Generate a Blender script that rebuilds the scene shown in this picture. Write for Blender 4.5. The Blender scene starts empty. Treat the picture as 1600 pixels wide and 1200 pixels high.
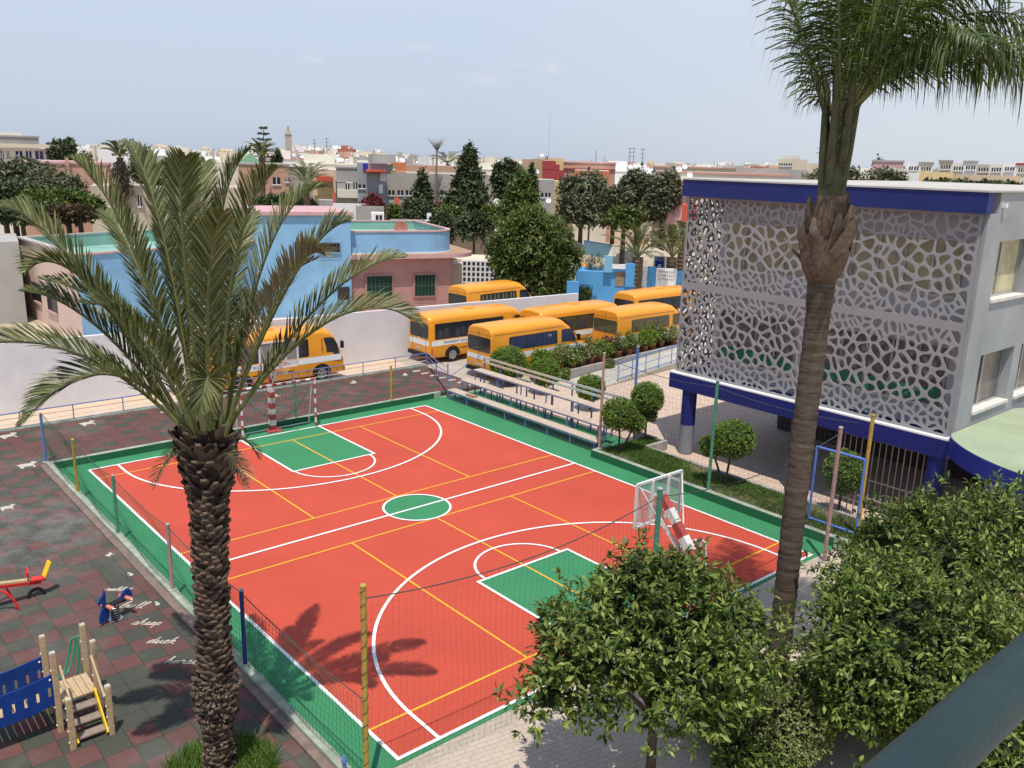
import bpy, math, random
import numpy as np
from mathutils import Vector, Matrix
random.seed(7)
RNG = np.random.default_rng(11)
C = bpy.context.scene.collection
PI = math.pi
rad = math.radians
# ------------------------------------------------------------------ camera model (photo is 1600 x 1200)
FPX = 1361.09
RM = np.array([[0.7574455, -0.6522, 0.03], [-0.1425, -0.2096, -0.9673], [0.6371, 0.7285, -0.2517]])
def _fit():
    # orientation and position solved from the four corners of the court's white border (14 x 19 m)
    px = [(139.5, 735.), (665, 634.), (1268, 867.), (622, 1186.5)]
    W, L = 14.0, 18.992
    M = []
    for (x, y), (u, v) in zip([(0, L), (W, L), (W, 0), (0, 0)], px):
        M.append([x, y, 1, 0, 0, 0, -u*x, -u*y, -u]); M.append([0, 0, 0, x, y, 1, -v*x, -v*y, -v])
    H = np.linalg.svd(np.array(M, float))[2][-1].reshape(3, 3)
    K = np.array([[FPX, 0, 800], [0, FPX, 600], [0, 0, 1.]])
    Q = np.linalg.inv(K) @ H
    Q = Q*2/(np.linalg.norm(Q[:, 0])+np.linalg.norm(Q[:, 1]))
    if Q[2, 2] < 0: Q = -Q
    r1, r2 = Q[:, 0], Q[:, 1]
    R = np.stack([r1, r2, np.cross(r1, r2)], 1)
    U, S, Vt = np.linalg.svd(R); R = U @ Vt
    return R, Q[:, 2], -R.T @ Q[:, 2]
RM, TV, CAM = _fit()
def ray(px, py):
    d = RM.T @ np.array([(px-800)/FPX, (py-600)/FPX, 1.]); return d/np.linalg.norm(d)
def at(px, py, z=0.0):
    d = ray(px, py); return CAM+(z-CAM[2])/d[2]*d
def along(px, py, D):                       # point at horizontal distance D
    d = ray(px, py); return CAM+D/math.hypot(d[0], d[1])*d
def at_y(px, py, y):
    d = ray(px, py); return CAM+(y-CAM[1])/d[1]*d
def proj(X):
    q = RM @ np.array(X, float)+TV; return (FPX*q[0]/q[2]+800, FPX*q[1]/q[2]+600)

# ------------------------------------------------------------------ materials
MATS = {}
def nt(name):
    m = bpy.data.materials.new(name); m.use_nodes = True
    n = m.node_tree; n.nodes.clear()
    out = n.nodes.new('ShaderNodeOutputMaterial'); b = n.nodes.new('ShaderNodeBsdfPrincipled')
    n.links.new(b.outputs[0], out.inputs[0])
    return m, n, b, out
def node(n, t, **k):
    o = n.nodes.new(t)
    for a, v in k.items(): setattr(o, a, v)
    return o
def mix(n, fac, a, b, mode='MIX'):
    o = n.nodes.new('ShaderNodeMix'); o.data_type = 'RGBA'; o.blend_type = mode
    for i, v in ((0, fac), (6, a), (7, b)):
        if hasattr(v, 'is_output'): n.links.new(v, o.inputs[i])
        elif i == 0: o.inputs[0].default_value = v
        else: o.inputs[i].default_value = (*v, 1)
    return o.outputs[2]
def noise(n, vec, scale, detail=5, rough=.6):
    o = node(n, 'ShaderNodeTexNoise'); o.inputs['Scale'].default_value = scale
    o.inputs['Detail'].default_value = detail; o.inputs['Roughness'].default_value = rough
    if vec is not None: n.links.new(vec, o.inputs['Vector'])
    return o.outputs['Fac']
def ramp(n, fac, stops):
    o = node(n, 'ShaderNodeValToRGB'); e = o.color_ramp.elements
    while len(e) < len(stops): e.new(.5)
    for i, (p, c) in enumerate(stops):
        e[i].position = p; e[i].color = (*c, 1) if not isinstance(c, (int, float)) else (c, c, c, 1)
    n.links.new(fac, o.inputs[0]); return o.outputs[0]
def mathn(n, op, a, b=None):
    o = node(n, 'ShaderNodeMath', operation=op)
    for i, v in ((0, a), (1, b)):
        if v is None: continue
        if hasattr(v, 'is_output'): n.links.new(v, o.inputs[i])
        else: o.inputs[i].default_value = v
    return o.outputs[0]
def bump(n, b, h, strength=.3, dist=.02):
    o = node(n, 'ShaderNodeBump'); o.inputs['Strength'].default_value = strength; o.inputs['Distance'].default_value = dist
    n.links.new(h, o.inputs['Height']); n.links.new(o.outputs[0], b.inputs['Normal'])
def sc(c, k): return tuple(min(1, x*k) for x in c)
def M(name, c, rough=.75, var=.16, scale=2.5, bmp=0.0, metal=0.0, spec=.22, stain=0.0, fine=40, coat=0):
    if name in MATS: return MATS[name]
    m, n, b, out = nt(name)
    pos = node(n, 'ShaderNodeNewGeometry').outputs['Position']
    f = noise(n, pos, scale, 6)
    col = mix(n, ramp(n, f, [(.3, 0.), (.7, 1.)]), sc(c, 1-var), sc(c, 1+var))
    if stain:
        f2 = noise(n, pos, scale*.35, 8, .7)
        col = mix(n, ramp(n, f2, [(.45, 0.), (.72, stain)]), col, sc(c, .45))
    n.links.new(col, b.inputs['Base Color'])
    b.inputs['Roughness'].default_value = rough; b.inputs['Metallic'].default_value = metal
    b.inputs['Specular IOR Level'].default_value = spec
    if coat: b.inputs['Coat Weight'].default_value = coat
    if bmp: bump(n, b, noise(n, pos, fine, 4), bmp, .02)
    MATS[name] = m; return m
def glass(name, c=(.02, .024, .028), rough=.08):
    if name in MATS: return MATS[name]
    m, n, b, out = nt(name)
    pos = node(n, 'ShaderNodeNewGeometry').outputs['Position']
    f = noise(n, pos, 1.7, 3)
    n.links.new(mix(n, f, sc(c, .5), sc(c, 1.7)), b.inputs['Base Color'])
    b.inputs['Roughness'].default_value = rough; b.inputs['Specular IOR Level'].default_value = .6
    MATS[name] = m; return m
def leaf(name, cols, trans=.25, rough=.45):
    if name in MATS: return MATS[name]
    m, n, b, out = nt(name)
    g = node(n, 'ShaderNodeNewGeometry')
    stops = [(i/max(1, len(cols)-1), c) for i, c in enumerate(cols)]
    col = ramp(n, g.outputs['Random Per Island'], stops)
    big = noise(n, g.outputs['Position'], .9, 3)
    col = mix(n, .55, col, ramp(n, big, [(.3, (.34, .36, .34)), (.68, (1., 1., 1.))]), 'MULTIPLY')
    n.links.new(col, b.inputs['Base Color']); b.inputs['Roughness'].default_value = rough
    b.inputs['Specular IOR Level'].default_value = .28
    t = node(n, 'ShaderNodeBsdfTranslucent'); n.links.new(mix(n, 1.0, col, (.9, 1., .45), 'MULTIPLY'), t.inputs[0])
    mx = node(n, 'ShaderNodeMixShader'); mx.inputs[0].default_value = trans
    n.links.new(b.outputs[0], mx.inputs[1]); n.links.new(t.outputs[0], mx.inputs[2]); n.links.new(mx.outputs[0], out.inputs[0])
    MATS[name] = m; return m

# ------------------------------------------------------------------ mesh builder
class MB:
    def __init__(s): s.v = []; s.f = []; s.mi = []; s.m = 0
    def add(s, vs, fs):
        k = len(s.v); s.v += [tuple(map(float, v)) for v in vs]; s.f += [tuple(i+k for i in f) for f in fs]; s.mi += [s.m]*len(fs)
    def bx(s, x0, x1, y0, y1, z0, z1):
        s.add([(x0, y0, z0), (x1, y0, z0), (x1, y1, z0), (x0, y1, z0), (x0, y0, z1), (x1, y0, z1), (x1, y1, z1), (x0, y1, z1)],
              [(0, 3, 2, 1), (4, 5, 6, 7), (0, 1, 5, 4), (1, 2, 6, 5), (2, 3, 7, 6), (3, 0, 4, 7)])
    def obx(s, c, ax, ay, az, dx, dy, dz):      # oriented box by centre, axes and half sizes
        c, ax, ay, az = map(np.array, (c, ax, ay, az)); vs = []
        for k in (-1, 1):
            for i, j in ((-1, -1), (1, -1), (1, 1), (-1, 1)): vs.append(c+ax*dx*i+ay*dy*j+az*dz*k)
        s.add(vs, [(0, 3, 2, 1), (4, 5, 6, 7), (0, 1, 5, 4), (1, 2, 6, 5), (2, 3, 7, 6), (3, 0, 4, 7)])
    def bar(s, a, b, w, h, up=(0, 0, 1)):
        a, b = np.array(a, float), np.array(b, float); d = b-a; L = np.linalg.norm(d); d /= L
        up = np.array(up, float)
        if abs(d @ up) > .97: up = np.array((1., 0, 0))
        x = np.cross(d, up); x /= np.linalg.norm(x); u = np.cross(x, d)
        s.obx((a+b)/2, d, x, u, L/2, w/2, h/2)
    def tube(s, pts, r, n=8, cap=True):
        pts = [np.array(p, float) for p in pts]; rs = r if hasattr(r, '__len__') else [r]*len(pts)
        ts = []
        for i in range(len(pts)):
            t = pts[min(i+1, len(pts)-1)]-pts[max(i-1, 0)]; ts.append(t/(np.linalg.norm(t)+1e-9))
        u = np.cross(ts[0], (0, 0, 1.));
        if np.linalg.norm(u) < .1: u = np.cross(ts[0], (1., 0, 0))
        u /= np.linalg.norm(u); vs = []; fs = []
        for i, p in enumerate(pts):
            u = u-ts[i]*(u @ ts[i]); u /= np.linalg.norm(u)+1e-9; w = np.cross(ts[i], u)
            for k in range(n):
                a = 2*PI*k/n; vs.append(p+rs[i]*(math.cos(a)*u+math.sin(a)*w))
        for i in range(len(pts)-1):
            for k in range(n):
                fs.append((i*n+k, i*n+(k+1) % n, (i+1)*n+(k+1) % n, (i+1)*n+k))
        if cap: fs.append(tuple(range(n-1, -1, -1))); fs.append(tuple(range((len(pts)-1)*n, len(pts)*n)))
        s.add(vs, fs)
    def prism(s, poly, z0, z1):
        n = len(poly)
        s.add([(x, y, z0) for x, y in poly]+[(x, y, z1) for x, y in poly],
              [tuple(range(n-1, -1, -1)), tuple(range(n, 2*n))]+[(i, (i+1) % n, n+(i+1) % n, n+i) for i in range(n)])
    def face(s, vs): s.add(vs, [tuple(range(len(vs)))])
    def lathe(s, prof, c=(0, 0, 0), n=16):
        vs = []; fs = []
        for r, z in prof:
            for k in range(n):
                a = 2*PI*k/n; vs.append((c[0]+r*math.cos(a), c[1]+r*math.sin(a), c[2]+z))
        for i in range(len(prof)-1):
            for k in range(n): fs.append((i*n+k, i*n+(k+1) % n, (i+1)*n+(k+1) % n, (i+1)*n+k))
        fs.append(tuple(range(n-1, -1, -1))); fs.append(tuple(range((len(prof)-1)*n, len(prof)*n)))
        s.add(vs, fs)
    def ball(s, c, r, n=10, sq=(1, 1, 1)):
        prof = [(max(.02, math.sin(PI*i/n))*r, -math.cos(PI*i/n)*r) for i in range(n+1)]
        k = len(s.v); s.lathe(prof, (0, 0, 0), n+4)
        for i in range(k, len(s.v)):
            v = s.v[i]; s.v[i] = (c[0]+v[0]*sq[0], c[1]+v[1]*sq[1], c[2]+v[2]*sq[2])
    def ribbon(s, pts, w, z0, dz=0.00004):
        n = len(pts); vs = []
        for i, p in enumerate(pts):
            a, b = pts[max(i-1, 0)], pts[min(i+1, n-1)]
            dx, dy = b[0]-a[0], b[1]-a[1]; L = math.hypot(dx, dy)+1e-9
            nx, ny = -dy/L*w/2, dx/L*w/2; z = z0+i*dz
            vs += [(p[0]+nx, p[1]+ny, z), (p[0]-nx, p[1]-ny, z)]
        s.add(vs, [(2*i, 2*i+1, 2*i+3, 2*i+2) for i in range(n-1)])
    def build(s, name, mats, parent=None, smooth=0, bevel=0):
        me = bpy.data.meshes.new(name); off = np.array(parent_loc(parent))
        v = np.array(s.v)-off if len(s.v) else np.zeros((0, 3))
        me.from_pydata(v.tolist(), [], s.f)
        for m in (mats if isinstance(mats, (list, tuple)) else [mats]): me.materials.append(m)
        me.polygons.foreach_set('material_index', s.mi); me.update()
        if smooth: finish_smooth(me, smooth)
        o = bpy.data.objects.new(name, me); C.objects.link(o)
        if parent is not None: o.parent = parent
        if bevel:
            b = o.modifiers.new('bevel', 'BEVEL'); b.width = bevel; b.segments = 2; b.limit_method = 'ANGLE'
        return o
def parent_loc(p):
    l = np.zeros(3)
    while p is not None: l += np.array(p.location); p = p.parent
    return l
def finish_smooth(me, ang=40):
    me.polygons.foreach_set('use_smooth', [True]*len(me.polygons)); me.set_sharp_from_angle(angle=rad(ang))
def tag(o, label=None, cat=None, group=None, kind=None):
    if label: o['label'] = label
    if cat: o['category'] = cat
    if group: o['group'] = group
    if kind: o['kind'] = kind
    return o
def thing(name, label, cat, loc=(0, 0, 0), group=None):
    o = bpy.data.objects.new(name, None); C.objects.link(o); o.location = tuple(map(float, loc)); o.empty_display_size = .2
    return tag(o, label, cat, group)
def struct(o): o['kind'] = 'structure'; return o
def copy_tree(o, parent=None):
    c = o.copy(); C.objects.link(c)
    if parent is not None: c.parent = parent
    for ch in list(o.children): copy_tree(ch, c)
    return c
def npmesh(name, parts, mats, parent=None, smooth=False):
    """parts: list of (V(n,3), F(m,4), material index) joined to one mesh object of quads"""
    V = []; F = []; I = []; k = 0
    for v, f, i in parts:
        V.append(v); F.append(f+k); I.append(np.full(len(f), i)); k += len(v)
    V = np.concatenate(V)-parent_loc(parent); F = np.concatenate(F); I = np.concatenate(I)
    me = bpy.data.meshes.new(name)
    me.vertices.add(len(V)); me.vertices.foreach_set('co', V.astype(np.float32).ravel())
    me.loops.add(F.size); me.loops.foreach_set('vertex_index', F.astype(np.int32).ravel())
    me.polygons.add(len(F)); me.polygons.foreach_set('loop_start', np.arange(0, F.size, 4, dtype=np.int32))
    for m in mats: me.materials.append(m)
    me.polygons.foreach_set('material_index', I.astype(np.int32))
    me.update(calc_edges=True); me.validate()
    if smooth: me.polygons.foreach_set('use_smooth', [True]*len(F))
    o = bpy.data.objects.new(name, me); C.objects.link(o)
    if parent is not None: o.parent = parent
    return o
def norm(a): return a/(np.linalg.norm(a, axis=-1, keepdims=True)+1e-9)
def leaves(p, d, up, L, W, fold=.25):
    """folded leaf blades: p base, d direction, up rough normal"""
    d = norm(d); s = norm(np.cross(d, up)); u = np.cross(s, d); L = L[:, None]; W = W[:, None]
    mid = p+d*L*.5
    V = np.stack([p, mid+s*W*.5+u*W*fold, p+d*L, mid-s*W*.5+u*W*fold, mid], 1).reshape(-1, 3)
    k = np.arange(len(p))[:, None]*5
    F = np.concatenate([k+np.array([[0, 1, 2, 4]]), k+np.array([[0, 4, 2, 3]])])
    return V, F
def rand_dirs(n):
    return norm(RNG.normal(size=(n, 3)))
def twigs_on_lobes(lobes, n, shell=.7, bottom=-.75, rough=.16):
    lobes = np.array(lobes, float); w = (lobes[:, 3]*lobes[:, 4]*lobes[:, 5])**(2/3.)
    idx = RNG.choice(len(lobes), int(n*1.8), p=w/w.sum()); d = rand_dirs(len(idx))
    keep = d[:, 2] > bottom; idx = idx[keep]; d = d[keep]
    r = shell+(1-shell)*RNG.random(len(idx))**.6
    r *= 1+rough*np.sin(d[:, 0]*7+idx)*np.sin(d[:, 1]*6+idx*2.1)+rough*.5*RNG.normal(size=len(idx))
    R = lobes[idx, 3:6]; p = lobes[idx, :3]+d*R*r[:, None]; o = norm(d/R)
    keep = np.ones(len(p), bool)
    for j, l in enumerate(lobes):
        q = np.linalg.norm((p-l[:3])/l[3:6], axis=1); keep &= ~((q < .62) & (idx != j))
    return p[keep][:n], o[keep][:n]
def crown(lobes, n, per, L, W, shell=.7, spread=1.0, droop=.15, rough=.16, bottom=-.75):
    p, o = twigs_on_lobes(lobes, n, shell, bottom, rough)
    p = np.repeat(p, per, 0); o = np.repeat(o, per, 0)
    d = norm(o*.6+rand_dirs(len(p))*spread+np.array([0, 0, -droop]))
    p = p+RNG.normal(size=p.shape)*L*.25
    up = norm(o*.5+np.array([0, 0, .9])+rand_dirs(len(p))*.5)
    l = L*(.65+.6*RNG.random(len(p)))
    return leaves(p, d, up, l, W/L*l)
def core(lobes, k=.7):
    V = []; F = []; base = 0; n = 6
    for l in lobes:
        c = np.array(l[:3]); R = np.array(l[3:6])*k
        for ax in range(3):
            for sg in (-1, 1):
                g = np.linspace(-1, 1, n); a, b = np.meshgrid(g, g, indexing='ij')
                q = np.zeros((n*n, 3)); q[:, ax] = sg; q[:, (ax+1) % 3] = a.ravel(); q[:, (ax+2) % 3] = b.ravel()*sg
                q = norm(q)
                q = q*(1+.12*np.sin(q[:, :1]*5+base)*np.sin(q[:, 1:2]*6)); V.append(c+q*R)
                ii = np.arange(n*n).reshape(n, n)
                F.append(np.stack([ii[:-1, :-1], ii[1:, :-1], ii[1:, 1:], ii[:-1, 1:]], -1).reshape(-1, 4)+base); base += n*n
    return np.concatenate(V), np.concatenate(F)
FONT = None
def text_geo(txt, size, spacing=1.0):
    cu = bpy.data.curves.new('t', 'FONT'); cu.body = txt; cu.size = size; cu.align_x = 'CENTER'; cu.align_y = 'CENTER'; cu.space_character = spacing
    o = bpy.data.objects.new('t', cu); C.objects.link(o)
    dg = bpy.context.evaluated_depsgraph_get(); dg.update()
    me = bpy.data.meshes.new_from_object(o.evaluated_get(dg))
    v = [tuple(x.co) for x in me.vertices]; f = [tuple(p.vertices) for p in me.polygons]
    bpy.data.objects.remove(o); bpy.data.curves.remove(cu); bpy.data.meshes.remove(me)
    return v, f
def put_text(mb, txt, size, org, ux, uy, spacing=1.0, wscale=1.0):
    v, f = text_geo(txt, size, spacing); org, ux, uy = map(lambda a: np.array(a, float), (org, ux, uy))
    mb.add([org+ux*x*wscale+uy*y for x, y, z in v], f)
def bez(p0, p1, p2, n):
    t = np.linspace(0, 1, n)[:, None]; return (1-t)**2*np.array(p0)+2*t*(1-t)*np.array(p1)+t**2*np.array(p2)
def catmull(pts, k=6):
    P = [np.array(p, float) for p in pts]; P = [2*P[0]-P[1]]+P+[2*P[-1]-P[-2]]; out = []
    for i in range(1, len(P)-2):
        for j in range(k):
            t = j/k; a, b, c, d = P[i-1:i+3]
            out.append(.5*((2*b)+(c-a)*t+(2*a-5*b+4*c-d)*t*t+(3*b-a-3*c+d)*t**3))
    out.append(P[-2]); return out
# ------------------------------------------------------------------ material library
concrete = M('concrete', (.36, .34, .31), .9, .18, 2, .25, stain=.4)
kerb_conc = M('kerb_concrete', (.34, .37, .29), .9, .28, 4, .3, stain=.75)
kerb_brown = M('kerb_brown', (.22, .16, .13), .95, .25, 5, .3, stain=.5)
court_green = M('court_green', (.045, .222, .094), .75, .07, .8, .04, stain=.12, fine=120)
court_red = M('court_red', (.50, .072, .040), .72, .07, .45, .05, stain=.16, fine=120)
court_dark = M('kerb_green_paint', (.02, .125, .055), .7, .12, 3)
line_white = M('line_white', (.80, .80, .78), .7, .05, 6)
line_yellow = M('line_yellow', (.78, .40, .03), .7, .08, 6)
paint_cream = M('paint_cream', (.52, .46, .37), .85, .25, 9, stain=.9)
blue_steel = M('blue_steel', (.15, .20, .40), .45, .14, 6, stain=.25)
blue_pale = M('blue_pale', (.12, .21, .48), .5, .12, 6)
navy_steel = M('navy_steel', (.03, .045, .19), .5, .12, 6)
yellow_steel = M('yellow_steel', (.46, .30, .06), .55, .2, 9, stain=.5)
green_steel = M('green_steel', (.08, .26, .17), .5, .15, 8, stain=.3)
pink_steel = M('pink_steel', (.42, .25, .24), .6, .18, 9, stain=.35)
grey_steel = M('grey_steel', (.33, .33, .33), .45, .1, 8)
white_steel = M('white_steel', (.70, .68, .64), .5, .08, 8, stain=.2)
red_steel = M('red_steel', (.42, .075, .065), .5, .15, 8)
red_bright = M('red_bright', (.62, .035, .03), .4, .1, 8)
yellow_plastic = M('yellow_plastic', (.80, .52, .02), .4, .06, 8)
blue_plastic = M('blue_plastic', (.012, .05, .24), .4, .15, 4, stain=.3)
black_rub = M('black_rubber', (.018, .018, .02), .85, .2, 8)
wood_pale = M('wood_pale', (.50, .36, .21), .75, .18, 14, .2, stain=.2)
wood_grey = M('wood_grey', (.27, .21, .17), .8, .2, 14, .2)
plank = M('bench_plank', (.52, .415, .32), .8, .2, 9, .2, stain=.3)
plank_green = M('bench_plank_green', (.40, .46, .40), .8, .18, 9, .2, stain=.3)
orange_paint = M('orange_paint', (.83, .33, .022), .36, .07, 1.5, spec=.5, coat=.2, stain=.10)
orange_dark = M('orange_sill', (.30, .11, .012), .5)
white_paint = M('white_paint', (.76, .76, .74), .4, .05, 2)
glass_dark = glass('glass_dark')
glass_curtain = glass('glass_curtain', (.075, .07, .035), .12)
glass_blue = glass('glass_blue', (.03, .04, .075), .1)
black_trim = M('black_trim', (.02, .02, .022), .6)
chrome = M('chrome_grey', (.45, .45, .46), .3, .05, metal=.7)
red_lamp = M('red_lamp', (.45, .02, .02), .25, .05)
amber_lamp = M('amber_lamp', (.7, .25, .02), .25, .05)
facade_grey = M('facade_grey', (.60, .595, .61), .85, .07, 1.2, .08, stain=.12)
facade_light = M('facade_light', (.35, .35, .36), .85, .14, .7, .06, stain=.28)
screen_grey = M('screen_panel', (.30, .291, .287), .6, .05, 1.2)
blue_tile = M('blue_tile', (.016, .024, .15), .4, .12, 5)
sill_pale = M('sill_pale', (.66, .63, .58), .8)
wall_grey = M('yard_wall', (.69, .67, .675), .9, .07, .8, .06, stain=.16)
roof_green = M('canopy_green', (.33, .38, .25), .9, .12, .8, stain=.3)
terra = M('terracotta', (.45, .20, .10), .85, .18, 10)
soil = M('soil', (.16, .10, .065), .95, .3, 5, .4)
bark_orange = M('bark_grey', (.10, .075, .055), .9, .3, 12, .5)
bark_palm = M('palm_bark', (.125, .10, .082), .95, .35, 9, .5)
def ringed():
    m, n, b, out = nt('palm_bark_ringed'); g = node(n, 'ShaderNodeNewGeometry').outputs['Position']
    mp = node(n, 'ShaderNodeMapping'); n.links.new(g, mp.inputs[0]); mp.inputs['Scale'].default_value = (.9, .9, 9.)
    f = noise(n, mp.outputs[0], 1.3, 7, .7); f2 = noise(n, g, 7, 6, .7)
    col = mix(n, ramp(n, f, [(.33, 0.), (.62, 1.)]), (.042, .031, .024), (.135, .102, .076))
    col = mix(n, ramp(n, f2, [(.45, 0.), (.75, .6)]), col, (.16, .13, .105)); n.links.new(col, b.inputs['Base Color']); b.inputs['Roughness'].default_value = .95; b.inputs['Specular IOR Level'].default_value = .1
    bump(n, b, f, .6, .04); return m
bark_ring = ringed()
leafbase = M('palm_leaf_base', (.15, .105, .072), .95, .45, 11, .5)
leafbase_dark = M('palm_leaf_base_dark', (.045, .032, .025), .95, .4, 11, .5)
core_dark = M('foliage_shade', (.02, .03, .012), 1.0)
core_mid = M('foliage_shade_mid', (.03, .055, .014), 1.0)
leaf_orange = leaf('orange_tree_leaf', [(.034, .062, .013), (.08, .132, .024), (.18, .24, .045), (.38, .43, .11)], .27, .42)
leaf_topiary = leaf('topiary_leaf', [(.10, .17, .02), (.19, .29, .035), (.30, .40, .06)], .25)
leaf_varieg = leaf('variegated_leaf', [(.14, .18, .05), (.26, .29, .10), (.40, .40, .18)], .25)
leaf_dark = leaf('dark_leaf', [(.024, .05, .015), (.045, .08, .022), (.075, .115, .032)], .15)
leaf_cypress = leaf('cypress_leaf', [(.045, .07, .03), (.085, .115, .05), (.15, .175, .08)], .1, .7)
leaf_olive = leaf('olive_leaf', [(.11, .115, .065), (.17, .175, .10), (.26, .26, .155)], .15, .7)
leaf_bright = leaf('bright_leaf', [(.05, .085, .018), (.095, .15, .03), (.155, .21, .045), (.27, .27, .09)], .22, .4)
leaf_grass = leaf('grass_blade', [(.06, .14, .016), (.12, .22, .03), (.20, .26, .06)], .2, .7)
leaf_pink = leaf('bougainvillea_leaf', [(.05, .06, .02), (.28, .045, .07), (.40, .08, .10)], .2, .7)
leaf_dullred = leaf('dull_red_leaf', [(.06, .075, .03), (.11, .07, .045), (.17, .08, .055)], .2, .7)
leaf_white = leaf('white_blossom', [(.5, .5, .45), (.8, .8, .76)], .2, .7)
frond_date = leaf('date_frond', [(.075, .092, .028), (.12, .14, .045), (.19, .205, .075), (.34, .33, .16)], .24, .4)
frond_dry = leaf('dry_frond', [(.26, .20, .10), (.42, .34, .20)], .15, .7)
frond_queen = leaf('queen_frond', [(.03, .055, .012), (.055, .095, .018), (.10, .15, .03), (.21, .25, .08)], .28, .4)
rachis_mat = M('frond_stalk', (.16, .17, .06), .6, .25, 8)
sheath_mat = M('palm_sheath', (.085, .085, .04), .6, .3, 5, .3, stain=.5)
net_green = M('net_green', (.03, .12, .07), .8)
net_dark = M('net_dark', (.06, .07, .07), .8)

def rubber():
    m, n, b, out = nt('rubber_tiles')
    pos = node(n, 'ShaderNodeNewGeometry').outputs['Position']
    sep = node(n, 'ShaderNodeSeparateXYZ'); n.links.new(pos, sep.inputs[0])
    X = mathn(n, 'MULTIPLY', sep.outputs[0], 1/.52); Y = mathn(n, 'MULTIPLY', sep.outputs[1], 1/.52)
    fx = mathn(n, 'FLOOR', X); fy = mathn(n, 'FLOOR', Y)
    par = mathn(n, 'MODULO', mathn(n, 'ABSOLUTE', mathn(n, 'ADD', fx, fy)), 2.0)
    comb = node(n, 'ShaderNodeCombineXYZ'); n.links.new(fx, comb.inputs[0]); n.links.new(fy, comb.inputs[1])
    wn = node(n, 'ShaderNodeTexWhiteNoise', noise_dimensions='2D'); n.links.new(comb.outputs[0], wn.inputs['Vector'])
    patch = noise(n, comb.outputs[0], .17, 2)
    a = mathn(n, 'MULTIPLY', par, mathn(n, 'GREATER_THAN', patch, .42))
    bq = mathn(n, 'GREATER_THAN', wn.outputs[0], .92)
    red = mathn(n, 'MAXIMUM', mathn(n, 'MULTIPLY', a, mathn(n, 'LESS_THAN', wn.outputs[0], .96)), mathn(n, 'MULTIPLY', bq, mathn(n, 'GREATER_THAN', patch, .44)))
    row = mathn(n, 'MULTIPLY', mathn(n, 'MODULO', mathn(n, 'ABSOLUTE', fy), 2.0), mathn(n, 'GREATER_THAN', Y, 38.6))
    row = mathn(n, 'MULTIPLY', row, mathn(n, 'GREATER_THAN', wn.outputs[0], .16))
    red = mathn(n, 'MAXIMUM', red, row)
    col = mix(n, red, (.074, .078, .058), (.158, .067, .057))
    wn2 = mathn(n, 'MULTIPLY', wn.outputs[0], .28)
    col = mix(n, wn2, col, (.07, .06, .055))
    ex = mathn(n, 'ABSOLUTE', mathn(n, 'SUBTRACT', mathn(n, 'FRACT', X), .5)); ey = mathn(n, 'ABSOLUTE', mathn(n, 'SUBTRACT', mathn(n, 'FRACT', Y), .5))
    joint = mathn(n, 'GREATER_THAN', mathn(n, 'MAXIMUM', ex, ey), .483)
    col = mix(n, mathn(n, 'MULTIPLY', joint, .6), col, (.02, .02, .02))
    dust = ramp(n, noise(n, pos, .33, 8, .7), [(.5, 0.), (.75, .55)])
    dd = node(n, 'ShaderNodeVectorMath', operation='DISTANCE'); n.links.new(pos, dd.inputs[0]); dd.inputs[1].default_value = (-2.3, 14.5, .1)
    near = ramp(n, mathn(n, 'MULTIPLY', dd.outputs['Value'], 1/6.), [(0.1, 1.), (1., 0.)])
    d2 = mathn(n, 'MULTIPLY', near, ramp(n, noise(n, pos, 1.2, 8, .75), [(.38, 0.), (.62, .75)]))
    col = mix(n, mathn(n, 'MAXIMUM', dust, d2), col, (.21, .20, .18))
    col = mix(n, ramp(n, noise(n, pos, 60, 3), [(.2, .0), (.9, .35)]), col, (.04, .04, .04))
    n.links.new(col, b.inputs['Base Color']); b.inputs['Roughness'].default_value = .9; b.inputs['Specular IOR Level'].default_value = .12
    bump(n, b, noise(n, pos, 90, 2), .25, .01); return m
rubber_mat = rubber()
def bricks(name, c1, c2, mort, w, h, rot=0., off=.5, stain=.35, msize=.03):
    m, n, b, out = nt(name)
    pos = node(n, 'ShaderNodeNewGeometry').outputs['Position']
    mp = node(n, 'ShaderNodeMapping'); n.links.new(pos, mp.inputs[0]); mp.inputs['Rotation'].default_value = (0, 0, rot)
    t = node(n, 'ShaderNodeTexBrick'); n.links.new(mp.outputs[0], t.inputs['Vector'])
    t.offset = off; t.inputs['Scale'].default_value = 1; t.inputs['Brick Width'].default_value = w; t.inputs['Row Height'].default_value = h
    t.inputs['Mortar Size'].default_value = msize*h; t.inputs['Color1'].default_value = (*c1, 1); t.inputs['Color2'].default_value = (*c2, 1); t.inputs['Mortar'].default_value = (*mort, 1)
    t.inputs['Mortar Smooth'].default_value = .3
    f = ramp(n, noise(n, pos, .6, 7, .7), [(.4, 0.), (.75, stain)])
    col = mix(n, f, t.outputs['Color'], sc(c1, .45))
    col = mix(n, ramp(n, noise(n, pos, 9, 5), [(.3, 0.), (.8, .25)]), col, sc(c2, 1.3))
    n.links.new(col, b.inputs['Base Color']); b.inputs['Roughness'].default_value = .9
    bump(n, b, t.outputs['Fac'], -.35, .012); return m
paver_pink = bricks('paver_pink', (.60, .45, .345), (.52, .38, .29), (.36, .28, .23), .30, .15, rad(0), .5, .25, .06)
paver_grey = bricks('paver_grey', (.53, .435, .345), (.49, .40, .315), (.38, .31, .245), .24, .125, rad(12), .5, .4, .10)
tile_tan = bricks('tile_tan', (.62, .47, .33), (.55, .40, .27), (.4, .32, .26), .25, .12, 0, .5, .2)
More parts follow.
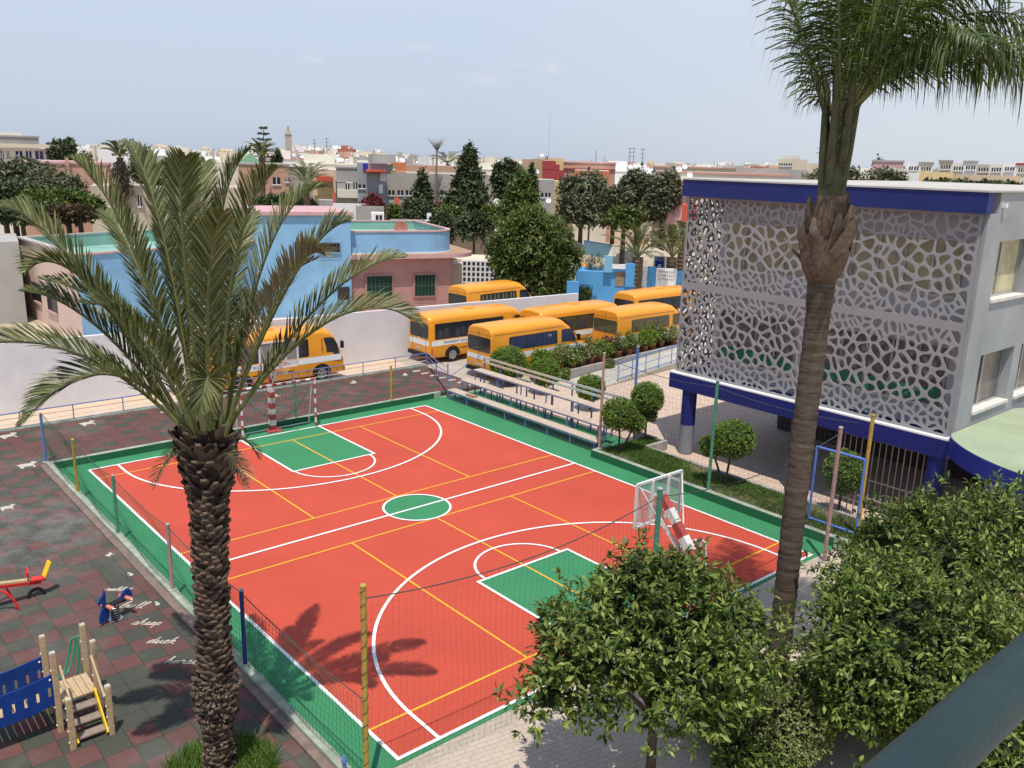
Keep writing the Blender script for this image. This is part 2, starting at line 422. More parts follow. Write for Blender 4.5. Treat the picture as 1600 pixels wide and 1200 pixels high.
def earth(name, c1, c2, c3, s):
    m, n, b, out = nt(name)
    pos = node(n, 'ShaderNodeNewGeometry').outputs['Position']
    col = mix(n, ramp(n, noise(n, pos, s, 9, .7), [(.35, 0.), (.65, 1.)]), c1, c2)
    col = mix(n, ramp(n, noise(n, pos, s*3.7, 8, .75), [(.52, 0.), (.68, .8)]), col, c3)
    n.links.new(col, b.inputs['Base Color']); b.inputs['Roughness'].default_value = .95
    bump(n, b, noise(n, pos, s*40, 6, .7), .5, .05); return m
earth_mat = earth('sandy_ground', (.45, .36, .26), (.54, .46, .36), (.27, .215, .13), .045)
dirt_mat = earth('brown_dirt', (.36, .24, .15), (.44, .31, .20), (.20, .15, .09), .11)
sand_mat = earth('pale_sand', (.62, .53, .40), (.54, .45, .33), (.40, .33, .24), .22)
asphalt = M('road_asphalt', (.15, .15, .155), .9, .15, .8, .2, stain=.2)
sea_mat = M('sea_water', (.16, .24, .33), .3, .04, .004)
park_mat = M('parking_concrete', (.44, .375, .31), .9, .16, .5, .2, stain=.35)

# ------------------------------------------------------------------ world, sun, camera
SUN = np.array([-.239, -.275, 1.0]); SUN /= np.linalg.norm(SUN)
el = math.asin(SUN[2]); azr = math.atan2(SUN[0], SUN[1])
w = bpy.data.worlds.new('World'); bpy.context.scene.world = w; w.use_nodes = True
n = w.node_tree; n.nodes.clear()
wo = n.nodes.new('ShaderNodeOutputWorld'); bg = n.nodes.new('ShaderNodeBackground'); n.links.new(bg.outputs[0], wo.inputs[0])
sky = n.nodes.new('ShaderNodeTexSky'); sky.sky_type = 'NISHITA'; sky.sun_disc = False
sky.sun_elevation = el; sky.sun_rotation = azr; sky.altitude = 20; sky.air_density = 1.0; sky.dust_density = .6; sky.ozone_density = 1.5
tc = n.nodes.new('ShaderNodeTexCoord')
# a few faint fair-weather puffs, low in the sky and fixed in direction
vec = tc.outputs['Generated']
mask = None
for (px, py, r, a) in ((488, 92, .010, .5), (658, 72, .012, .45), (750, 124, .022, .5), (860, 106, .014, .5), (820, 100, .012, .35), (650, 140, .02, .3)):
    d = ray(px, py)
    dm = n.nodes.new('ShaderNodeVectorMath'); dm.operation = 'SUBTRACT'; n.links.new(vec, dm.inputs[0]); dm.inputs[1].default_value = tuple(d)
    sc_ = n.nodes.new('ShaderNodeVectorMath'); sc_.operation = 'MULTIPLY'; n.links.new(dm.outputs[0], sc_.inputs[0]); sc_.inputs[1].default_value = (.75, .75, 2.2)
    ln = n.nodes.new('ShaderNodeVectorMath'); ln.operation = 'LENGTH'; n.links.new(sc_.outputs[0], ln.inputs[0])
    mr = n.nodes.new('ShaderNodeMapRange'); mr.interpolation_type = 'SMOOTHSTEP'; n.links.new(ln.outputs['Value'], mr.inputs[0])
    mr.inputs[1].default_value = r*1.5; mr.inputs[2].default_value = 0; mr.inputs[3].default_value = 0; mr.inputs[4].default_value = a
    mask = mr.outputs[0] if mask is None else mathn(n, 'MAXIMUM', mask, mr.outputs[0])
cn = noise(n, vec, 45, 7, .65)
mask = mathn(n, 'MULTIPLY', mask, ramp(n, cn, [(.35, 0.), (.7, 1.)]))
hsv = n.nodes.new('ShaderNodeHueSaturation'); hsv.inputs['Saturation'].default_value = .8
hsv.inputs['Value'].default_value = 1.0; n.links.new(sky.outputs[0], hsv.inputs['Color'])
# marine haze: pale blue-grey veil over the clear-sky model, a little brighter toward the east
sepw = n.nodes.new('ShaderNodeSeparateXYZ'); n.links.new(vec, sepw.inputs[0])
veil = ramp(n, sepw.outputs[2], [(0., (.51, .60, .74)), (.04, (.56, .65, .79)), (.17, (.65, .74, .90)), (.4, (.54, .655, .88)), (1., (.32, .45, .74))])
dt = n.nodes.new('ShaderNodeVectorMath'); dt.operation = 'DOT_PRODUCT'; n.links.new(vec, dt.inputs[0]); dt.inputs[1].default_value = (.96, -.2, .1)
side = ramp(n, dt.outputs['Value'], [(.45, 0.), (1., .75)])
veil = mix(n, side, veil, (.83, .845, .885))
v10 = mix(n, 1.0, veil, (10., 10., 10.), 'MULTIPLY')
hz = mix(n, .86, hsv.outputs[0], v10)
cloud = n.nodes.new('ShaderNodeMix'); cloud.data_type = 'RGBA'; n.links.new(mask, cloud.inputs[0]); n.links.new(hz, cloud.inputs[6]); cloud.inputs[7].default_value = (8.2, 7.9, 8.2, 1)
n.links.new(cloud.outputs[2], bg.inputs[0]); bg.inputs[1].default_value = .1
sl = bpy.data.lights.new('sun', 'SUN'); sl.energy = 4.2; sl.angle = rad(.53); sl.color = (1, .955, .88)
so = bpy.data.objects.new('sun', sl); C.objects.link(so); so.rotation_euler = Vector(SUN.tolist()).to_track_quat('Z', 'Y').to_euler()
cam = bpy.data.cameras.new('camera'); cam.sensor_width = 36; cam.lens = FPX*36/1600; cam.clip_start = .05; cam.clip_end = 60000
co = bpy.data.objects.new('camera', cam); C.objects.link(co)
R3 = np.stack([RM[0], -RM[1], -RM[2]], 1)
co.matrix_world = Matrix([[*R3[0], CAM[0]], [*R3[1], CAM[1]], [*R3[2], CAM[2]], [0, 0, 0, 1]])
bpy.context.scene.camera = co
vs = bpy.context.scene.view_settings; vs.view_transform = 'Standard'; vs.look = 'None'; vs.exposure = 0; vs.gamma = 1

# ------------------------------------------------------------------ ground sheets
def sheet(name, x0, x1, y0, y1, z, mat):
    b = MB(); b.face([(x0, y0, z), (x1, y0, z), (x1, y1, z), (x0, y1, z)]); return struct(b.build(name, mat))
def polysheet(name, pts, z, mat):
    b = MB(); b.face([(x, y, z) for x, y in pts]); return struct(b.build(name, mat))
b = MB(); b.face([(1700*math.cos(2*PI*i/48), 1700*math.sin(2*PI*i/48), -.08) for i in range(48)]); struct(b.build('ground', earth_mat))
b = MB(); k = 64
for i in range(k):
    a0, a1 = 2*PI*i/k, 2*PI*(i+1)/k
    b.face([(1650*math.cos(a0), 1650*math.sin(a0), -.4), (50000*math.cos(a0), 50000*math.sin(a0), -.4), (50000*math.cos(a1), 50000*math.sin(a1), -.4), (1650*math.cos(a1), 1650*math.sin(a1), -.4)])
struct(b.build('sea', sea_mat))
sheet('parking_yard', -30, 47, 19.7, 30, -.03, park_mat)
polysheet('schoolyard_paving', [(15.2, -12), (47, -12), (47, 19.5), (15.2, 19.5)], -.012, paver_pink)
polysheet('near_paving', [(-1.0, -22), (15.2, -22), (15.2, -.3), (15.1, -.14), (-1.0, -.14)], -.012, paver_grey)
sheet('sandy_pavement', -30, 17.8, 24.95, 28.5, -.02, tile_tan)
road_poly = [at(1078, 452)[:2], at(960, 412)[:2], at(720, 378)[:2], at(690, 366)[:2], at(705, 360)[:2], at(745, 372)[:2], at(985, 401)[:2], at(1100, 425)[:2]]
road_poly = [(p[0], p[1]) for p in road_poly]
b = MB(); b.face([(55, -30, -.03), (60.5, -30, -.03), (60.5, 46, -.03), (57.5, 78, -.03), (52, 130, -.03), (46.5, 130, -.03), (51.5, 78, -.03), (55, 46, -.03)][::1]); struct(b.build('road', asphalt))
b = MB(); b.face([(60.5, -30, -.035), (66, -30, -.035), (66, 46, -.035), (63, 78, -.035), (57, 130, -.035), (52, 130, -.035), (57.5, 78, -.035), (60.5, 46, -.035)]); struct(b.build('sandy_verge', sand_mat))
b = MB(); b.face([(68, -20, -.04), (120, -20, -.04), (120, 95, -.04), (66, 95, -.04)]); struct(b.build('dirt_lot', dirt_mat))
# stony bank between the road and the dirt lot
b = MB(); k = 60
rows = []
for j, (dx, z) in enumerate(((0, -.05), (.5, 1.0), (1.4, 1.9), (3.0, 1.7), (5.0, .9), (7.5, -.06))):
    rows.append([(62.6+dx+.6*random.random()-(max(0, y-46)*.09), y, z*(.75+.5*random.random()) if 0 < j < 5 else z) for y in np.linspace(0, 92, k)])
for j in range(5):
    for i in range(k-1): b.add([rows[j][i], rows[j+1][i], rows[j+1][i+1], rows[j][i+1]], [(0, 1, 2, 3)])
struct(b.build('stony_bank', earth('bank_stone', (.46, .38, .28), (.60, .52, .40), (.24, .20, .15), .5)))

# ------------------------------------------------------------------ playground slab
PG = .15
b = MB(); b.bx(-28, -1.31, -22, 24.75, -.2, PG); b.bx(-1.31, 18.0, 19.96, 24.75, -.2, PG)
play = struct(b.build('playground_floor', rubber_mat))
b = MB(); b.bx(-28, 18.2, 24.75, 24.93, -.2, PG+.06)
struct(b.build('kerb', kerb_conc))
# ------------------------------------------------------------------ the court
b = MB(); b.bx(-.93, 15.0, -.14, 19.75, -.2, 0); b.bx(15.0, 17.6, 9.75, 19.75, -.2, 0)
court = struct(b.build('court', court_green))
b = MB(); b.face([(0, 0, .003), (14, 0, .003), (14, 19, .003), (0, 19, .003)]); b.build('red_surface', court_red, court)
b = MB(); b.face([(5.45, 0, .006), (8.68, 0, .006), (8.68, 4.5, .006), (5.45, 4.5, .006)]); b.face([(5.45, 14.78, .006), (8.72, 14.78, .006), (8.72, 19, .006), (5.45, 19, .006)])
b.face([(7.05+1.05*math.cos(2*PI*i/48), 9.6+1.05*math.sin(2*PI*i/48), .006) for i in range(48)])
b.build('green_zone', court_green, court)
b = MB()
def ln(a, c, w, z):
    dx, dy = c[0]-a[0], c[1]-a[1]; L = math.hypot(dx, dy); nx, ny = -dy/L*w/2, dx/L*w/2
    b.face([(a[0]-nx, a[1]-ny, z), (c[0]-nx, c[1]-ny, z), (c[0]+nx, c[1]+ny, z), (a[0]+nx, a[1]+ny, z)][::1])
for i, (a, c) in enumerate([((.03, 1.04), (13.97, 1.04)), ((.03, 18.0), (13.97, 18.0)), ((.03, 8.55), (13.97, 8.55)), ((.03, 10.75), (13.97, 10.75)),
             ((4.08, 1.04), (4.08, 8.55)), ((10.02, 1.04), (10.02, 8.55)), ((4.08, 10.75), (4.08, 18)), ((10.04, 10.75), (10.04, 18)), ((7.05, 1.04), (7.05, 8.55)), ((7.05, 10.75), (7.05, 18))]):
    ln(a, c, .055, .009+i*.0003)
b.build('yellow_line', line_yellow, court)
b = MB(); z = .015
for i, (a, c) in enumerate([((0, -.04), (0, 19.04)), ((14, -.04), (14, 19.04)), ((.04, 0), (13.96, 0)), ((.04, 19), (13.96, 19)), ((.04, 9.58), (13.96, 9.58)),
             ((5.45, 0), (5.45, 4.54)), ((8.68, 0), (8.68, 4.54)), ((5.45, 4.5), (8.68, 4.5)), ((5.45, 14.74), (5.45, 19)), ((8.72, 14.74), (8.72, 19)), ((5.45, 14.78), (8.72, 14.78))]):
    ln(a, c, .08, z+i*.0003)
for sgn, y0, bb in ((1, .9, 5.5), (-1, 18.2, 5.2)):
    pts = [(.93, 0 if sgn > 0 else 19)]+[(7.06-6.13*math.cos(PI*i/60), y0+sgn*bb*math.sin(PI*i/60)) for i in range(61)]+[(13.19, 0 if sgn > 0 else 19)]
    b.ribbon(pts, .08, .019, .00001)
b.ribbon([(7.06-1.36*math.cos(PI*i/36), 4.52+1.3*math.sin(PI*i/36)) for i in range(37)], .07, .019, .00001)
b.ribbon([(7.0-1.5*math.cos(PI*i/36), 14.76-1.4*math.sin(PI*i/36)) for i in range(37)], .07, .019, .00001)
b.ribbon([(7.05+1.05*math.cos(2*PI*i/60), 9.6+1.05*math.sin(2*PI*i/60)) for i in range(61)], .07, .0205, .00001)
b.build('white_line', line_white, court)
# kerbs
b = MB(); b.bx(-1.12, -.93, -1.2, 19.94, -.2, .27); b.bx(-.93, 15.4, 19.752, 19.94, -.2, .265); b.m = 1; b.bx(-1.305, -1.12, -1.2, 19.94, -.2, .2)
kb = struct(b.build('kerb', [kerb_conc, kerb_brown], bevel=.015))
b = MB(); b.face([(-.92, 19.748, .004), (15.0, 19.748, .004), (15.0, 19.748, .25), (-.92, 19.748, .25)]); b.face([(-.926, 0, .004), (-.926, 19.74, .004), (-.926, 19.74, .25), (-.926, 0, .25)])
b.build('painted_face', court_dark, kb)
b = MB(); b.bx(15.002, 15.2, -.5, 9.75, -.2, .3); b.bx(15.2, 16.0, 9.6, 9.75, -.2, .3)
kb2 = struct(b.build('kerb', kerb_conc, bevel=.015))
b = MB(); b.face([(14.997, -.1, .004), (14.997, 9.75, .004), (14.997, 9.75, .28), (14.997, -.1, .28)]); b.build('painted_face', court_dark, kb2)
# planting bed beside the court
b = MB(); b.bx(15.2, 16.9, -1.6, 9.6, -.2, .24); b.bx(16.9, 17.9, 8.75, 9.6, -.2, .24)
struct(b.build('planting_bed', earth('bed_soil', (.10, .12, .04), (.20, .135, .085), (.06, .11, .025), .7)))
b = MB(); b.bx(16.9, 17.06, -1.6, 8.6, -.2, .30); b.bx(16.9, 18.06, 8.6, 8.75, -.2, .36); b.bx(17.92, 18.06, 8.75, 10.2, -.2, .36)
struct(b.build('kerb', concrete, bevel=.015))
def grass_patch(name, polys, n, L, z, label):
    ps = []
    for (x0, x1, y0, y1, wgt) in polys:
        m = int(n*wgt); ps.append(np.stack([RNG.uniform(x0, x1, m), RNG.uniform(y0, y1, m), np.full(m, z)], 1))
    p = np.concatenate(ps)
    f = np.sin(p[:, 0]*2.1+1)*np.sin(p[:, 1]*1.3)+.6*RNG.normal(size=len(p)); p = p[f > -.25]
    d = norm(RNG.normal(size=p.shape)*.5+np.array([0, 0, .8])); l = L*(.5+RNG.random(len(p)))
    V, F = leaves(p, d, rand_dirs(len(p)), l, l*.16)
    return tag(npmesh(name, [(V, F, 0)], [leaf_grass]), label, None, None, 'stuff')
grass_patch('grass', [(15.25, 16.85, 6.2, 9.5, .5), (15.25, 16.85, -1.2, 6.2, .5), (16.9, 17.9, 8.8, 9.5, .15)], 34000, .12, .24, 'patchy green grass in the planting bed beside the court')
# ------------------------------------------------------------------ painted words and animals on the rubber floor
GL = {
 'r': ([[(0, 0), (.28, .95), (.42, 1.05), (.5, .75), (.85, .85), (.75, .25), (1.05, 0)]], 1.05),
 'a': ([[(0, 0), (.85, .85), (.5, 1), (.15, .5), (.3, .02), (.65, .25), (.92, .95), (.88, .2), (1.2, 0)]], 1.2),
 'b': ([[(0, 0), (.5, 1.3), (.55, 1.95), (.35, 2), (.2, 1.3), (.22, .2), (.5, 0), (.8, .35), (.72, .85), (1.1, .75)]], 1.05),
 'i': ([[(0, 0), (.3, 1), (.28, .2), (.6, 0)], [(.34, 1.4), (.40, 1.55)]], .6),
 't': ([[(0, 0), (.35, 1.75), (.3, .2), (.7, 0)], [(0, 1.2), (.7, 1.3)]], .7),
 'u': ([[(0, 0), (.2, 1), (.2, .2), (.5, 0), (.85, 1), (.85, .2), (1.15, 0)]], 1.15),
 'l': ([[(0, 0), (.45, 1.3), (.5, 1.95), (.3, 2), (.2, 1.3), (.25, .2), (.65, 0)]], .65),
 's': ([[(0, 0), (.5, 1.05), (.75, .4), (.5, 0), (.15, .12)], [(.5, .0), (1.0, 0)]], 1.0),
 'h': ([[(0, 0), (.45, 1.4), (.45, 2), (.25, 1.9), (.12, 0)], [(.14, .3), (.5, .98), (.75, .8), (.75, .15), (1.1, 0)]], 1.1),
 'e': ([[(0, 0), (.62, .55), (.5, 1), (.2, .7), (.25, .12), (.55, 0), (.9, .15)]], .9),
 'p': ([[(0, 0), (.28, 1), (.12, -1)], [(.2, .5), (.6, 1), (.82, .5), (.5, 0), (1.0, .05)]], 1.0),
 'd': ([[(0, 0), (.8, .9), (.4, 1), (.15, .5), (.4, 0), (.8, .5), (1.0, 2), (.9, .2), (1.25, 0)]], 1.25),
 'c': ([[(0, 0), (.7, .9), (.4, 1), (.15, .5), (.4, .02), (.95, .12)]], .95),
 'k': ([[(0, 0), (.4, 1.5), (.4, 2), (.2, 1.8), (.12, 0)], [(.16, .3), (.5, .95), (.75, .8), (.4, .5), (.8, 0), (1.1, .05)]], 1.1),
 'o': ([[(0, 0), (.5, 1), (.15, .6), (.35, 0), (.75, .3), (.6, .9), (1.0, .85)]], 1.0),
 'g': ([[(0, 0), (.8, .9), (.4, 1), (.15, .5), (.4, .02), (.8, .6), (.75, -.8), (.4, -1), (.35, -.6), (1.15, 0)]], 1.15)}
def word(txt, c, length, ang):
    tot = sum(GL[ch][1] for ch in txt); s = length/tot; x = -tot/2; b = MB(); z = PG+.004
    ca, sa = math.cos(ang), math.sin(ang)
    for ch in txt:
        for st in GL[ch][0]:
            pts = [((x+px+.35*(py-.5))*s, (py-.6)*s*.95) for px, py in st]
            pts = [tuple(q[:2]) for q in catmull([(p[0], p[1], 0) for p in pts], 5)]
            b.ribbon([(c[0]+ca*px-sa*py, c[1]+sa*px+ca*py) for px, py in pts], .026, z); z += .0004
        x += GL[ch][1]
    o = b.build('painted_word', paint_cream, play); o['label'] = 'white cursive painted word '+txt; return o
for txt, c, L in (('rabbit', (-2.0, 9.38), .62), ('bull', (-1.98, 8.34), .58), ('sheep', (-1.98, 7.34), .66), ('duck', (-1.99, 6.35), .62), ('horse', (-1.95, 5.3), .68), ('dog', (-1.90, 4.25), .5)):
    word(txt, c, L, rad(-41))
ANIMAL = [(-.62, .34), (-.5, .2), (-.42, .26), (-.2, .3), (.1, .27), (.24, .34), (.28, .52), (.36, .42), (.5, .38), (.58, .26), (.42, .2), (.34, .02), (.4, -.28), (.28, -.32), (.24, -.12), (.05, -.1), (-.2, -.12), (-.26, -.32), (-.4, -.3), (-.44, -.02), (-.5, .1)]
BIRD = [(-.4, 0), (-.2, .2), (.1, .22), (.25, .4), (.4, .42), (.5, .3), (.38, .22), (.3, -.05), (.1, -.2), (-.2, -.2), (-.5, .12)]
for i, (x, y, s, a, sh) in enumerate([(-1.38, 24.1, .9, 3, ANIMAL), (1.4, 24.1, .85, 0, ANIMAL), (4.3, 24.05, .7, 0, BIRD), (9.1, 23.7, .7, 8, ANIMAL), (13.2, 23.85, .85, 0, BIRD), (16.1, 23.75, .7, 4, BIRD),
                        (-2.95, 16.6, .6, -8, ANIMAL), (-1.5, 10.0, .35, 40, BIRD), (-1.5, 8.08, .32, 30, BIRD), (-1.6, 20.25, .85, -6, ANIMAL), (-1.55, 11.5, .3, 20, ANIMAL)]):
    b = MB(); ca, sa = math.cos(rad(a)), math.sin(rad(a)); z = PG+.004
    b.face([(x+s*.66*(ca*p-sa*q*1.5), y+s*.66*(sa*p+ca*q*1.5), z) for p, q in sh]); b.build('painted_animal', paint_cream, play)
b = MB()
for i in range(7):
    y = 24.1-i*.62; x = 17.0+.1*i
    b.face([(x-.25, y-.09, PG+.004), (x+.2, y-.13, PG+.004), (x+.28, y+.06, PG+.004), (x-.12, y+.12, PG+.004)])
b.build('painted_stepping_mark', paint_cream, play)

# ------------------------------------------------------------------ posts and nets round the court
def post(name, xy, z0, h, r, mat, label, group=None, wrap=False):
    t = thing(name, label, 'post', (xy[0], xy[1], z0), group); b = MB()
    b.tube([(xy[0], xy[1], z0-.05), (xy[0], xy[1], z0+h)], r, 12); b.build('pole', mat, t, smooth=40)
    b = MB(); b.lathe([(r*1.15, 0), (r*1.15, .03), (r*.7, .05)], (xy[0], xy[1], z0+h-.02), 12); b.build('cap', grey_steel if mat is not yellow_steel else mat, t, smooth=40)
    b = MB(); b.lathe([(r*2.2, 0), (r*2.2, .015), (r*1.3, .03)], (xy[0], xy[1], z0), 10); b.build('base_flange', kerb_conc, t)
    if wrap:
        b = MB(); b.tube([(xy[0]+(r+.008)*math.cos(i*1.1), xy[1]+(r+.008)*math.sin(i*1.1), z0+.05+i*(h-.1)/90) for i in range(91)], .006, 4); b.build('net_cord', net_dark, t)
    return t
LP = [((-1.03, 20.3), PG, 1.72, blue_pale, 'short blue net post at the far left corner of the court'),
      ((-1.03, 16.4), .27, 1.72, yellow_steel, 'short yellow net post on the left kerb, nearest the far corner'),
      ((-1.03, 12.5), .27, 1.72, green_steel, 'short grey green net post on the left kerb'),
      ((-1.03, 8.35), .27, 1.72, pink_steel, 'short faded pink net post on the left kerb by the painted word rabbit'),
      ((-1.03, 4.2), .27, 1.72, navy_steel, 'short navy net post on the left kerb just right of the date palm trunk')]
for xy, z0, h, m_, lb in LP: post('net_post', xy, z0, h, .045, m_, lb, 'short net posts along the left and far kerb')
for xy, m_, lb in [((12.75, 19.85), yellow_steel, 'short yellow net post on the far kerb near the bleachers'), ((8.15, 19.85), green_steel, 'short green net post on the far kerb behind the far goal')]:
    post('net_post', xy, .265, 1.55, .05, m_, lb, 'short net posts along the left and far kerb')
post('net_post', (15.3, 9.62), .3, 3.65, .05, pink_steel, 'tall faded pink net post at the near end of the bleachers')
post('net_post', (18.75, 11.0), 0, 3.55, .055, blue_pale, 'tall blue net post behind the round bush near the blue column')
post('net_post', (15.14, 4.5), .3, 3.72, .055, green_steel, 'tall green net post on the right kerb by a forked round topiary')
post('net_post', (13.9, -.45), 0, 3.93, .055, pink_steel, 'tall faded pink net post at the right corner of the court')
post('net_post', (15.75, -.40), 0, 3.95, .055, yellow_steel, 'tall yellow net post against the blue gate frame')
post('net_post', (6.35, -.5), 0, 3.95, .06, green_steel, 'tall green net post in front of the near basketball backboard')
post('net_post', (-.97, -.5), 0, 4.0, .05, yellow_steel, 'tall yellow net post wrapped in cord at the near left corner', None, True)
def netting(name, path, zs, h, cell, mat, label, sag=.12, r=.004):
    """rectangular mesh net hung along a ground path; real cords"""
    t = thing(name, label, 'net', (path[0][0], path[0][1], zs)); b = MB()
    segs = []
    for (a, c) in zip(path[:-1], path[1:]):
        L = math.hypot(c[0]-a[0], c[1]-a[1]); k = max(2, int(L/cell))
        segs.append([(a[0]+(c[0]-a[0])*i/k, a[1]+(c[1]-a[1])*i/k, zs+h-sag*4*(i/k)*(1-i/k)) for i in range(k+1)])
    rows = int(h/cell)
    for sg in segs:
        dx, dy = np.array(sg[-1][:2])-np.array(sg[0][:2]); L = math.hypot(dx, dy); nx, ny = -dy/L, dx/L
        def P(i, f):
            x, y, zt = sg[i]; w_ = .04*math.sin(i*.21+f*5)+.02*math.sin(i*.07+f*9); return (x+nx*w_, y+ny*w_, zs+.03+(zt-zs-.03)*f)
        for i in range(0, len(sg)): b.tube([P(i, f) for f in np.linspace(0, 1, 7)], r, 3, False)
        for j in range(rows+1): b.tube([P(i, j/rows) for i in range(0, len(sg), 3)]+[P(len(sg)-1, j/rows)], r, 3, False)
    b.build('mesh_cords', mat, t)
    b = MB()
    for sg in segs: b.tube(sg[::4]+[sg[-1]], .011, 5)
    b.build('top_cable', net_dark, t)
    return t
netting('court_net', [(-1.03, 20.3), (-1.03, 16.4), (-1.03, 12.5), (-1.03, 8.35), (-1.03, 4.2), (-.99, -.45)], .27, 1.65, .13, net_green, 'low green mesh net strung along the left kerb of the court', .1, .0036)
netting('court_net', [(-.97, -.5), (6.35, -.5), (13.9, -.45)], .02, 3.75, .135, net_dark, 'tall dark mesh net along the near end of the court', .35, .0017)
netting('court_net', [(15.14, -.3), (15.14, 4.5), (15.3, 9.62)], .3, 3.5, .16, net_dark, 'tall thin mesh net along the right kerb of the court', .15, .0022)
netting('court_net', [(15.3, 9.62), (18.75, 11.0)], .3, 3.2, .16, net_dark, 'thin mesh net between the pink and the blue tall posts', .1, .0022)
# small blue pipe stub at the near left kerb corner
p = at(538, 1192, .45); t = thing('pipe_stub', 'small blue pipe stub with a valve at the near left kerb corner', 'pipe', (p[0], p[1], 0)); b = MB()
b.tube([(p[0], p[1], -.05), (p[0], p[1], .5)], .035, 10); b.build('pipe', blue_pale, t, 40); b = MB(); b.lathe([(.05, 0), (.055, .04), (.03, .1), (.02, .14)], (p[0], p[1], .46), 10); b.build('valve_cap', blue_pale, t, 40)
b = MB(); b.tube([(p[0], p[1], .3), (p[0]-.35, p[1]-.2, .12)], .02, 8); b.build('side_pipe', blue_pale, t, 40)

# ------------------------------------------------------------------ red and white handball goals
def banded(a, c, r, nb, m=(0, 1)):
    mbs = []; b = MB(); a, c = np.array(a, float), np.array(c, float)
    for i in range(nb):
        b.m = m[i % 2]; b.tube([a+(c-a)*i/nb, a+(c-a)*(i+1)/nb], r, 10)
    return b
def make_goal(label, y, back):
    t = thing('handball_goal', label, 'goal', (7.07, y, 0), 'red and white handball goals')
    for x in (5.53, 8.62): banded((x, y, .0), (x, y, 2.0), .045, 10).build('upright', [red_steel, white_steel], t, 30)
    banded((5.53, y, 2.0), (8.62, y, 2.0), .045, 15).build('crossbar', [red_steel, white_steel], t, 30)
    for x in (5.53, 8.62):
        b = MB(); b.tube([(x, y, 1.98), (x, y+back*.35, 1.95), (x, y+back*.85, .05)], .025, 8); b.build('rear_stay', white_steel, t, 30)
    b = MB(); b.tube([(5.53, y+back*.85, .05), (8.62, y+back*.85, .05)], .025, 8); b.build('ground_bar', white_steel, t, 30)
    b = MB()
    for i in range(24):
        x = 5.53+3.09*i/23; b.tube([(x, y+back*.02, 1.96), (x, y+back*(.4+.1*math.sin(i*.4)), 1.0), (x, y+back*.85, .05)], .004, 3, False)
    for j in range(12):
        f = j/11; yy = y+back*(.02+.83*f); z = 1.96-1.9*f; b.tube([(5.53, yy, z), (7.07, yy+back*.08, z-.05), (8.62, yy, z)], .004, 3, False)
    b.tube([(5.6, y+back*.3, 1.7), (6.4, y+back*.55, .9), (7.2, y+back*.7, .35), (8.0, y+back*.6, .75), (8.6, y+back*.3, 1.75)], .012, 5)
    b.build('goal_net', net_green, t); return t
make_goal('red and white striped handball goal at the far end of the court', 19.03, .7)
make_goal('red and white striped handball goal at the near end behind the orange tree', -.03, -.42)

